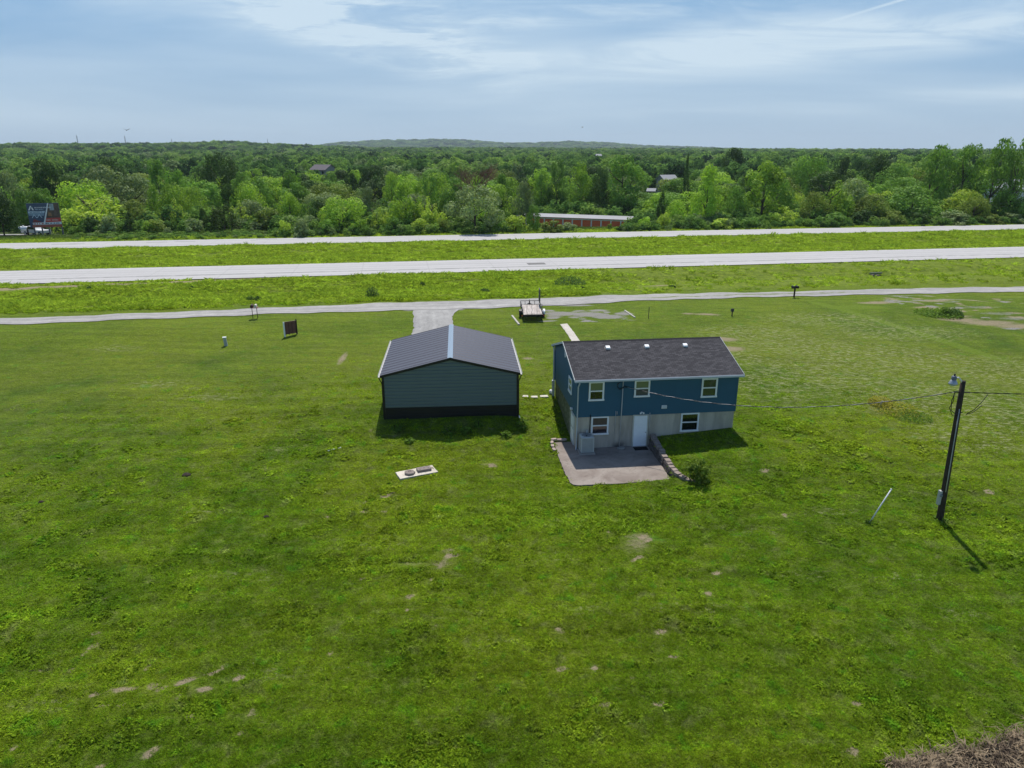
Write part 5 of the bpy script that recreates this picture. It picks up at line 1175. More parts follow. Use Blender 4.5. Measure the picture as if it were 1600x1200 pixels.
# houses half hidden in the wood
HCLEAR = []
def far_house(u, D, v_ridge, w, dpt, h, rz, wallc, roofc, label, cat='house', show=4.0):
    x, y, g = at_d(u, D); zr = z_at(u, v_ridge, x, y); base = zr - h
    ho = empty(cat.replace(' ', '_') if cat != 'house' else 'distant_house', (x, y, base), rz, label, cat)
    b = MB(); ze_ = h - dpt * .28
    b.box(-w / 2, w / 2, -dpt / 2, dpt / 2, min(g - base, 0) - 1, ze_); 
    for s in (-1, 1): b.add([(s * w / 2, -dpt / 2, ze_), (s * w / 2, dpt / 2, ze_), (s * w / 2, 0, h - .05)], [(0, 1, 2) if s > 0 else (1, 0, 2)])
    b.build('wall', wallc, ho)
    b = MB(); b.add([(-w / 2 - .3, -dpt / 2 - .4, ze_ - .2), (w / 2 + .3, -dpt / 2 - .4, ze_ - .2), (w / 2 + .3, 0, h), (-w / 2 - .3, 0, h), (w / 2 + .3, dpt / 2 + .4, ze_ - .2), (-w / 2 - .3, dpt / 2 + .4, ze_ - .2)] + [(-w / 2 - .3, -dpt / 2 - .4, ze_ - .4), (w / 2 + .3, -dpt / 2 - .4, ze_ - .4), (w / 2 + .3, 0, h - .2), (-w / 2 - .3, 0, h - .2), (w / 2 + .3, dpt / 2 + .4, ze_ - .4), (-w / 2 - .3, dpt / 2 + .4, ze_ - .4)],
        [(0, 1, 2, 3), (3, 2, 4, 5), (7, 6, 9, 8), (8, 9, 11, 10), (1, 0, 6, 7), (5, 4, 10, 11), (0, 3, 9, 6), (3, 5, 11, 9), (2, 1, 7, 8), (4, 2, 8, 10)]); b.build('roof', roofc, ho)
    b = MB()
    for k in range(3): b.box(-w / 2 + (k + .5) * w / 3 - .5, -w / 2 + (k + .5) * w / 3 + .5, -dpt / 2 - .05, -dpt / 2 - .003, ze_ - 2.0, ze_ - .7)
    b.build('window', PANE_DARK, ho)
    HCLEAR.append((x, y, max(w, dpt) * .5 + 2, u, D, z_at(u, v_ridge + show, x, y)))
GRF = pbsdf('grey_purple_roof', (.13, .115, .125), .8); WRF = pbsdf('white_metal_roof', (.27, .28, .30), .7, vary=.05); LWALL = pbsdf('light_siding', (.26, .26, .26), .6)
far_house(508, 330, 257, 9, 7, 7.5, R(-30), LWALL, GRF, 'house with a steep grey purple roof peeping out of the wood left of centre', show=4.5)
far_house(1041, 285, 273, 6, 5, 4, R(20), LWALL, WRF, 'white roofed shed showing between the trees right of the big green trees', show=2)
far_house(1018, 250, 294, 2.5, 2.5, 2.6, R(-20), LWALL, WRF, 'small pale shed low in the gap right of the big green trees', 'shed')
far_house(1596, 236, 280, 16, 9, 6, R(-8), WTRK, WRF, 'long white building glimpsed under the tall trees at the right edge', 'building', show=8)
far_house(933, 700, 240.5, 5, 5, 6, R(5), LWALL, WRF, 'tiny pale building far off in the wood above the storage block', 'building', show=2)
# radio masts on the ridge
def tower(u, v_top, D, w, label, red=True):
    x, y, g = at_d(u, D); zt_ = z_at(u, v_top, x, y); H_ = zt_ - g; r = empty('radio_mast', (x, y, g), .3, label, 'radio mast', 'masts on the left ridge')
    b = MB(); leg = [(w * math.cos(2 * math.pi * k / 3), w * math.sin(2 * math.pi * k / 3)) for k in range(3)]
    for lx, ly in leg: b.bar((lx, ly, 0), (lx * .6, ly * .6, H_ * .92), .35)
    nseg = 14
    for k in range(nseg):
        z0, z1 = H_ * .92 * k / nseg, H_ * .92 * (k + 1) / nseg; f0, f1 = 1 - .4 * k / nseg, 1 - .4 * (k + 1) / nseg
        for i in range(3): b.bar((leg[i][0] * f0, leg[i][1] * f0, z0), (leg[(i + 1) % 3][0] * f1, leg[(i + 1) % 3][1] * f1, z1), .22)
    b.build('lattice', MASTM, r); b = MB(); b.bar((0, 0, H_ * .9), (0, 0, H_), .4); b.build('antenna', MASTM, r)
MASTM = pbsdf('grey_steel_mast', (.16, .17, .19), .6)
tower(135.5, 210.5, 1850, 1.0, 'leftmost and slimmer of the two tall radio masts on the left ridge'); tower(208.5, 211.5, 1850, 1.3, 'right hand of the two tall radio masts on the left ridge'); tower(279.5, 216.5, 1900, .8, 'short faint radio mast on the ridge right of the two tall masts'); tower(426, 216.5, 1900, .8, 'tiny radio mast on the crest near the middle of the left half')
# birds
def bird(u, v, D, span, label):
    d = ray(u, v); t = D / np.linalg.norm(d); o = empty('bird', (d[0] * t, d[1] * t, CAMH + d[2] * t), .8, label, 'bird')
    b = MB(); b.lathe([(.005, -.30), (.05, -.2), (.085, 0), (.06, .18), (.045, .24), (.055, .30), (.01, .38)], 10, (0, 0, 0), 'y'); b.build('body', BLACK, o, True)
    for s in (-1, 1): b = MB(); b.add([(s * .04, -.14, .02), (s * .04, .14, .02), (s * span * .25, .16, .2), (s * span * .5, -.02, .34), (s * span * .25, -.14, .16), (s * .04, -.14, .035), (s * .04, .14, .035), (s * span * .25, .16, .215), (s * span * .5, -.02, .355), (s * span * .25, -.14, .175)], [(0, 1, 2, 3, 4), (9, 8, 7, 6, 5)]); b.build('wing', BLACK, o)
    b = MB(); b.add([(-.04, -.25, 0), (.04, -.25, 0), (.09, -.5, 0), (-.09, -.5, 0), (-.04, -.25, .012), (.04, -.25, .012), (.09, -.5, .012), (-.09, -.5, .012)], [(3, 2, 1, 0), (4, 5, 6, 7), (0, 1, 5, 4), (1, 2, 6, 5), (2, 3, 7, 6), (3, 0, 4, 7)]); b.build('tail', BLACK, o)
bird(198, 203.5, 170, 1.5, 'small dark bird flying above the left ridge'); bird(910, 199, 330, 1.5, 'tiny dark bird in the sky over the far hill')

# ------------------------------------------------------------------ trees
def quad_cloud(c, nrm, size, r, aspect=1.5):
    """leaf faces: centres c, normals nrm, sizes -> verts, quads"""
    n = len(c); nrm = nrm / np.maximum(np.linalg.norm(nrm, axis=1)[:, None], 1e-6)
    u = np.cross(nrm, r.normal(size=(n, 3))); u /= np.maximum(np.linalg.norm(u, axis=1)[:, None], 1e-6); w = np.cross(nrm, u)
    s = size[:, None] * .5
    k = r.uniform(.55, 1.0, (n, 4, 1))
    V = np.stack([c - u * s * aspect * k[:, 0], c - w * s * k[:, 1], c + u * s * aspect * k[:, 2], c + w * s * k[:, 3]], 1)
    return V.reshape(-1, 3), np.arange(4 * n).reshape(n, 4)
def leaf_mesh(name, lobes, n, leaf, r, up=.35, rnd=.7, fill=.06, droop=0.0, aspect=1.5):
    """lobes: (x,y,z, rx,ry,rz). faces spread over the lobe shells, more on the big ones"""
    L = np.array(lobes, float); area = (L[:, 3] * L[:, 4] + L[:, 3] * L[:, 5]) ; k = r.choice(len(L), n, p=area / area.sum())
    d = r.normal(size=(n, 3)); d /= np.linalg.norm(d, axis=1)[:, None]
    rad = np.where(r.random(n) < fill, r.uniform(.3, .9, n), r.uniform(.82, 1.12, n))
    c = L[k, :3] + d * L[k, 3:6] * rad[:, None]
    nr = d / L[k, 3:6] * L[k, 3:6].mean(1)[:, None] + r.normal(size=(n, 3)) * rnd + np.array([0, 0, up])
    V, F = quad_cloud(c, nr, r.uniform(.6, 1.35, n) * leaf, r, aspect)
    me = mesh_np(name, V, F)
    lt_ = r.random(len(L))[k] * .55 + r.random(n) * .45; hu = r.random(len(L))[k] * .6 + r.random(n) * .4
    ca = me.color_attributes.new('tint', 'FLOAT_COLOR', 'POINT')
    ca.data.foreach_set('color', np.repeat(np.c_[lt_, hu, lt_, np.ones(n)], 4, axis=0).astype(np.float32).ravel())
    return me
def lobes_round(r, n, cx=0, z0=.18, z1=1.0, w=.5, lob=.17, pw=1.0):
    out = []
    for i in range(n):
        a = r.uniform(0, 2 * math.pi); h = r.uniform(0, 1) ** .85; prof = math.sin(math.pi * min(1, .14 + .86 * (1 - h) ** pw * 1.0) * .5 + 0) if False else math.sqrt(max(0.02, 1 - (2 * (h - .38) / 1.28) ** 2))
        rr = w * prof * r.uniform(.55, .92); s = lob * r.uniform(.65, 1.25)
        out.append((rr * math.cos(a), rr * math.sin(a), z0 + (z1 - z0 - s * .7) * h + 0, s, s, s * r.uniform(.7, 1.0)))
    return out
def crown_lobes(kind, r):
    o = []
    if kind == 'round': o = lobes_round(r, 24, lob=.175)
    elif kind == 'oak': o = lobes_round(r, 34, z0=.22, w=.58, lob=.145)
    elif kind == 'plume':                                    # upright leafy plumes
        for i in range(46):
            a = r.uniform(0, 2 * math.pi); q = math.sqrt(r.uniform(0, 1)) * .42; top = 1.0 - .42 * (q / .42) ** 1.6 - r.uniform(0, .18); z = r.uniform(.12, 1) * top
            s = .085 * r.uniform(.7, 1.2); o.append((q * math.cos(a), q * math.sin(a), z - s, s, s, s * r.uniform(1.4, 2.2)))
    elif kind == 'tall':
        for i in range(48):
            h = r.uniform(.10, 1); w = .40 * math.sin(math.pi * (h * .80 + .14)) ** .6; a = r.uniform(0, 2 * math.pi); q = w * r.uniform(.35, .95); s = .105 * r.uniform(.65, 1.25) * (1.15 - .4 * h)
            o.append((q * math.cos(a), q * math.sin(a), h * .95 - s * .4, s, s, s * r.uniform(.8, 1.25)))
    elif kind == 'wind':
        for i in range(54):
            h = r.uniform(.14, 1); w = .42 * math.sin(math.pi * (h * .78 + .16)) ** .7; a = r.uniform(0, 2 * math.pi); q = w * r.uniform(.3, 1.0); s = .085 * r.uniform(.6, 1.25) * (1.2 - .45 * h)
            o.append((q * math.cos(a) + .16 * h * h, q * math.sin(a), h * .95 - s * .3, s * 1.5, s, s * .85))
    elif kind == 'cedar':
        for i in range(60):
            h = r.uniform(0.0, 1) ** 1.1; w = .46 * (1 - h) ** .75 + .02; a = r.uniform(0, 2 * math.pi); q = w * r.uniform(.45, .9); s = .075 * r.uniform(.7, 1.3) * (1.15 - .55 * h)
            o.append((q * math.cos(a), q * math.sin(a), .03 + h * .95, s, s, s * r.uniform(1.2, 1.9)))
    elif kind == 'egg':                                      # dense rounded juniper to the ground
        for i in range(60):
            h = r.uniform(0, 1); w = .5 * math.sqrt(max(.03, 1 - ((h - .32) / .70) ** 2)); a = r.uniform(0, 2 * math.pi); q = w * r.uniform(.6, .9); s = .09 * r.uniform(.7, 1.2)
            o.append((q * math.cos(a), q * math.sin(a), .02 + h * .92, s, s, s * 1.5))
    elif kind == 'bush':
        for i in range(30):
            h = r.uniform(0, 1); w = .52 * math.sqrt(max(.04, 1 - (h * .92) ** 2)); a = r.uniform(0, 2 * math.pi); q = w * r.uniform(.3, .95); s = .15 * r.uniform(.6, 1.2)
            o.append((q * math.cos(a), q * math.sin(a), h * .85, s, s, s * r.uniform(.7, 1.1)))
    return o
LEAF = {'yellow': leafmat('leaf_yellow_green', (.340, .480, .080), .36), 'mid': leafmat('leaf_mid_green', (.150, .295, .054), .28), 'dark': leafmat('leaf_dark_green', (.062, .125, .034), .22, .4),
        'gray': leafmat('leaf_grey_green', (.205, .290, .130), .24), 'olive': leafmat('leaf_olive_green', (.180, .260, .055), .28), 'cedar': leafmat('leaf_juniper', (.065, .110, .026), .2, .4), 'bright': leafmat('leaf_bright_green', (.250, .420, .058), .34)}
BARK = pbsdf('bark', (.085, .065, .050), .95, vary=.3, nscale=4)
def trunk_mesh(r, H=1.0, top=.62, rad=.022, limbs=6, lean=.02):
    b = MB(); pts = [(lean * math.sin(3 * h), lean * math.cos(2 * h) - lean, h) for h in np.linspace(-.06, top, 7)]
    b.tube(pts, [rad * (1.25 - .95 * i / 6) for i in range(7)], 7)
    for i in range(limbs):
        h = r.uniform(.2, top * .95); a = r.uniform(0, 2 * math.pi); L = r.uniform(.18, .34)
        p = Vector((0, 0, h)); q = p + Vector((math.cos(a) * L * .6, math.sin(a) * L * .6, L * .45)); s = q + Vector((math.cos(a) * L * .3, math.sin(a) * L * .3, L * .4)); b.tube([p, q, s], [rad * .5, rad * .32, rad * .12], 5)
    me = bpy.data.meshes.new('trunk'); me.from_pydata(b.v, [], b.f); me.update(); me.polygons.foreach_set('use_smooth', [True] * len(me.polygons)); me.materials.append(BARK); return me
# a library of crown shapes, one unit tall; leaves are sized for a tree about ten metres high
PAR = dict(round=(4600, .040, .25, .42), oak=(5200, .038, .25, .5), plume=(4600, .036, .15, .5), tall=(5400, .033, .2, .45), wind=(4800, .031, .2, .5), cedar=(3800, .032, .35, .5), egg=(4000, .036, .3, .5), bush=(2400, .066, .3, .5))
LIB = {}
for ki, kind in enumerate(PAR):
    n, leaf, up, rnd = PAR[kind]; LIB[kind] = []
    for v in range(3):
        r = np.random.default_rng(100 * ki + v); LIB[kind].append(leaf_mesh('crown_' + kind, crown_lobes(kind, r), n, leaf, r, up, rnd))
TRUNKS = [trunk_mesh(np.random.default_rng(900 + i)) for i in range(3)]
CROWNS = {}
def crown_mesh(kind, col, v):
    key = (kind, col, v)
    if key not in CROWNS: me = LIB[kind][v].copy(); me.materials.append(LEAF[col]); CROWNS[key] = me
    return CROWNS[key]
NAMES = dict(round='broadleaf_tree', oak='oak_tree', plume='broadleaf_tree', tall='tall_tree', wind='cottonwood_tree', cedar='cedar_tree', egg='juniper_tree', bush='bush')
TREES = []
def tree(x, y, h, w, kind, col, label, group, rz=None, v=None, zsink=.15):
    v = random.randrange(3) if v is None else v; z = gz(x, y) - zsink
    shrub = kind == 'bush'
    cat = 'bush' if shrub else 'tree'
    root = bpy.data.objects.new(NAMES[kind], None); COL.objects.link(root); root.location = (x, y, z)
    rz = random.uniform(0, 6.28) if rz is None else rz
    root.rotation_euler = (0, 0, rz); root.scale = (w, w, h); tag(root, label, cat, group)
    c = bpy.data.objects.new('crown', crown_mesh(kind, col, v)); COL.objects.link(c); c.parent = root
    t = bpy.data.objects.new('stem' if shrub else 'trunk', TRUNKS[v]); COL.objects.link(t); t.parent = root
    TREES.append((x, y, w, root)); return root
def road_D(u):
    """distance to the outer edge of the far carriageway along a bearing"""
    ta = (u - 800) / FPX / (_cp + 300 / FPX * _sp); y = 138.2 / (math.cos(RTH) - ta * math.sin(RTH)); return y * math.sqrt(1 + ta * ta)
def row_tree(u, vtop, wpx, kind, col, D, label, rz=None, vfix=None, hmin=.0):
    """survey a tree of the photo: its bearing, its top, its width, and how far off it stands"""
    if D < 200: D = road_D(u) + ((D - 152) * .9 + 11 if u < 425 else (D - 155) * .9 + 2.0)
    x, y, g = at_d(u, D); h = max(z_at(u, vtop, x, y) - g, 1.0); w = wpx * D / FPX * 1.0
    wf = {'round': 1.16, 'oak': 1.24, 'plume': .98, 'tall': .98, 'wind': 1.05, 'cedar': 1.0, 'egg': 1.06, 'bush': 1.22}[kind]
    return tree(x, y, h, w / wf, kind, col, label, 'bushes along the highway verge' if kind == 'bush' else 'trees of the wood behind the highway', rz, vfix)
HAND = [
 (135, 286, 104, 'plume', 'yellow', 168, 'big yellow green tree just right of the billboard'), (345, 321, 46, 'egg', 'cedar', 156, 'dense dark rounded juniper standing alone at the verge right of the yellow green trees'),
 (262, 300, 46, 'plume', 'yellow', 168, 'pale yellow tree with pointed plumes left of the lone dark juniper'), (238, 287, 40, 'cedar', 'bright', 182, 'light green pointed tree rising behind the pale yellow plumed tree'),
 (82, 246, 62, 'oak', 'dark', 214, 'large dark oak above the billboard'), (165, 260, 74, 'round', 'gray', 204, 'soft grey green willow like tree behind the big yellow tree'), (174, 245, 64, 'oak', 'dark', 262, 'dark oak on the skyline of the wood behind the grey green willow'),
 (347, 239, 68, 'oak', 'dark', 232, 'broad dark grey oak high in the wood behind the lone juniper'), (250, 248, 44, 'tall', 'mid', 226, 'mid green tall tree between the two dark oaks on the left'), (10, 266, 46, 'round', 'gray', 192, 'grey green tree at the left edge above the lane'),
 (40, 290, 42, 'round', 'mid', 184, 'mid green tree behind the propane tank'), (66, 292, 40, 'tall', 'mid', 186, 'mid green narrow tree directly behind the billboard'), (295, 337, 34, 'bush', 'gray', 155, 'grey green bush left of the lone dark juniper'), (236, 340, 36, 'bush', 'olive', 156, 'olive bush under the pale yellow plumed tree'),
 (195, 331, 26, 'cedar', 'dark', 158, 'small dark cedar right under the big yellow tree'), (160, 331, 36, 'bush', 'gray', 157, 'grey bush at the foot of the big yellow tree'), (133, 335, 30, 'bush', 'dark', 158, 'dark bush right behind the billboard posts'), (252, 354, 15, 'bush', 'gray', 152, 'smallest grey shrub in the verge left of the juniper'), (222, 344, 22, 'bush', 'bright', 155, 'small bright bush between the cedar and the olive bush'),
 (372, 306, 46, 'plume', 'yellow', 166, 'yellow green plumed tree just right of the lone dark juniper'), (393, 344, 26, 'bush', 'gray', 156, 'grey bush right of the lone dark juniper'), (356, 284, 38, 'tall', 'dark', 186, 'dark narrow tree behind the lone juniper'), (312, 324, 28, 'cedar', 'dark', 160, 'dark cedar left of and touching the lone juniper'), (205, 312, 46, 'round', 'olive', 174, 'olive tree between the big yellow tree and the pale plumes'),
 (300, 292, 44, 'round', 'bright', 184, 'bright rounded tree behind the gap left of the juniper'),
 (414, 321, 54, 'bush', 'olive', 158, 'wide dark olive thicket right of the yellow plumed tree'), (467, 334, 36, 'bush', 'gray', 155, 'round grey green bush by the verge left of the bright green pair'), (532, 304, 72, 'round', 'bright', 163, 'bright green rounded tree left of the yellow trees near the centre'), (586, 317, 44, 'plume', 'yellow', 163, 'bright yellow green tree in the front row left of centre'),
 (632, 284, 64, 'plume', 'bright', 168, 'tall leafy yellow green tree at the centre left of the dark grey tree'), (674, 299, 52, 'plume', 'yellow', 165, 'yellow green tree touching the left side of the dark grey tree'), (742, 289, 94, 'oak', 'gray', 158, 'big dark grey green tree overhanging the far carriageway'), (572, 290, 38, 'round', 'gray', 182, 'grey tree behind the bright pair left of centre'), (450, 298, 42, 'round', 'bright', 182, 'bright tree behind the olive thicket'),
 (548, 266, 32, 'tall', 'dark', 232, 'dark tree standing alone among paler crowns left of centre'), (585, 257, 52, 'oak', 'dark', 255, 'dark spreading tree in mid wood left of centre'), (612, 269, 32, 'round', 'bright', 228, 'bright small crown in mid wood left of centre'), (495, 310, 36, 'round', 'dark', 172, 'dark tree behind the round grey bush'), (700, 292, 46, 'round', 'mid', 178, 'mid green tree behind the left shoulder of the dark grey tree'),
 (818, 284, 36, 'round', 'gray', 180, 'grey green tree right of the big dark grey tree'), (870, 245, 42, 'tall', 'mid', 208, 'left tall tree behind the storage building'), (906, 252, 46, 'tall', 'bright', 208, 'middle lighter tall tree behind the storage building'), (972, 239, 88, 'tall', 'mid', 212, 'biggest tall green tree behind the right end of the storage building'), (845, 268, 36, 'tall', 'mid', 210, 'dark tall tree behind the left end of the storage building'), (940, 262, 40, 'tall', 'dark', 210, 'dark trunked tall tree behind the middle of the storage building'),
 (1071, 243, 20, 'cedar', 'dark', 212, 'slim dark spire rising above the wood right of the tall trees'), (1107, 256, 58, 'tall', 'bright', 170, 'light green tall tree in the front row right of the storage building'), (1141, 229, 36, 'oak', 'dark', 335, 'dark crown on the skyline right of centre'), (1192, 249, 84, 'tall', 'bright', 176, 'broad bright green tall tree right of the light green one'), (1036, 300, 32, 'cedar', 'dark', 172, 'dark pointed cedar right of the storage building'), (1060, 312, 36, 'round', 'bright', 168, 'bright small tree beside the dark pointed cedar'), (1150, 290, 40, 'round', 'mid', 172, 'mid green tree between the two light tall trees'),
 (1298, 271, 66, 'plume', 'bright', 170, 'pale yellow green peaked tree in the right half'), (1428, 291, 84, 'round', 'mid', 172, 'wide mid green tree in the front row on the right'), (1510, 294, 58, 'round', 'yellow', 170, 'yellow rounded tree in the front row under the tall cottonwoods'), (1527, 306, 44, 'egg', 'olive', 162, 'olive rounded tree touching the yellow rounded one'),
 (1450, 218, 64, 'wind', 'mid', 206, 'leftmost cottonwood of the tall windblown group at right'), (1500, 219, 60, 'wind', 'mid', 208, 'second cottonwood from the left in the tall windblown group'), (1547, 207, 58, 'wind', 'mid', 204, 'tallest windblown cottonwood on the skyline at right'), (1582, 208, 54, 'wind', 'mid', 204, 'cottonwood just right of the tallest windblown one'), (1612, 208, 54, 'wind', 'mid', 202, 'windblown cottonwood cut by the right edge of the picture'),
 (1368, 239, 50, 'oak', 'dark', 262, 'dark crown left of the windblown cottonwoods'), (1311, 243, 32, 'round', 'dark', 285, 'small dark crown in the wood above the pale peaked tree'), (1266, 237, 54, 'round', 'mid', 250, 'mid green rounded crown left of the small dark crown on the right'), (1572, 303, 34, 'round', 'dark', 180, 'dark tree near the right edge below the cottonwoods'), (1498, 327, 54, 'bush', 'gray', 158, 'wide grey bush under the yellow rounded tree'), (1352, 324, 40, 'bush', 'dark', 160, 'dark grey bush in the front row on the right'),
 (1232, 316, 48, 'plume', 'yellow', 164, 'yellow green small tree below the broad bright tall tree'), (1275, 300, 44, 'round', 'olive', 168, 'reddish olive tree left of the pale peaked tree'), (1368, 303, 52, 'round', 'olive', 168, 'olive tree between the pale peaked tree and the wide mid green tree'), (1215, 330, 30, 'bush', 'bright', 158, 'bright bush at the verge below the broad bright tall tree'), (1310, 330, 44, 'bush', 'mid', 159, 'mid green bush below the pale peaked tree'), (1400, 326, 44, 'bush', 'olive', 159, 'olive bush below the wide mid green tree'), (1445, 330, 40, 'bush', 'dark', 159, 'dark bush at the foot of the wide mid green tree'), (1555, 332, 36, 'bush', 'olive', 157, 'olive bush nearest the right end of the front row'), (1592, 330, 36, 'bush', 'gray', 158, 'grey bush at the right edge of the picture'),
 (806, 333, 50, 'bush', 'yellow', 157, 'yellow green bush left of the storage building'), (834, 317, 22, 'round', 'mid', 158, 'young tree hiding the left end of the storage building'), (862, 341, 46, 'bush', 'olive', 156, 'olive bush in front of the left storage doors'), (890, 346, 34, 'bush', 'gray', 157, 'grey bush in front of the middle storage doors'), (955, 347, 12, 'bush', 'olive', 158, 'small reddish shrub in front of the right storage doors'), (968, 352, 18, 'bush', 'bright', 157, 'low bright bush below the last storage door'), (1010, 337, 26, 'bush', 'bright', 158, 'bright bush right of the storage building end wall'), (1040, 330, 26, 'bush', 'yellow', 158, 'yellow bush below the dark pointed cedar'), (1085, 334, 40, 'bush', 'mid', 158, 'mid green bush below the light green tall tree'), (1130, 338, 44, 'bush', 'yellow', 157, 'low yellow hedge like bush right of the light green tall tree'), (1175, 337, 40, 'bush', 'mid', 157, 'mid green bush below the left side of the broad tall tree'),
 (992, 351, 16, 'bush', 'gray', 156, 'low grey bush against the storage end wall'), (775, 334, 30, 'bush', 'bright', 158, 'bright bush at the right foot of the dark grey tree'), (440, 342, 24, 'bush', 'yellow', 156, 'yellow bush left of the round grey bush'), (505, 340, 28, 'bush', 'mid', 157, 'mid green bush right of the round grey bush'), (560, 336, 36, 'bush', 'bright', 157, 'bright bush at the foot of the bright rounded tree'), (612, 336, 34, 'bush', 'mid', 157, 'mid green bush below the tall leafy tree at centre'), (655, 338, 34, 'bush', 'yellow', 157, 'yellow bush left of the dark grey tree foot'), (692, 338, 30, 'bush', 'olive', 157, 'olive bush beside the left foot of the dark grey tree'),
 (-8, 300, 46, 'round', 'dark', 158, 'dark tree cut by the left edge of the picture near the lane'), (20, 338, 22, 'bush', 'olive', 190, 'small bush behind the propane tank'),
]
for u, vt, wpx, kind, col, D, lab in HAND: row_tree(u, vt, wpx, kind, col, D, lab, rz=(0.3 if kind == 'wind' else None))
# the bare reddish tree above the dark grey one
def bare_tree():
    r = random.Random(5); x, y, g = at_d(742, 176); h = z_at(742, 251, x, y) - g
    root = empty('bare_tree', (x, y, g - .1), 0, 'leafless reddish brown tree rising above the big dark grey tree at centre', 'tree', 'trees of the wood behind the highway')
    b = MB(); tw = MB(); 
    def grow(p, d, L, rad, lvl):
        q = p + d * L; m = p + d * L * .5 + Vector((r.uniform(-.1, .1), r.uniform(-.1, .1), 0)) * L * .3
        (b if lvl < 3 else tw).tube([p, m, q], [rad, rad * .8, rad * .6], 5 if lvl < 3 else 3, caps=False)
        if lvl >= 5: return
        for i in range(4 if lvl else 7):
            a = r.uniform(0, 2 * math.pi); t = r.uniform(.35, .75) if lvl else r.uniform(.45, .8); nd = (d + Vector((math.cos(a), math.sin(a), .25)) * t).normalized(); nd.z = max(nd.z, .15); nd.normalize()
            f = r.uniform(.55, 1.0); grow(p + d * L * f, nd, L * r.uniform(.50, .72), rad * .52, lvl + 1)
    grow(Vector((0, 0, 0)), Vector((.02, 0, 1)), h * .45, .22, 0)
    zmax = max(v[2] for v in b.v + tw.v); k = h / zmax
    for q in (b, tw): q.v = [(vx * k * 1.25, vy * k * 1.25, vz * k) for vx, vy, vz in q.v]
    b.build('trunk', pbsdf('reddish_bark', (.16, .095, .07), .9), root); tw.build('twigs', pbsdf('reddish_twigs', (.215, .115, .080), .9), root)
    TREES.append((x, y, 8, root))
bare_tree()
# the mass of the wood: individual trees row behind row as far as about 300 metres
NEARD = 150.0
KINDS = [('round', 'mid'), ('round', 'bright'), ('oak', 'dark'), ('tall', 'mid'), ('round', 'olive'), ('plume', 'yellow'), ('round', 'gray'), ('cedar', 'dark'), ('tall', 'bright'), ('oak', 'mid'), ('round', 'dark')]
KW = np.array([2.6, 2.0, 1.3, 1.5, 1.1, 1.0, 1.2, .5, 1.1, 1.3, 1.0]); KW /= KW.sum()
WORDS = {'round': 'rounded', 'oak': 'spreading', 'tall': 'tall', 'plume': 'plumed', 'cedar': 'pointed'}
CWORDS = {'mid': 'mid green', 'bright': 'bright green', 'dark': 'dark green', 'olive': 'olive green', 'yellow': 'yellow green', 'gray': 'grey green'}
LAND = [(-300, 'beyond the left picture edge'), (0, 'above the lane at left'), (95, 'right of the billboard'), (210, 'under the left ridge masts'), (330, 'above the lone dark juniper'), (430, 'above the round grey bush'), (520, 'above the bright green pair'), (620, 'left of the bare tree'), (740, 'right of the bare tree'), (850, 'behind the storage building'), (1000, 'right of the biggest tree'), (1100, 'near the light tall tree'), (1210, 'left of the pale peaked tree'), (1310, 'right of the pale peaked tree'), (1420, 'below the windblown cottonwoods'), (1540, 'at the right edge')]
auto = []
def cap_h(x, y, w, h, D, u):
    for hx_, hy_, hr, hu, hD, zs in HCLEAR:                           # the roofs the photo shows stay in sight over the crowns in front
        if D < hD and abs(u - hu) < hr * FPX / hD * .8 + w * FPX / D * .4: h = min(h, CAMH + (zs - CAMH) * D / hD - gz(x, y) - .3)
    return h
def blocked(x, y, w, h, D, u):
    if any(math.hypot(x - q[0], y - q[1]) < q[2] + w * .45 for q in HCLEAR): return True
    c, s = math.cos(-SY), math.sin(-SY); lx = (x - sx_) * c - (y - sy_) * s; ly = (x - sx_) * s + (y - sy_) * c
    if -LEN - 3 < lx < 4 and -16 < ly < DEP + 3: return True
    if u < 62 and D < 178: return True
    return any(math.hypot(x - a, y - b_) < (w + ww) * .28 for a, b_, ww, _ in TREES)
rows = [160, 168, 177, 187, 198, 210, 223, 237, 252, 268, 285]
NMAX = 292 - len(HAND)
cand = []
for ri, Dr in enumerate(rows):
    sp = 6.8 + ri * .42
    na = int(1.36 * Dr / sp)
    for k in range(na):
        ta = -.70 + 1.40 * (k + random.uniform(-.3, .3)) / na; cand.append((Dr + random.uniform(-4, 4), ta, ri, sp))
cand.sort(key=lambda q: q[0])
for D, a, ri, sp in cand:
    if len(auto) >= NMAX: break
    ta = math.tan(a); u = 800 + ta * FPX * (_cp + (600 - 300) / FPX * _sp)
    y = D * math.cos(a); x = D * math.sin(a)
    if not (-60 < u < 1660): continue
    kind, col = KINDS[rng.choice(len(KINDS), p=KW)]
    w = sp * random.uniform(1.05, 1.5); h = random.uniform(7.5, 11.5) * (1.12 if kind in ('tall', 'oak') else 1.0)
    if kind == 'cedar': w *= .6
    if u > 1180: h *= 1.08
    if road_d(x, y) < (144.5 if u > 425 else 152) + w * .35 or blocked(x, y, w, h, D, u): continue
    if D < 172: h = min(h, random.uniform(5.5, 8.5))
    # keep the surveyed front trees in view
    h = cap_h(x, y, w, h, D, u)
    if h < 2.5: continue
    if any(D < road_D(q[0]) + q[5] - 148 and abs(u - q[0]) < q[2] * .45 for q in HAND if q[3] != 'bush'): continue
    r_ = tree(x, y, h, w * .92, kind, col, 'x', 'trees of the wood behind the highway'); auto.append((r_, kind, col, u, D))
lastD = auto[-1][4] if auto else 200
combos = {}
for a in auto:
    reg = [n for lo, n in LAND if a[3] >= lo][-1]; dep = 'second row' if a[4] < 175 else 'third row' if a[4] < 192 else 'mid wood' if a[4] < 215 else 'back rows'
    combos.setdefault((a[1], a[2], reg, dep), []).append(a)
NUMW = ['', '', 'two', 'three', 'four', 'five', 'six', 'seven']
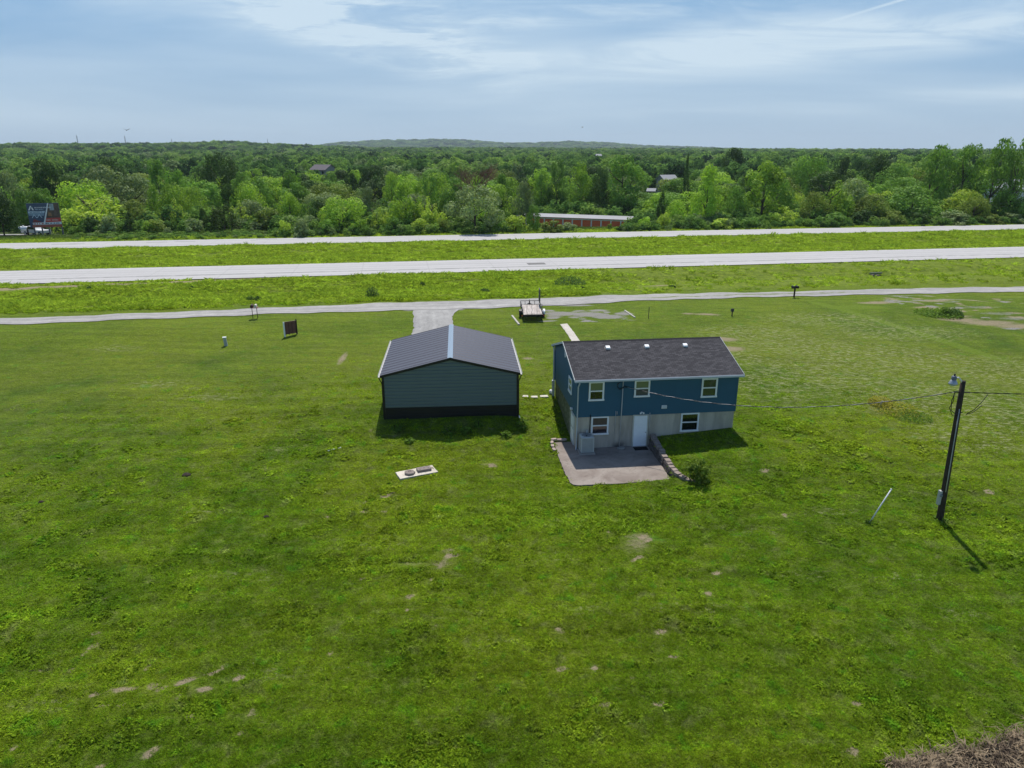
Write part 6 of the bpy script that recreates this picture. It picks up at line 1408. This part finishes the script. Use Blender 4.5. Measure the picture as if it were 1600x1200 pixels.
for (kind, col, reg, dep), L in combos.items():
    L.sort(key=lambda q: q[3]); nm = f'{CWORDS[col]} {WORDS[kind]} tree, {dep}, {reg}'
    for i, a in enumerate(L):
        if len(L) == 1: a[0]['label'] = nm
        else: a[0]['label'] = (['leftmost', 'second', 'third', 'fourth', 'fifth', 'sixth'][i] if i < len(L) - 1 or len(L) > 6 else 'rightmost') + f' of {NUMW[min(len(L), 7)]} {CWORDS[col]} {WORDS[kind]} trees, {dep}, {reg}'
# the forest farther off: one mass of tree crowns to the ridges
def scatter_object(name, label, cat, pts, scl, var, rotz, tint, meshes, coll_name):
    """one object: geometry nodes put a crown on every point"""
    lib = bpy.data.collections.new(coll_name)
    for i, me in enumerate(meshes): o = bpy.data.objects.new('%s_%02d' % (coll_name, i), me); lib.objects.link(o)
    me = bpy.data.meshes.new(name); me.vertices.add(len(pts)); me.vertices.foreach_set('co', pts.astype(np.float32).ravel())
    for nm, typ, arr in (('scl', 'FLOAT_VECTOR', scl), ('rotz', 'FLOAT', rotz), ('var', 'INT', var), ('shade', 'FLOAT', tint)):
        a = me.attributes.new(nm, typ, 'POINT'); a.data.foreach_set('vector' if typ == 'FLOAT_VECTOR' else 'value', np.asarray(arr, np.int32 if typ == 'INT' else np.float32).ravel())
    o = bpy.data.objects.new(name, me); COL.objects.link(o); tag(o, label, cat, kind='stuff')
    ng = bpy.data.node_groups.new(name + '_scatter', 'GeometryNodeTree'); t = NT(ng)
    ng.interface.new_socket('Geometry', in_out='INPUT', socket_type='NodeSocketGeometry'); ng.interface.new_socket('Geometry', in_out='OUTPUT', socket_type='NodeSocketGeometry')
    gi = t.new('NodeGroupInput'); go = t.new('NodeGroupOutput'); iop = t.new('GeometryNodeInstanceOnPoints'); ci = t.new('GeometryNodeCollectionInfo'); ci.inputs[0].default_value = lib; ci.inputs[1].default_value = True; ci.inputs[2].default_value = True
    m2p = t.new('GeometryNodeMeshToPoints'); t.link(gi.outputs[0], m2p.inputs[0]); t.link(m2p.outputs[0], iop.inputs['Points']); t.link(ci.outputs[0], iop.inputs['Instance']); iop.inputs['Pick Instance'].default_value = True
    def na(n, typ): nd = t.new('GeometryNodeInputNamedAttribute', data_type=typ); nd.inputs[0].default_value = n; return nd.outputs[0]
    t.link(na('var', 'INT'), iop.inputs['Instance Index'])
    cx = t.new('ShaderNodeCombineXYZ'); t.link(na('rotz', 'FLOAT'), cx.inputs[2]); t.link(cx.outputs[0], iop.inputs['Rotation'])
    t.link(na('scl', 'FLOAT_VECTOR'), iop.inputs['Scale'])
    t.link(iop.outputs[0], go.inputs[0])
    md = o.modifiers.new('scatter', 'NODES'); md.node_group = ng
    return o
def far_leafmat(name, stops):
    """leaf material whose hue follows each tree of the mass"""
    m = bpy.data.materials.new(name); m.use_nodes = True; t = NT(m.node_tree)
    for n in list(t.n): t.n.remove(n)
    out = t.new('ShaderNodeOutputMaterial'); a = t.new('ShaderNodeAttribute', attribute_name='shade'); a.attribute_type = 'INSTANCER'
    cr = t.new('ShaderNodeValToRGB'); el = cr.color_ramp.elements
    while len(el) < len(stops): el.new(.5)
    for e, (p, c) in zip(el, stops): e.position = p; e.color = (*c, 1)
    t.link(a.outputs['Fac'], cr.inputs[0])
    at_ = t.new('ShaderNodeAttribute', attribute_name='tint'); sep_ = t.new('ShaderNodeSeparateColor'); t.link(at_.outputs['Color'], sep_.inputs[0])
    k = t.ramp(sep_.outputs[0], 0, 1, .65, 1.35, False); kk = t.new('ShaderNodeCombineXYZ')
    for i in range(3): t.link(k, kk.inputs[i])
    c = t.mix(1.0, cr.outputs[0], kk.outputs[0], 'MULTIPLY')
    d = t.new('ShaderNodeBsdfDiffuse'); t.link(c, d.inputs[0]); tr = t.new('ShaderNodeBsdfTranslucent'); t.link(c, tr.inputs[0]); mx = t.new('ShaderNodeMixShader'); mx.inputs[0].default_value = .32
    t.link(d.outputs[0], mx.inputs[1]); t.link(tr.outputs[0], mx.inputs[2]); t.link(mx.outputs[0], out.inputs[0]); return m
FARLEAF = far_leafmat('far_wood_leaves', [(0, (.036, .080, .028)), (.3, (.095, .190, .048)), (.55, (.155, .285, .060)), (.8, (.260, .400, .072)), (1, (.220, .300, .120))])
FM = []
for i, kind in enumerate(['round', 'round', 'oak', 'tall', 'oak', 'cedar']):
    r = np.random.default_rng(500 + i); me = leaf_mesh('far_crown', crown_lobes(kind, r), 1000 if i < 5 else 700, .080, r, .25, .42); me.materials.append(FARLEAF); FM.append(me)
P_, S_, V_, RZ_, T_ = [], [], [], [], []
D = lastD + 1
while D < 6300:
    s = 9.0 + max(D - 250, 0) * .0062; na = int(1.62 * D / s)
    a = -.81 + 1.62 * (np.arange(na) + rng.uniform(-.45, .45, na)) / na; DD = D + rng.uniform(-.6, .6, na) * s; x = DD * np.sin(a); y = DD * np.cos(a)
    h = rng.uniform(6.0, 14.5, na) * (1 + .10 * (s / 9 - 1)); w = s * rng.uniform(.75, 1.6, na)
    keep = np.ones(na, bool)
    uu = 800 + np.tan(a) * FPX * (_cp + (300) / FPX * _sp)
    gg_ = ground(x, y)
    for hx_, hy_, hr, hu, hD, zs in HCLEAR:
        keep &= np.hypot(x - hx_, y - hy_) > hr + w * .45
        los = (DD < hD) & (np.abs(uu - hu) < hr * FPX / hD * .8 + w * FPX / DD * .4); h = np.where(los, np.minimum(h, CAMH + (zs - CAMH) * DD / hD - gg_ - .3), h)
    keep &= h > 2
    if D < 420: keep &= np.array([not any(math.hypot(px_ - a_, py_ - b_) < (w_ + ww) * .3 for a_, b_, ww, _ in TREES if abs(a_ - px_) < 12 and abs(b_ - py_) < 12) for px_, py_, w_ in zip(x, y, w)])
    # a few clearings
    cl = np.sin(x * .011 + 1.7) * np.sin(y * .007 + .4) + .5 * np.sin(x * .027 - y * .013); keep &= ~((cl > 1.22) & (DD > 420))
    P_.append(np.c_[x, y, ground(x, y) - .3][keep]); S_.append(np.c_[w, w, h][keep]); n = keep.sum(); v = rng.choice(6, na, p=[.24, .22, .2, .16, .12, .06])
    big = np.sin(x * .02 + 2) * np.cos(y * .017) * .18; t_ = np.clip(rng.normal(.46, .30, na) + big, 0, 1)
    V_.append(v[keep]); RZ_.append(rng.uniform(0, 6.28, n)); T_.append(t_[keep]); D += s * .92
scatter_object('forest', 'distant wood covering the low hills up to the skyline', 'forest', np.concatenate(P_), np.concatenate(S_), np.concatenate(V_), np.concatenate(RZ_), np.concatenate(T_), FM, 'far_crown_shape')
print('trees', len(HAND), len(auto), 'lastD', lastD, 'far', sum(len(p) for p in P_))
# understorey thicket under the front trees (nobody could count it)
UM = []
for i in range(3):
    r = np.random.default_rng(700 + i); me = leaf_mesh('thicket', crown_lobes('bush', r), 420, .12, r, .4, .8); me.materials.append(FARLEAF); UM.append(me)
u_ = []
for k in range(5200):
    t_ = rng.uniform(-135, 160); d = 139.6 + (abs(rng.normal(0, 1)) * 12 if k < 3600 else rng.uniform(8, 75)); c, s = math.cos(RTH), math.sin(RTH); x, y = t_ * c - d * s, t_ * s + d * c
    u = 800 + x / y * FPX * (_cp + 300 / FPX * _sp)
    if u < 100 and (d < 176): continue
    if u < 420 and d < 153.5:
        if u > 100: w_ = rng.uniform(.7, 1.7); u_.append((x, y, gz(x, y) - .05, w_, w_ * rng.uniform(.3, .55)))
        continue
    q, w = math.cos(-SY), math.sin(-SY); lx = (x - sx_) * q - (y - sy_) * w; ly = (x - sx_) * w + (y - sy_) * q
    if -LEN - 1 < lx < 1 and -1 < ly < DEP + 1: continue
    front = -LEN < lx < 2 and ly < 0
    if front and lx > -17 and rng.random() < .55: continue
    w_ = rng.uniform(1.6, 4.2) * (.6 if front or d < 147 else 1.5 if d > 160 else 1); u_.append((x, y, gz(x, y) - .1, w_, w_ * rng.uniform(.5, .95) * (.22 if front and lx > -17 else 1)))
u_ = np.array(u_)
scatter_object('thicket', 'low tangled undergrowth along the foot of the wood beyond the highway', 'undergrowth', u_[:, :3], np.c_[u_[:, 3], u_[:, 3], u_[:, 4]], rng.integers(0, 3, len(u_)), rng.uniform(0, 6.28, len(u_)), np.clip(rng.normal(.62, .22, len(u_)), 0, 1), UM, 'thicket_shape')

# ------------------------------------------------------------------ turf, weeds and small plants
def blade_mat(name, use_lawn=True, col=(.08, .13, .012), trans=.5, gain=2.4):
    m = bpy.data.materials.new(name); m.use_nodes = True; t = NT(m.node_tree)
    for n in list(t.n): t.n.remove(n)
    out = t.new('ShaderNodeOutputMaterial'); P = t.new('ShaderNodeNewGeometry').outputs['Position']
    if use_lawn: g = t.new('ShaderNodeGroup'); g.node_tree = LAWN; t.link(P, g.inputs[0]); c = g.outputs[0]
    else: c = t.mix(t.noise(P, .9, 4, .6), (col[0] * .55, col[1] * .6, col[2] * .8), (col[0] * 1.3, col[1] * 1.3, col[2]))
    a = t.new('ShaderNodeAttribute', attribute_name='shade'); a.attribute_type = 'INSTANCER'
    k = t.ramp(a.outputs['Fac'], 0, 1, .65 * gain, 1.45 * gain, False); kk = t.new('ShaderNodeCombineXYZ')
    for i in range(3): t.link(k, kk.inputs[i])
    c = t.mix(1.0, c, kk.outputs[0], 'MULTIPLY')
    d = t.new('ShaderNodeBsdfDiffuse'); t.link(c, d.inputs[0]); tr = t.new('ShaderNodeBsdfTranslucent'); t.link(c, tr.inputs[0]); mx = t.new('ShaderNodeMixShader'); mx.inputs[0].default_value = trans
    t.link(d.outputs[0], mx.inputs[1]); t.link(tr.outputs[0], mx.inputs[2]); t.link(mx.outputs[0], out.inputs[0]); return m
def blades(r, n, rad, h0, h1, w, lean=.5):
    V = []; F = []
    for i in range(n):
        a = r.uniform(0, 6.28); q = rad * math.sqrt(r.random()); x, y = q * math.cos(a), q * math.sin(a); h = r.uniform(h0, h1); la = r.uniform(0, 6.28); L = lean * h * r.uniform(.3, 1.2); ba = r.uniform(0, 6.28); wx, wy = math.cos(ba) * w / 2, math.sin(ba) * w / 2
        k = len(V); V += [(x - wx, y - wy, -.01), (x + wx, y + wy, -.01), (x + math.cos(la) * L * .4 + wx * .8, y + math.sin(la) * L * .4 + wy * .8, h * .6), (x + math.cos(la) * L, y + math.sin(la) * L, h)]; F.append((k, k + 1, k + 2, k + 3))
    return V, F
TM = blade_mat('turf_blades'); tm = []
for i in range(4):
    V, F = blades(np.random.default_rng(40 + i), 30, .18, .03, .07, .018, 1.8); me = mesh_np('tuft', V, F); me.materials.append(TM); tm.append(me)
CM = blade_mat('broad_leaves', trans=.4, gain=2.05)
for i in range(2):
    r = np.random.default_rng(140 + i); n_ = 26; a = r.uniform(0, 6.28, n_); q = .15 * np.sqrt(r.random(n_)); V, F = quad_cloud(np.c_[q * np.cos(a), q * np.sin(a), r.uniform(.02, .085, n_)], np.c_[np.cos(a) * .6, np.sin(a) * .6, np.ones(n_)] + r.normal(size=(n_, 3)) * .5, r.uniform(.05, .10, n_), r, 1.6); me = mesh_np('clump', V, F); me.materials.append(CM); tm.append(me)
HSQ = [hloc(-.1, -.1), hloc(HW_ + .1, -.1), hloc(HW_ + .1, HD + .1), hloc(-.1, HD + .1)]
def gloc(x, y): c, s = math.cos(GYAW), math.sin(GYAW); return -8.22 + x * c - y * s, 42.95 + x * s + y * c
GSQ = [gloc(-.12, -.12), gloc(GW + .12, -.12), gloc(GW + .12, GL + .12), gloc(-.12, GL + .12)]
SQS = [swl(-1.15, -.52), swl(1.15, -.52), swl(1.15, .52), swl(-1.15, .52)]
DRP = da + db[::-1]
WLK = [at(u, v)[:2] for u, v in [(875, 507), (886, 506), (912, 541), (897, 541), (885, 520)]]
def free(x, y):
    f = ~in_poly(x, y, CUT)
    for p in (HSQ, GSQ, SQS, DRP, WLK): f &= ~in_poly(x, y, p)
    f &= y < np.interp(x, [q[0] for q in NE], [q[1] for q in NE]) - .05
    return f
N = 62000
dist = 11.5 * (62 / 11.5) ** rng.random(N); ang = rng.uniform(-.76, .76, N); x = dist * np.sin(ang) ; y = dist * np.cos(ang)
ok = free(x, y) & (wsample('R', x, y) < .42) & (wsample('B', x, y) < .4) & (np.abs(x) < 60) & (rng.random(N) < 1 - sst(dist, 34, 61))
x, y, dist = x[ok], y[ok], dist[ok]
cl = .5 + .5 * np.sin(x * 1.7 + 2 * np.sin(y * .9)) * np.sin(y * 1.3 + 1.5 * np.sin(x * .7)); g_ = np.clip(wsample('G', x, y), 0, 1)
hs = rng.uniform(.55, 1.25, len(x)) * (1 + .35 * cl) * (1 + .5 * g_); ws = rng.uniform(.8, 1.25, len(x)) * np.clip(dist / 26, .85, 1.9)
sh = np.clip(rng.normal(.45, .2, len(x)) + .25 * g_, 0, 1); vi = rng.integers(0, 4, len(x))
# broad leaved clumps gather in patches
M = 90000; d2 = 11.5 * (48 / 11.5) ** rng.random(M); an = rng.uniform(-.76, .76, M); x2 = d2 * np.sin(an); y2 = d2 * np.cos(an)
pt_ = np.sin(x2 * .83 + 2.1 * np.sin(y2 * .47 + 1)) * np.sin(y2 * .71 + 1.7 * np.sin(x2 * .39)) + .6 * np.sin(x2 * 2.3 + y2 * 1.9 + np.sin(y2 * 3.1)) * np.sin(y2 * 2.7 - x2 * 1.1)
g2 = wsample('G', x2, y2); ok = free(x2, y2) & (wsample('R', x2, y2) < .42) & (rng.random(M) < np.clip((pt_ - .35) * .42 + g2 * .9, .012, .9)); x2, y2, d2, g2 = x2[ok], y2[ok], d2[ok], g2[ok]; n2_ = len(x2)
x = np.r_[x, x2]; y = np.r_[y, y2]; ws = np.r_[ws, rng.uniform(.6, 1.35, n2_) * np.clip(d2 / 30, .85, 1.5)]; hs = np.r_[hs, rng.uniform(.5, 1.5, n2_)]; sh = np.r_[sh, np.clip(rng.normal(.42, .24, n2_) + .15 * g2, 0, 1)]; vi = np.r_[vi, rng.integers(4, 6, n2_)]
scatter_object('lawn_grass', 'short mown grass of the lawns around the house and garage', 'grass', np.c_[x, y, ground(x, y)], np.c_[ws, ws, hs], vi, rng.uniform(0, 6.28, len(x)), sh, tm, 'turf_tuft')
# rank grass on the verge and median
RM = blade_mat('rank_grass_blades', True, gain=2.2); rm = []
for i in range(3):
    V, F = blades(np.random.default_rng(60 + i), 26, .34, .12, .34, .05, 1.5); me = mesh_np('rank_tuft', V, F); me.materials.append(RM); rm.append(me)
xs, ys = [], []
for (d0, d1, n, lim) in ((76.5, 94.4, 42000, 9), (105.6, 129.0, 36000, 400), (138.4, 151, 15000, 400)):
    tt_ = rng.uniform(-130, 150, n); d = rng.uniform(d0, d1, n); c, s = math.cos(RTH), math.sin(RTH); X, Y = tt_ * c - d * s, tt_ * s + d * c
    ok = (np.abs(X / Y) < .80) & (Y > np.interp(X, [q[0] for q in FE], [q[1] for q in FE]) + .5)
    if lim == 9: ok &= (X < 9 + rng.normal(0, 2.5, n)) | (rng.random(n) < .10)
    xs.append(X[ok]); ys.append(Y[ok])
x, y = np.concatenate(xs), np.concatenate(ys); pat = .5 + .5 * np.sin(x * .45 + 2 * np.sin(y * .31)) * np.sin(y * .8 + np.sin(x * .23)); keep = (rng.random(len(x)) < .35 + .75 * pat) & (wsample('R', x, y) < .3); x, y, pat = x[keep], y[keep], pat[keep]
hh = rng.uniform(.5, 1.1, len(x)) * (.6 + .8 * pat); hh = np.where((rng.random(len(x)) < .025), hh * 1.9, hh); ww = rng.uniform(.8, 1.5, len(x))
scatter_object('verge_grass', 'rank uncut grass on the verge and median of the highway', 'grass', np.c_[x, y, ground(x, y)], np.c_[ww, ww, hh], rng.integers(0, 3, len(x)), rng.uniform(0, 6.28, len(x)), np.clip(rng.normal(.48, .22, len(x)), 0, 1), rm, 'rank_tuft_shape')
# leafy weeds in the bank behind the garage, under the utility pole and on the right
WM = leafmat('weed_leaf', (.110, .205, .030), .4); WMY = leafmat('weed_leaf_yellow', (.300, .290, .050), .4); WMD = leafmat('ditch_shrub_leaf', (.075, .150, .035), .35)
def plant(name, x, y, h, w, n, leaf, mat, label, cat, group=None, seed=0, upright=.0, stemmed=True):
    r = np.random.default_rng(seed); root = empty(name, (x, y, gz(x, y) - .02), 0, label, cat, group)
    a = r.uniform(0, 6.28, n); t = r.random(n) ** .7; q = w / 2 * np.sqrt(r.random(n)) * (1 - upright * t); c = np.c_[q * np.cos(a), q * np.sin(a), h * (t * np.sqrt(np.clip(1.05 - (q / (w / 2)) ** 2, .05, 1)))]
    nr = np.c_[np.cos(a) * .5, np.sin(a) * .5, np.ones(n)] + r.normal(size=(n, 3)) * .6
    V, F = quad_cloud(c, nr, r.uniform(.6, 1.4, n) * leaf, r, 1.7); me = mesh_np('foliage', V, F); ca_ = me.color_attributes.new('tint', 'FLOAT_COLOR', 'POINT'); ca_.data.foreach_set('color', np.repeat(np.c_[r.random(n), r.random(n), r.random(n), np.ones(n)], 4, axis=0).astype(np.float32).ravel()); link_mesh('foliage', me, mat, root)
    if stemmed:
        b = MB()
        for k in range(5): aa = r.uniform(0, 6.28); b.tube([(0, 0, -.05), (math.cos(aa) * w * .15, math.sin(aa) * w * .15, h * .5), (math.cos(aa) * w * .25, math.sin(aa) * w * .25, h * .9)], [.02, .012, .006], 4)
        b.build('stem', BARK, root)
    return root
for k, (u, v, w, h, lab) in enumerate([(702, 677, 1.0, .5, 'broad leaved weed clump in the middle of the garage shadow'), (728, 676, .8, .45, 'broad leaved weed just right of the middle of the garage shadow'), (747, 666, .6, .5, 'spiky weed close under the garage wall'), (622, 671, .9, .35, 'low weed clump at the left of the garage shadow'), (816, 668, .8, .7, 'leafy weed at the end of the white drain hose'), (640, 690, .6, .25, 'small low weed in the left half of the garage shadow'), (790, 680, .7, .3, 'low weed in the right half of the garage shadow')]):
    x, y, _ = at(u, v); plant('weed', x, y, h, w, 90, .17, WM, lab, 'weed', 'weeds behind the garage', 20 + k)
for k, (u, v, w, h, lab) in enumerate([(1398, 641, 3.0, .5, 'dry golden weed strip in the mown field left of the utility pole'), (1425, 652, 2.4, .4, 'lower green weed strip just right of the golden one'), (1375, 632, 1.6, .6, 'weed tuft round the weathered stub')]):
    x, y, _ = at(u, v); plant('weed_patch', x, y, h, w, 900, .075, WMY if k != 1 else WM, lab, 'weeds', None, 40 + k, stemmed=False)
x, y, _ = at(1357, 818); plant('weed', x, y, .28, .5, 60, .09, WM, 'little dark weed tuft round the foot of the leaning white pipe', 'weed', None, 50)
x, y, _ = at(1469, 813); plant('weed', x, y, .30, .7, 90, .09, WM, 'fringe of uncut grass round the foot of the utility pole', 'weed', None, 51, stemmed=False)
for k, (u, v, w, h, m, lab) in enumerate([(890, 447, 4.2, 1.3, WMD, 'wide low dark bush in the ditch above the trailer'), (582, 465, 1.5, 1.25, WMD, 'small dark round shrub in the verge grass left of centre'), (1466, 491, 4.5, .5, WM, 'bright green weed bank on the bare ground at right'), (1491, 494, 1.5, .85, WMD, 'small dark shrub at the right end of the bright weed bank'), (1476, 494, 1.2, 1.0, WM, 'upright weed between the weed bank and the dark shrub'), (403, 470, 1.0, .5, WMD, 'grey green weed tuft above the two post mailbox'), (391, 470, .9, .6, WM, 'pale seeding weed left of the grey green tuft by the mailbox'), (660, 446, .7, .45, WMD, 'dark weed in the verge grass above the gravel driveway'), (757, 456, 1.2, .4, WMD, 'low dark weed patch in the verge left of the trailer'), (910, 452, .8, .35, WMD, 'small dark weed just right of the wide low ditch bush'), (1050, 449, .9, .3, WMD, 'small weed on the pale bare patch of the verge'), (1442, 354, 1.0, .5, WMD, 'small dark shrub on the median edge at right'), (140, 452, .7, .4, WMD, 'dark weed in the verge grass at left'), (300, 452, .7, .4, WMD, 'dark weed in the verge grass under the pale rubble line')]):
    x, y, _ = at(u, v); plant('shrub' if k < 2 else 'weed', x, y, h, w, int(330 * w), .13, m, lab, 'shrub' if k < 2 else 'weed', None, 60 + k)
# sapling cedar by the retaining wall
x, y = 10.15, 35.55
root = empty('young_cedar', (x, y, gz(x, y) - .03), 0, 'young bushy green cedar growing at the end of the retaining wall', 'shrub')
r = np.random.default_rng(81); me = leaf_mesh('foliage', [(lx * 1.7, ly * 1.7, .1 + lz * 1.55, a * 1.6, b_ * 1.6, c_ * 1.4) for lx, ly, lz, a, b_, c_ in crown_lobes('plume', r)], 1700, .11, r, .4, .6, aspect=1.8); link_mesh('foliage', me, leafmat('sapling_leaf', (.150, .230, .040), .38, .4), root)
b = MB(); b.tube([(0, 0, -.1), (.02, 0, .6), (0, .02, 1.35)], [.035, .025, .008], 6); b.build('trunk', BARK, root)
# dry brush in the near right corner
BR = bpy.data.materials.new('dry_straw'); BR.use_nodes = True; t = NT(BR.node_tree); bb = t.n['Principled BSDF']; P = t.new('ShaderNodeNewGeometry').outputs['Position']; t.link(t.mix(t.ramp(t.noise(P, 3.1, 4, .7), .35, .65), (.040, .024, .014), (.33, .25, .155)), bb.inputs['Base Color']); bb.inputs['Roughness'].default_value = .9
bm = []
for i in range(3):
    r = np.random.default_rng(300 + i); V, F = [], []
    for k in range(60):
        a = r.uniform(0, 6.28); q = .3 * r.random(); L = r.uniform(.15, .6); el = r.uniform(.02, .7) ** 1.3; da_ = r.uniform(0, 6.28); w = r.uniform(.006, .018)
        p = Vector((q * math.cos(a), q * math.sin(a), r.uniform(0, .12))); d_ = Vector((math.cos(da_) * math.cos(el), math.sin(da_) * math.cos(el), math.sin(el))); m_ = p + d_ * L * .5 + Vector((0, 0, .05)); e_ = p + d_ * L + Vector((0, 0, -.06)); s_ = Vector((-d_.y, d_.x, .3)).normalized() * w
        j = len(V); V += [tuple(p - s_), tuple(p + s_), tuple(m_ + s_), tuple(m_ - s_), tuple(e_ + s_ * .4), tuple(e_ - s_ * .4)]; F += [(j, j + 1, j + 2, j + 3), (j + 3, j + 2, j + 4, j + 5)]
    me = mesh_np('straw', V, F); me.materials.append(BR); bm.append(me)
pts = []
pe = [at(u, v)[:2] for u, v in [(1400, 1206), (1450, 1197), (1505, 1180), (1550, 1170), (1605, 1150)]]
while len(pts) < 300:
    u, v = random.uniform(1370, 1690), random.uniform(1135, 1290); d_ = ray(u, v); t_ = (-.1 - CAMH) / d_[2]; x, y = d_[0] * t_, d_[1] * t_
    lim = np.interp(x, [q[0] for q in pe], [q[1] for q in pe]) if x < pe[-1][0] else pe[-1][1] + (x - pe[-1][0]) * .45
    if x < pe[0][0] or y > lim + random.gauss(0, .12): continue
    pts.append((x, y, gz(x, y) + random.uniform(0, .06)))
pts = np.array(pts); n = len(pts)
scatter_object('brush_pile', 'dry brown brush and straw heaped in the lower right corner of the lawn', 'brush', pts, np.c_[rng.uniform(.8, 1.3, n), rng.uniform(.8, 1.3, n), rng.uniform(.5, 1.5, n)], rng.integers(0, 3, n), rng.uniform(0, 6.28, n), rng.random(n), bm, 'straw_shape')
tag(link_mesh('bare_earth', (lambda b: b)(MB().prism(densify([(q[0], q[1]) for q in pe] + [(pe[-1][0] + 6, pe[-1][1] + 1.5), (pe[-1][0] + 6, pe[-1][1] - 6), (pe[0][0], pe[0][1] - 4)], .3, .08), lambda x, y: gz(x, y) - .1, lambda x, y: gz(x, y) + .012).build('bare_earth_tmp', None).data), pbsdf('brown_litter', (.16, .105, .065), .95, vary=.4, nscale=6, bump=.6, bscale=18)), kind='structure')
bpy.data.objects.remove(bpy.data.objects['bare_earth_tmp'])

# ------------------------------------------------------------------ haze
if HAZE > 0:
    hm = bpy.data.materials.new('haze_air'); hm.use_nodes = True; t = NT(hm.node_tree)
    for n in list(t.n): t.n.remove(n)
    out = t.new('ShaderNodeOutputMaterial'); pv = t.new('ShaderNodeVolumePrincipled'); pv.inputs['Color'].default_value = (.72, .84, .97, 1); pv.inputs['Density'].default_value = HAZE; pv.inputs['Anisotropy'].default_value = .25
    t.link(pv.outputs[0], out.inputs['Volume'])
    zlo = float(GZ.min()) - 1; b = MB(); b.box(-6600, 6600, -70, 9100, zlo, 190); tag(b.build('haze', hm), 'thin summer haze over the fields and woods', 'haze', kind='stuff')
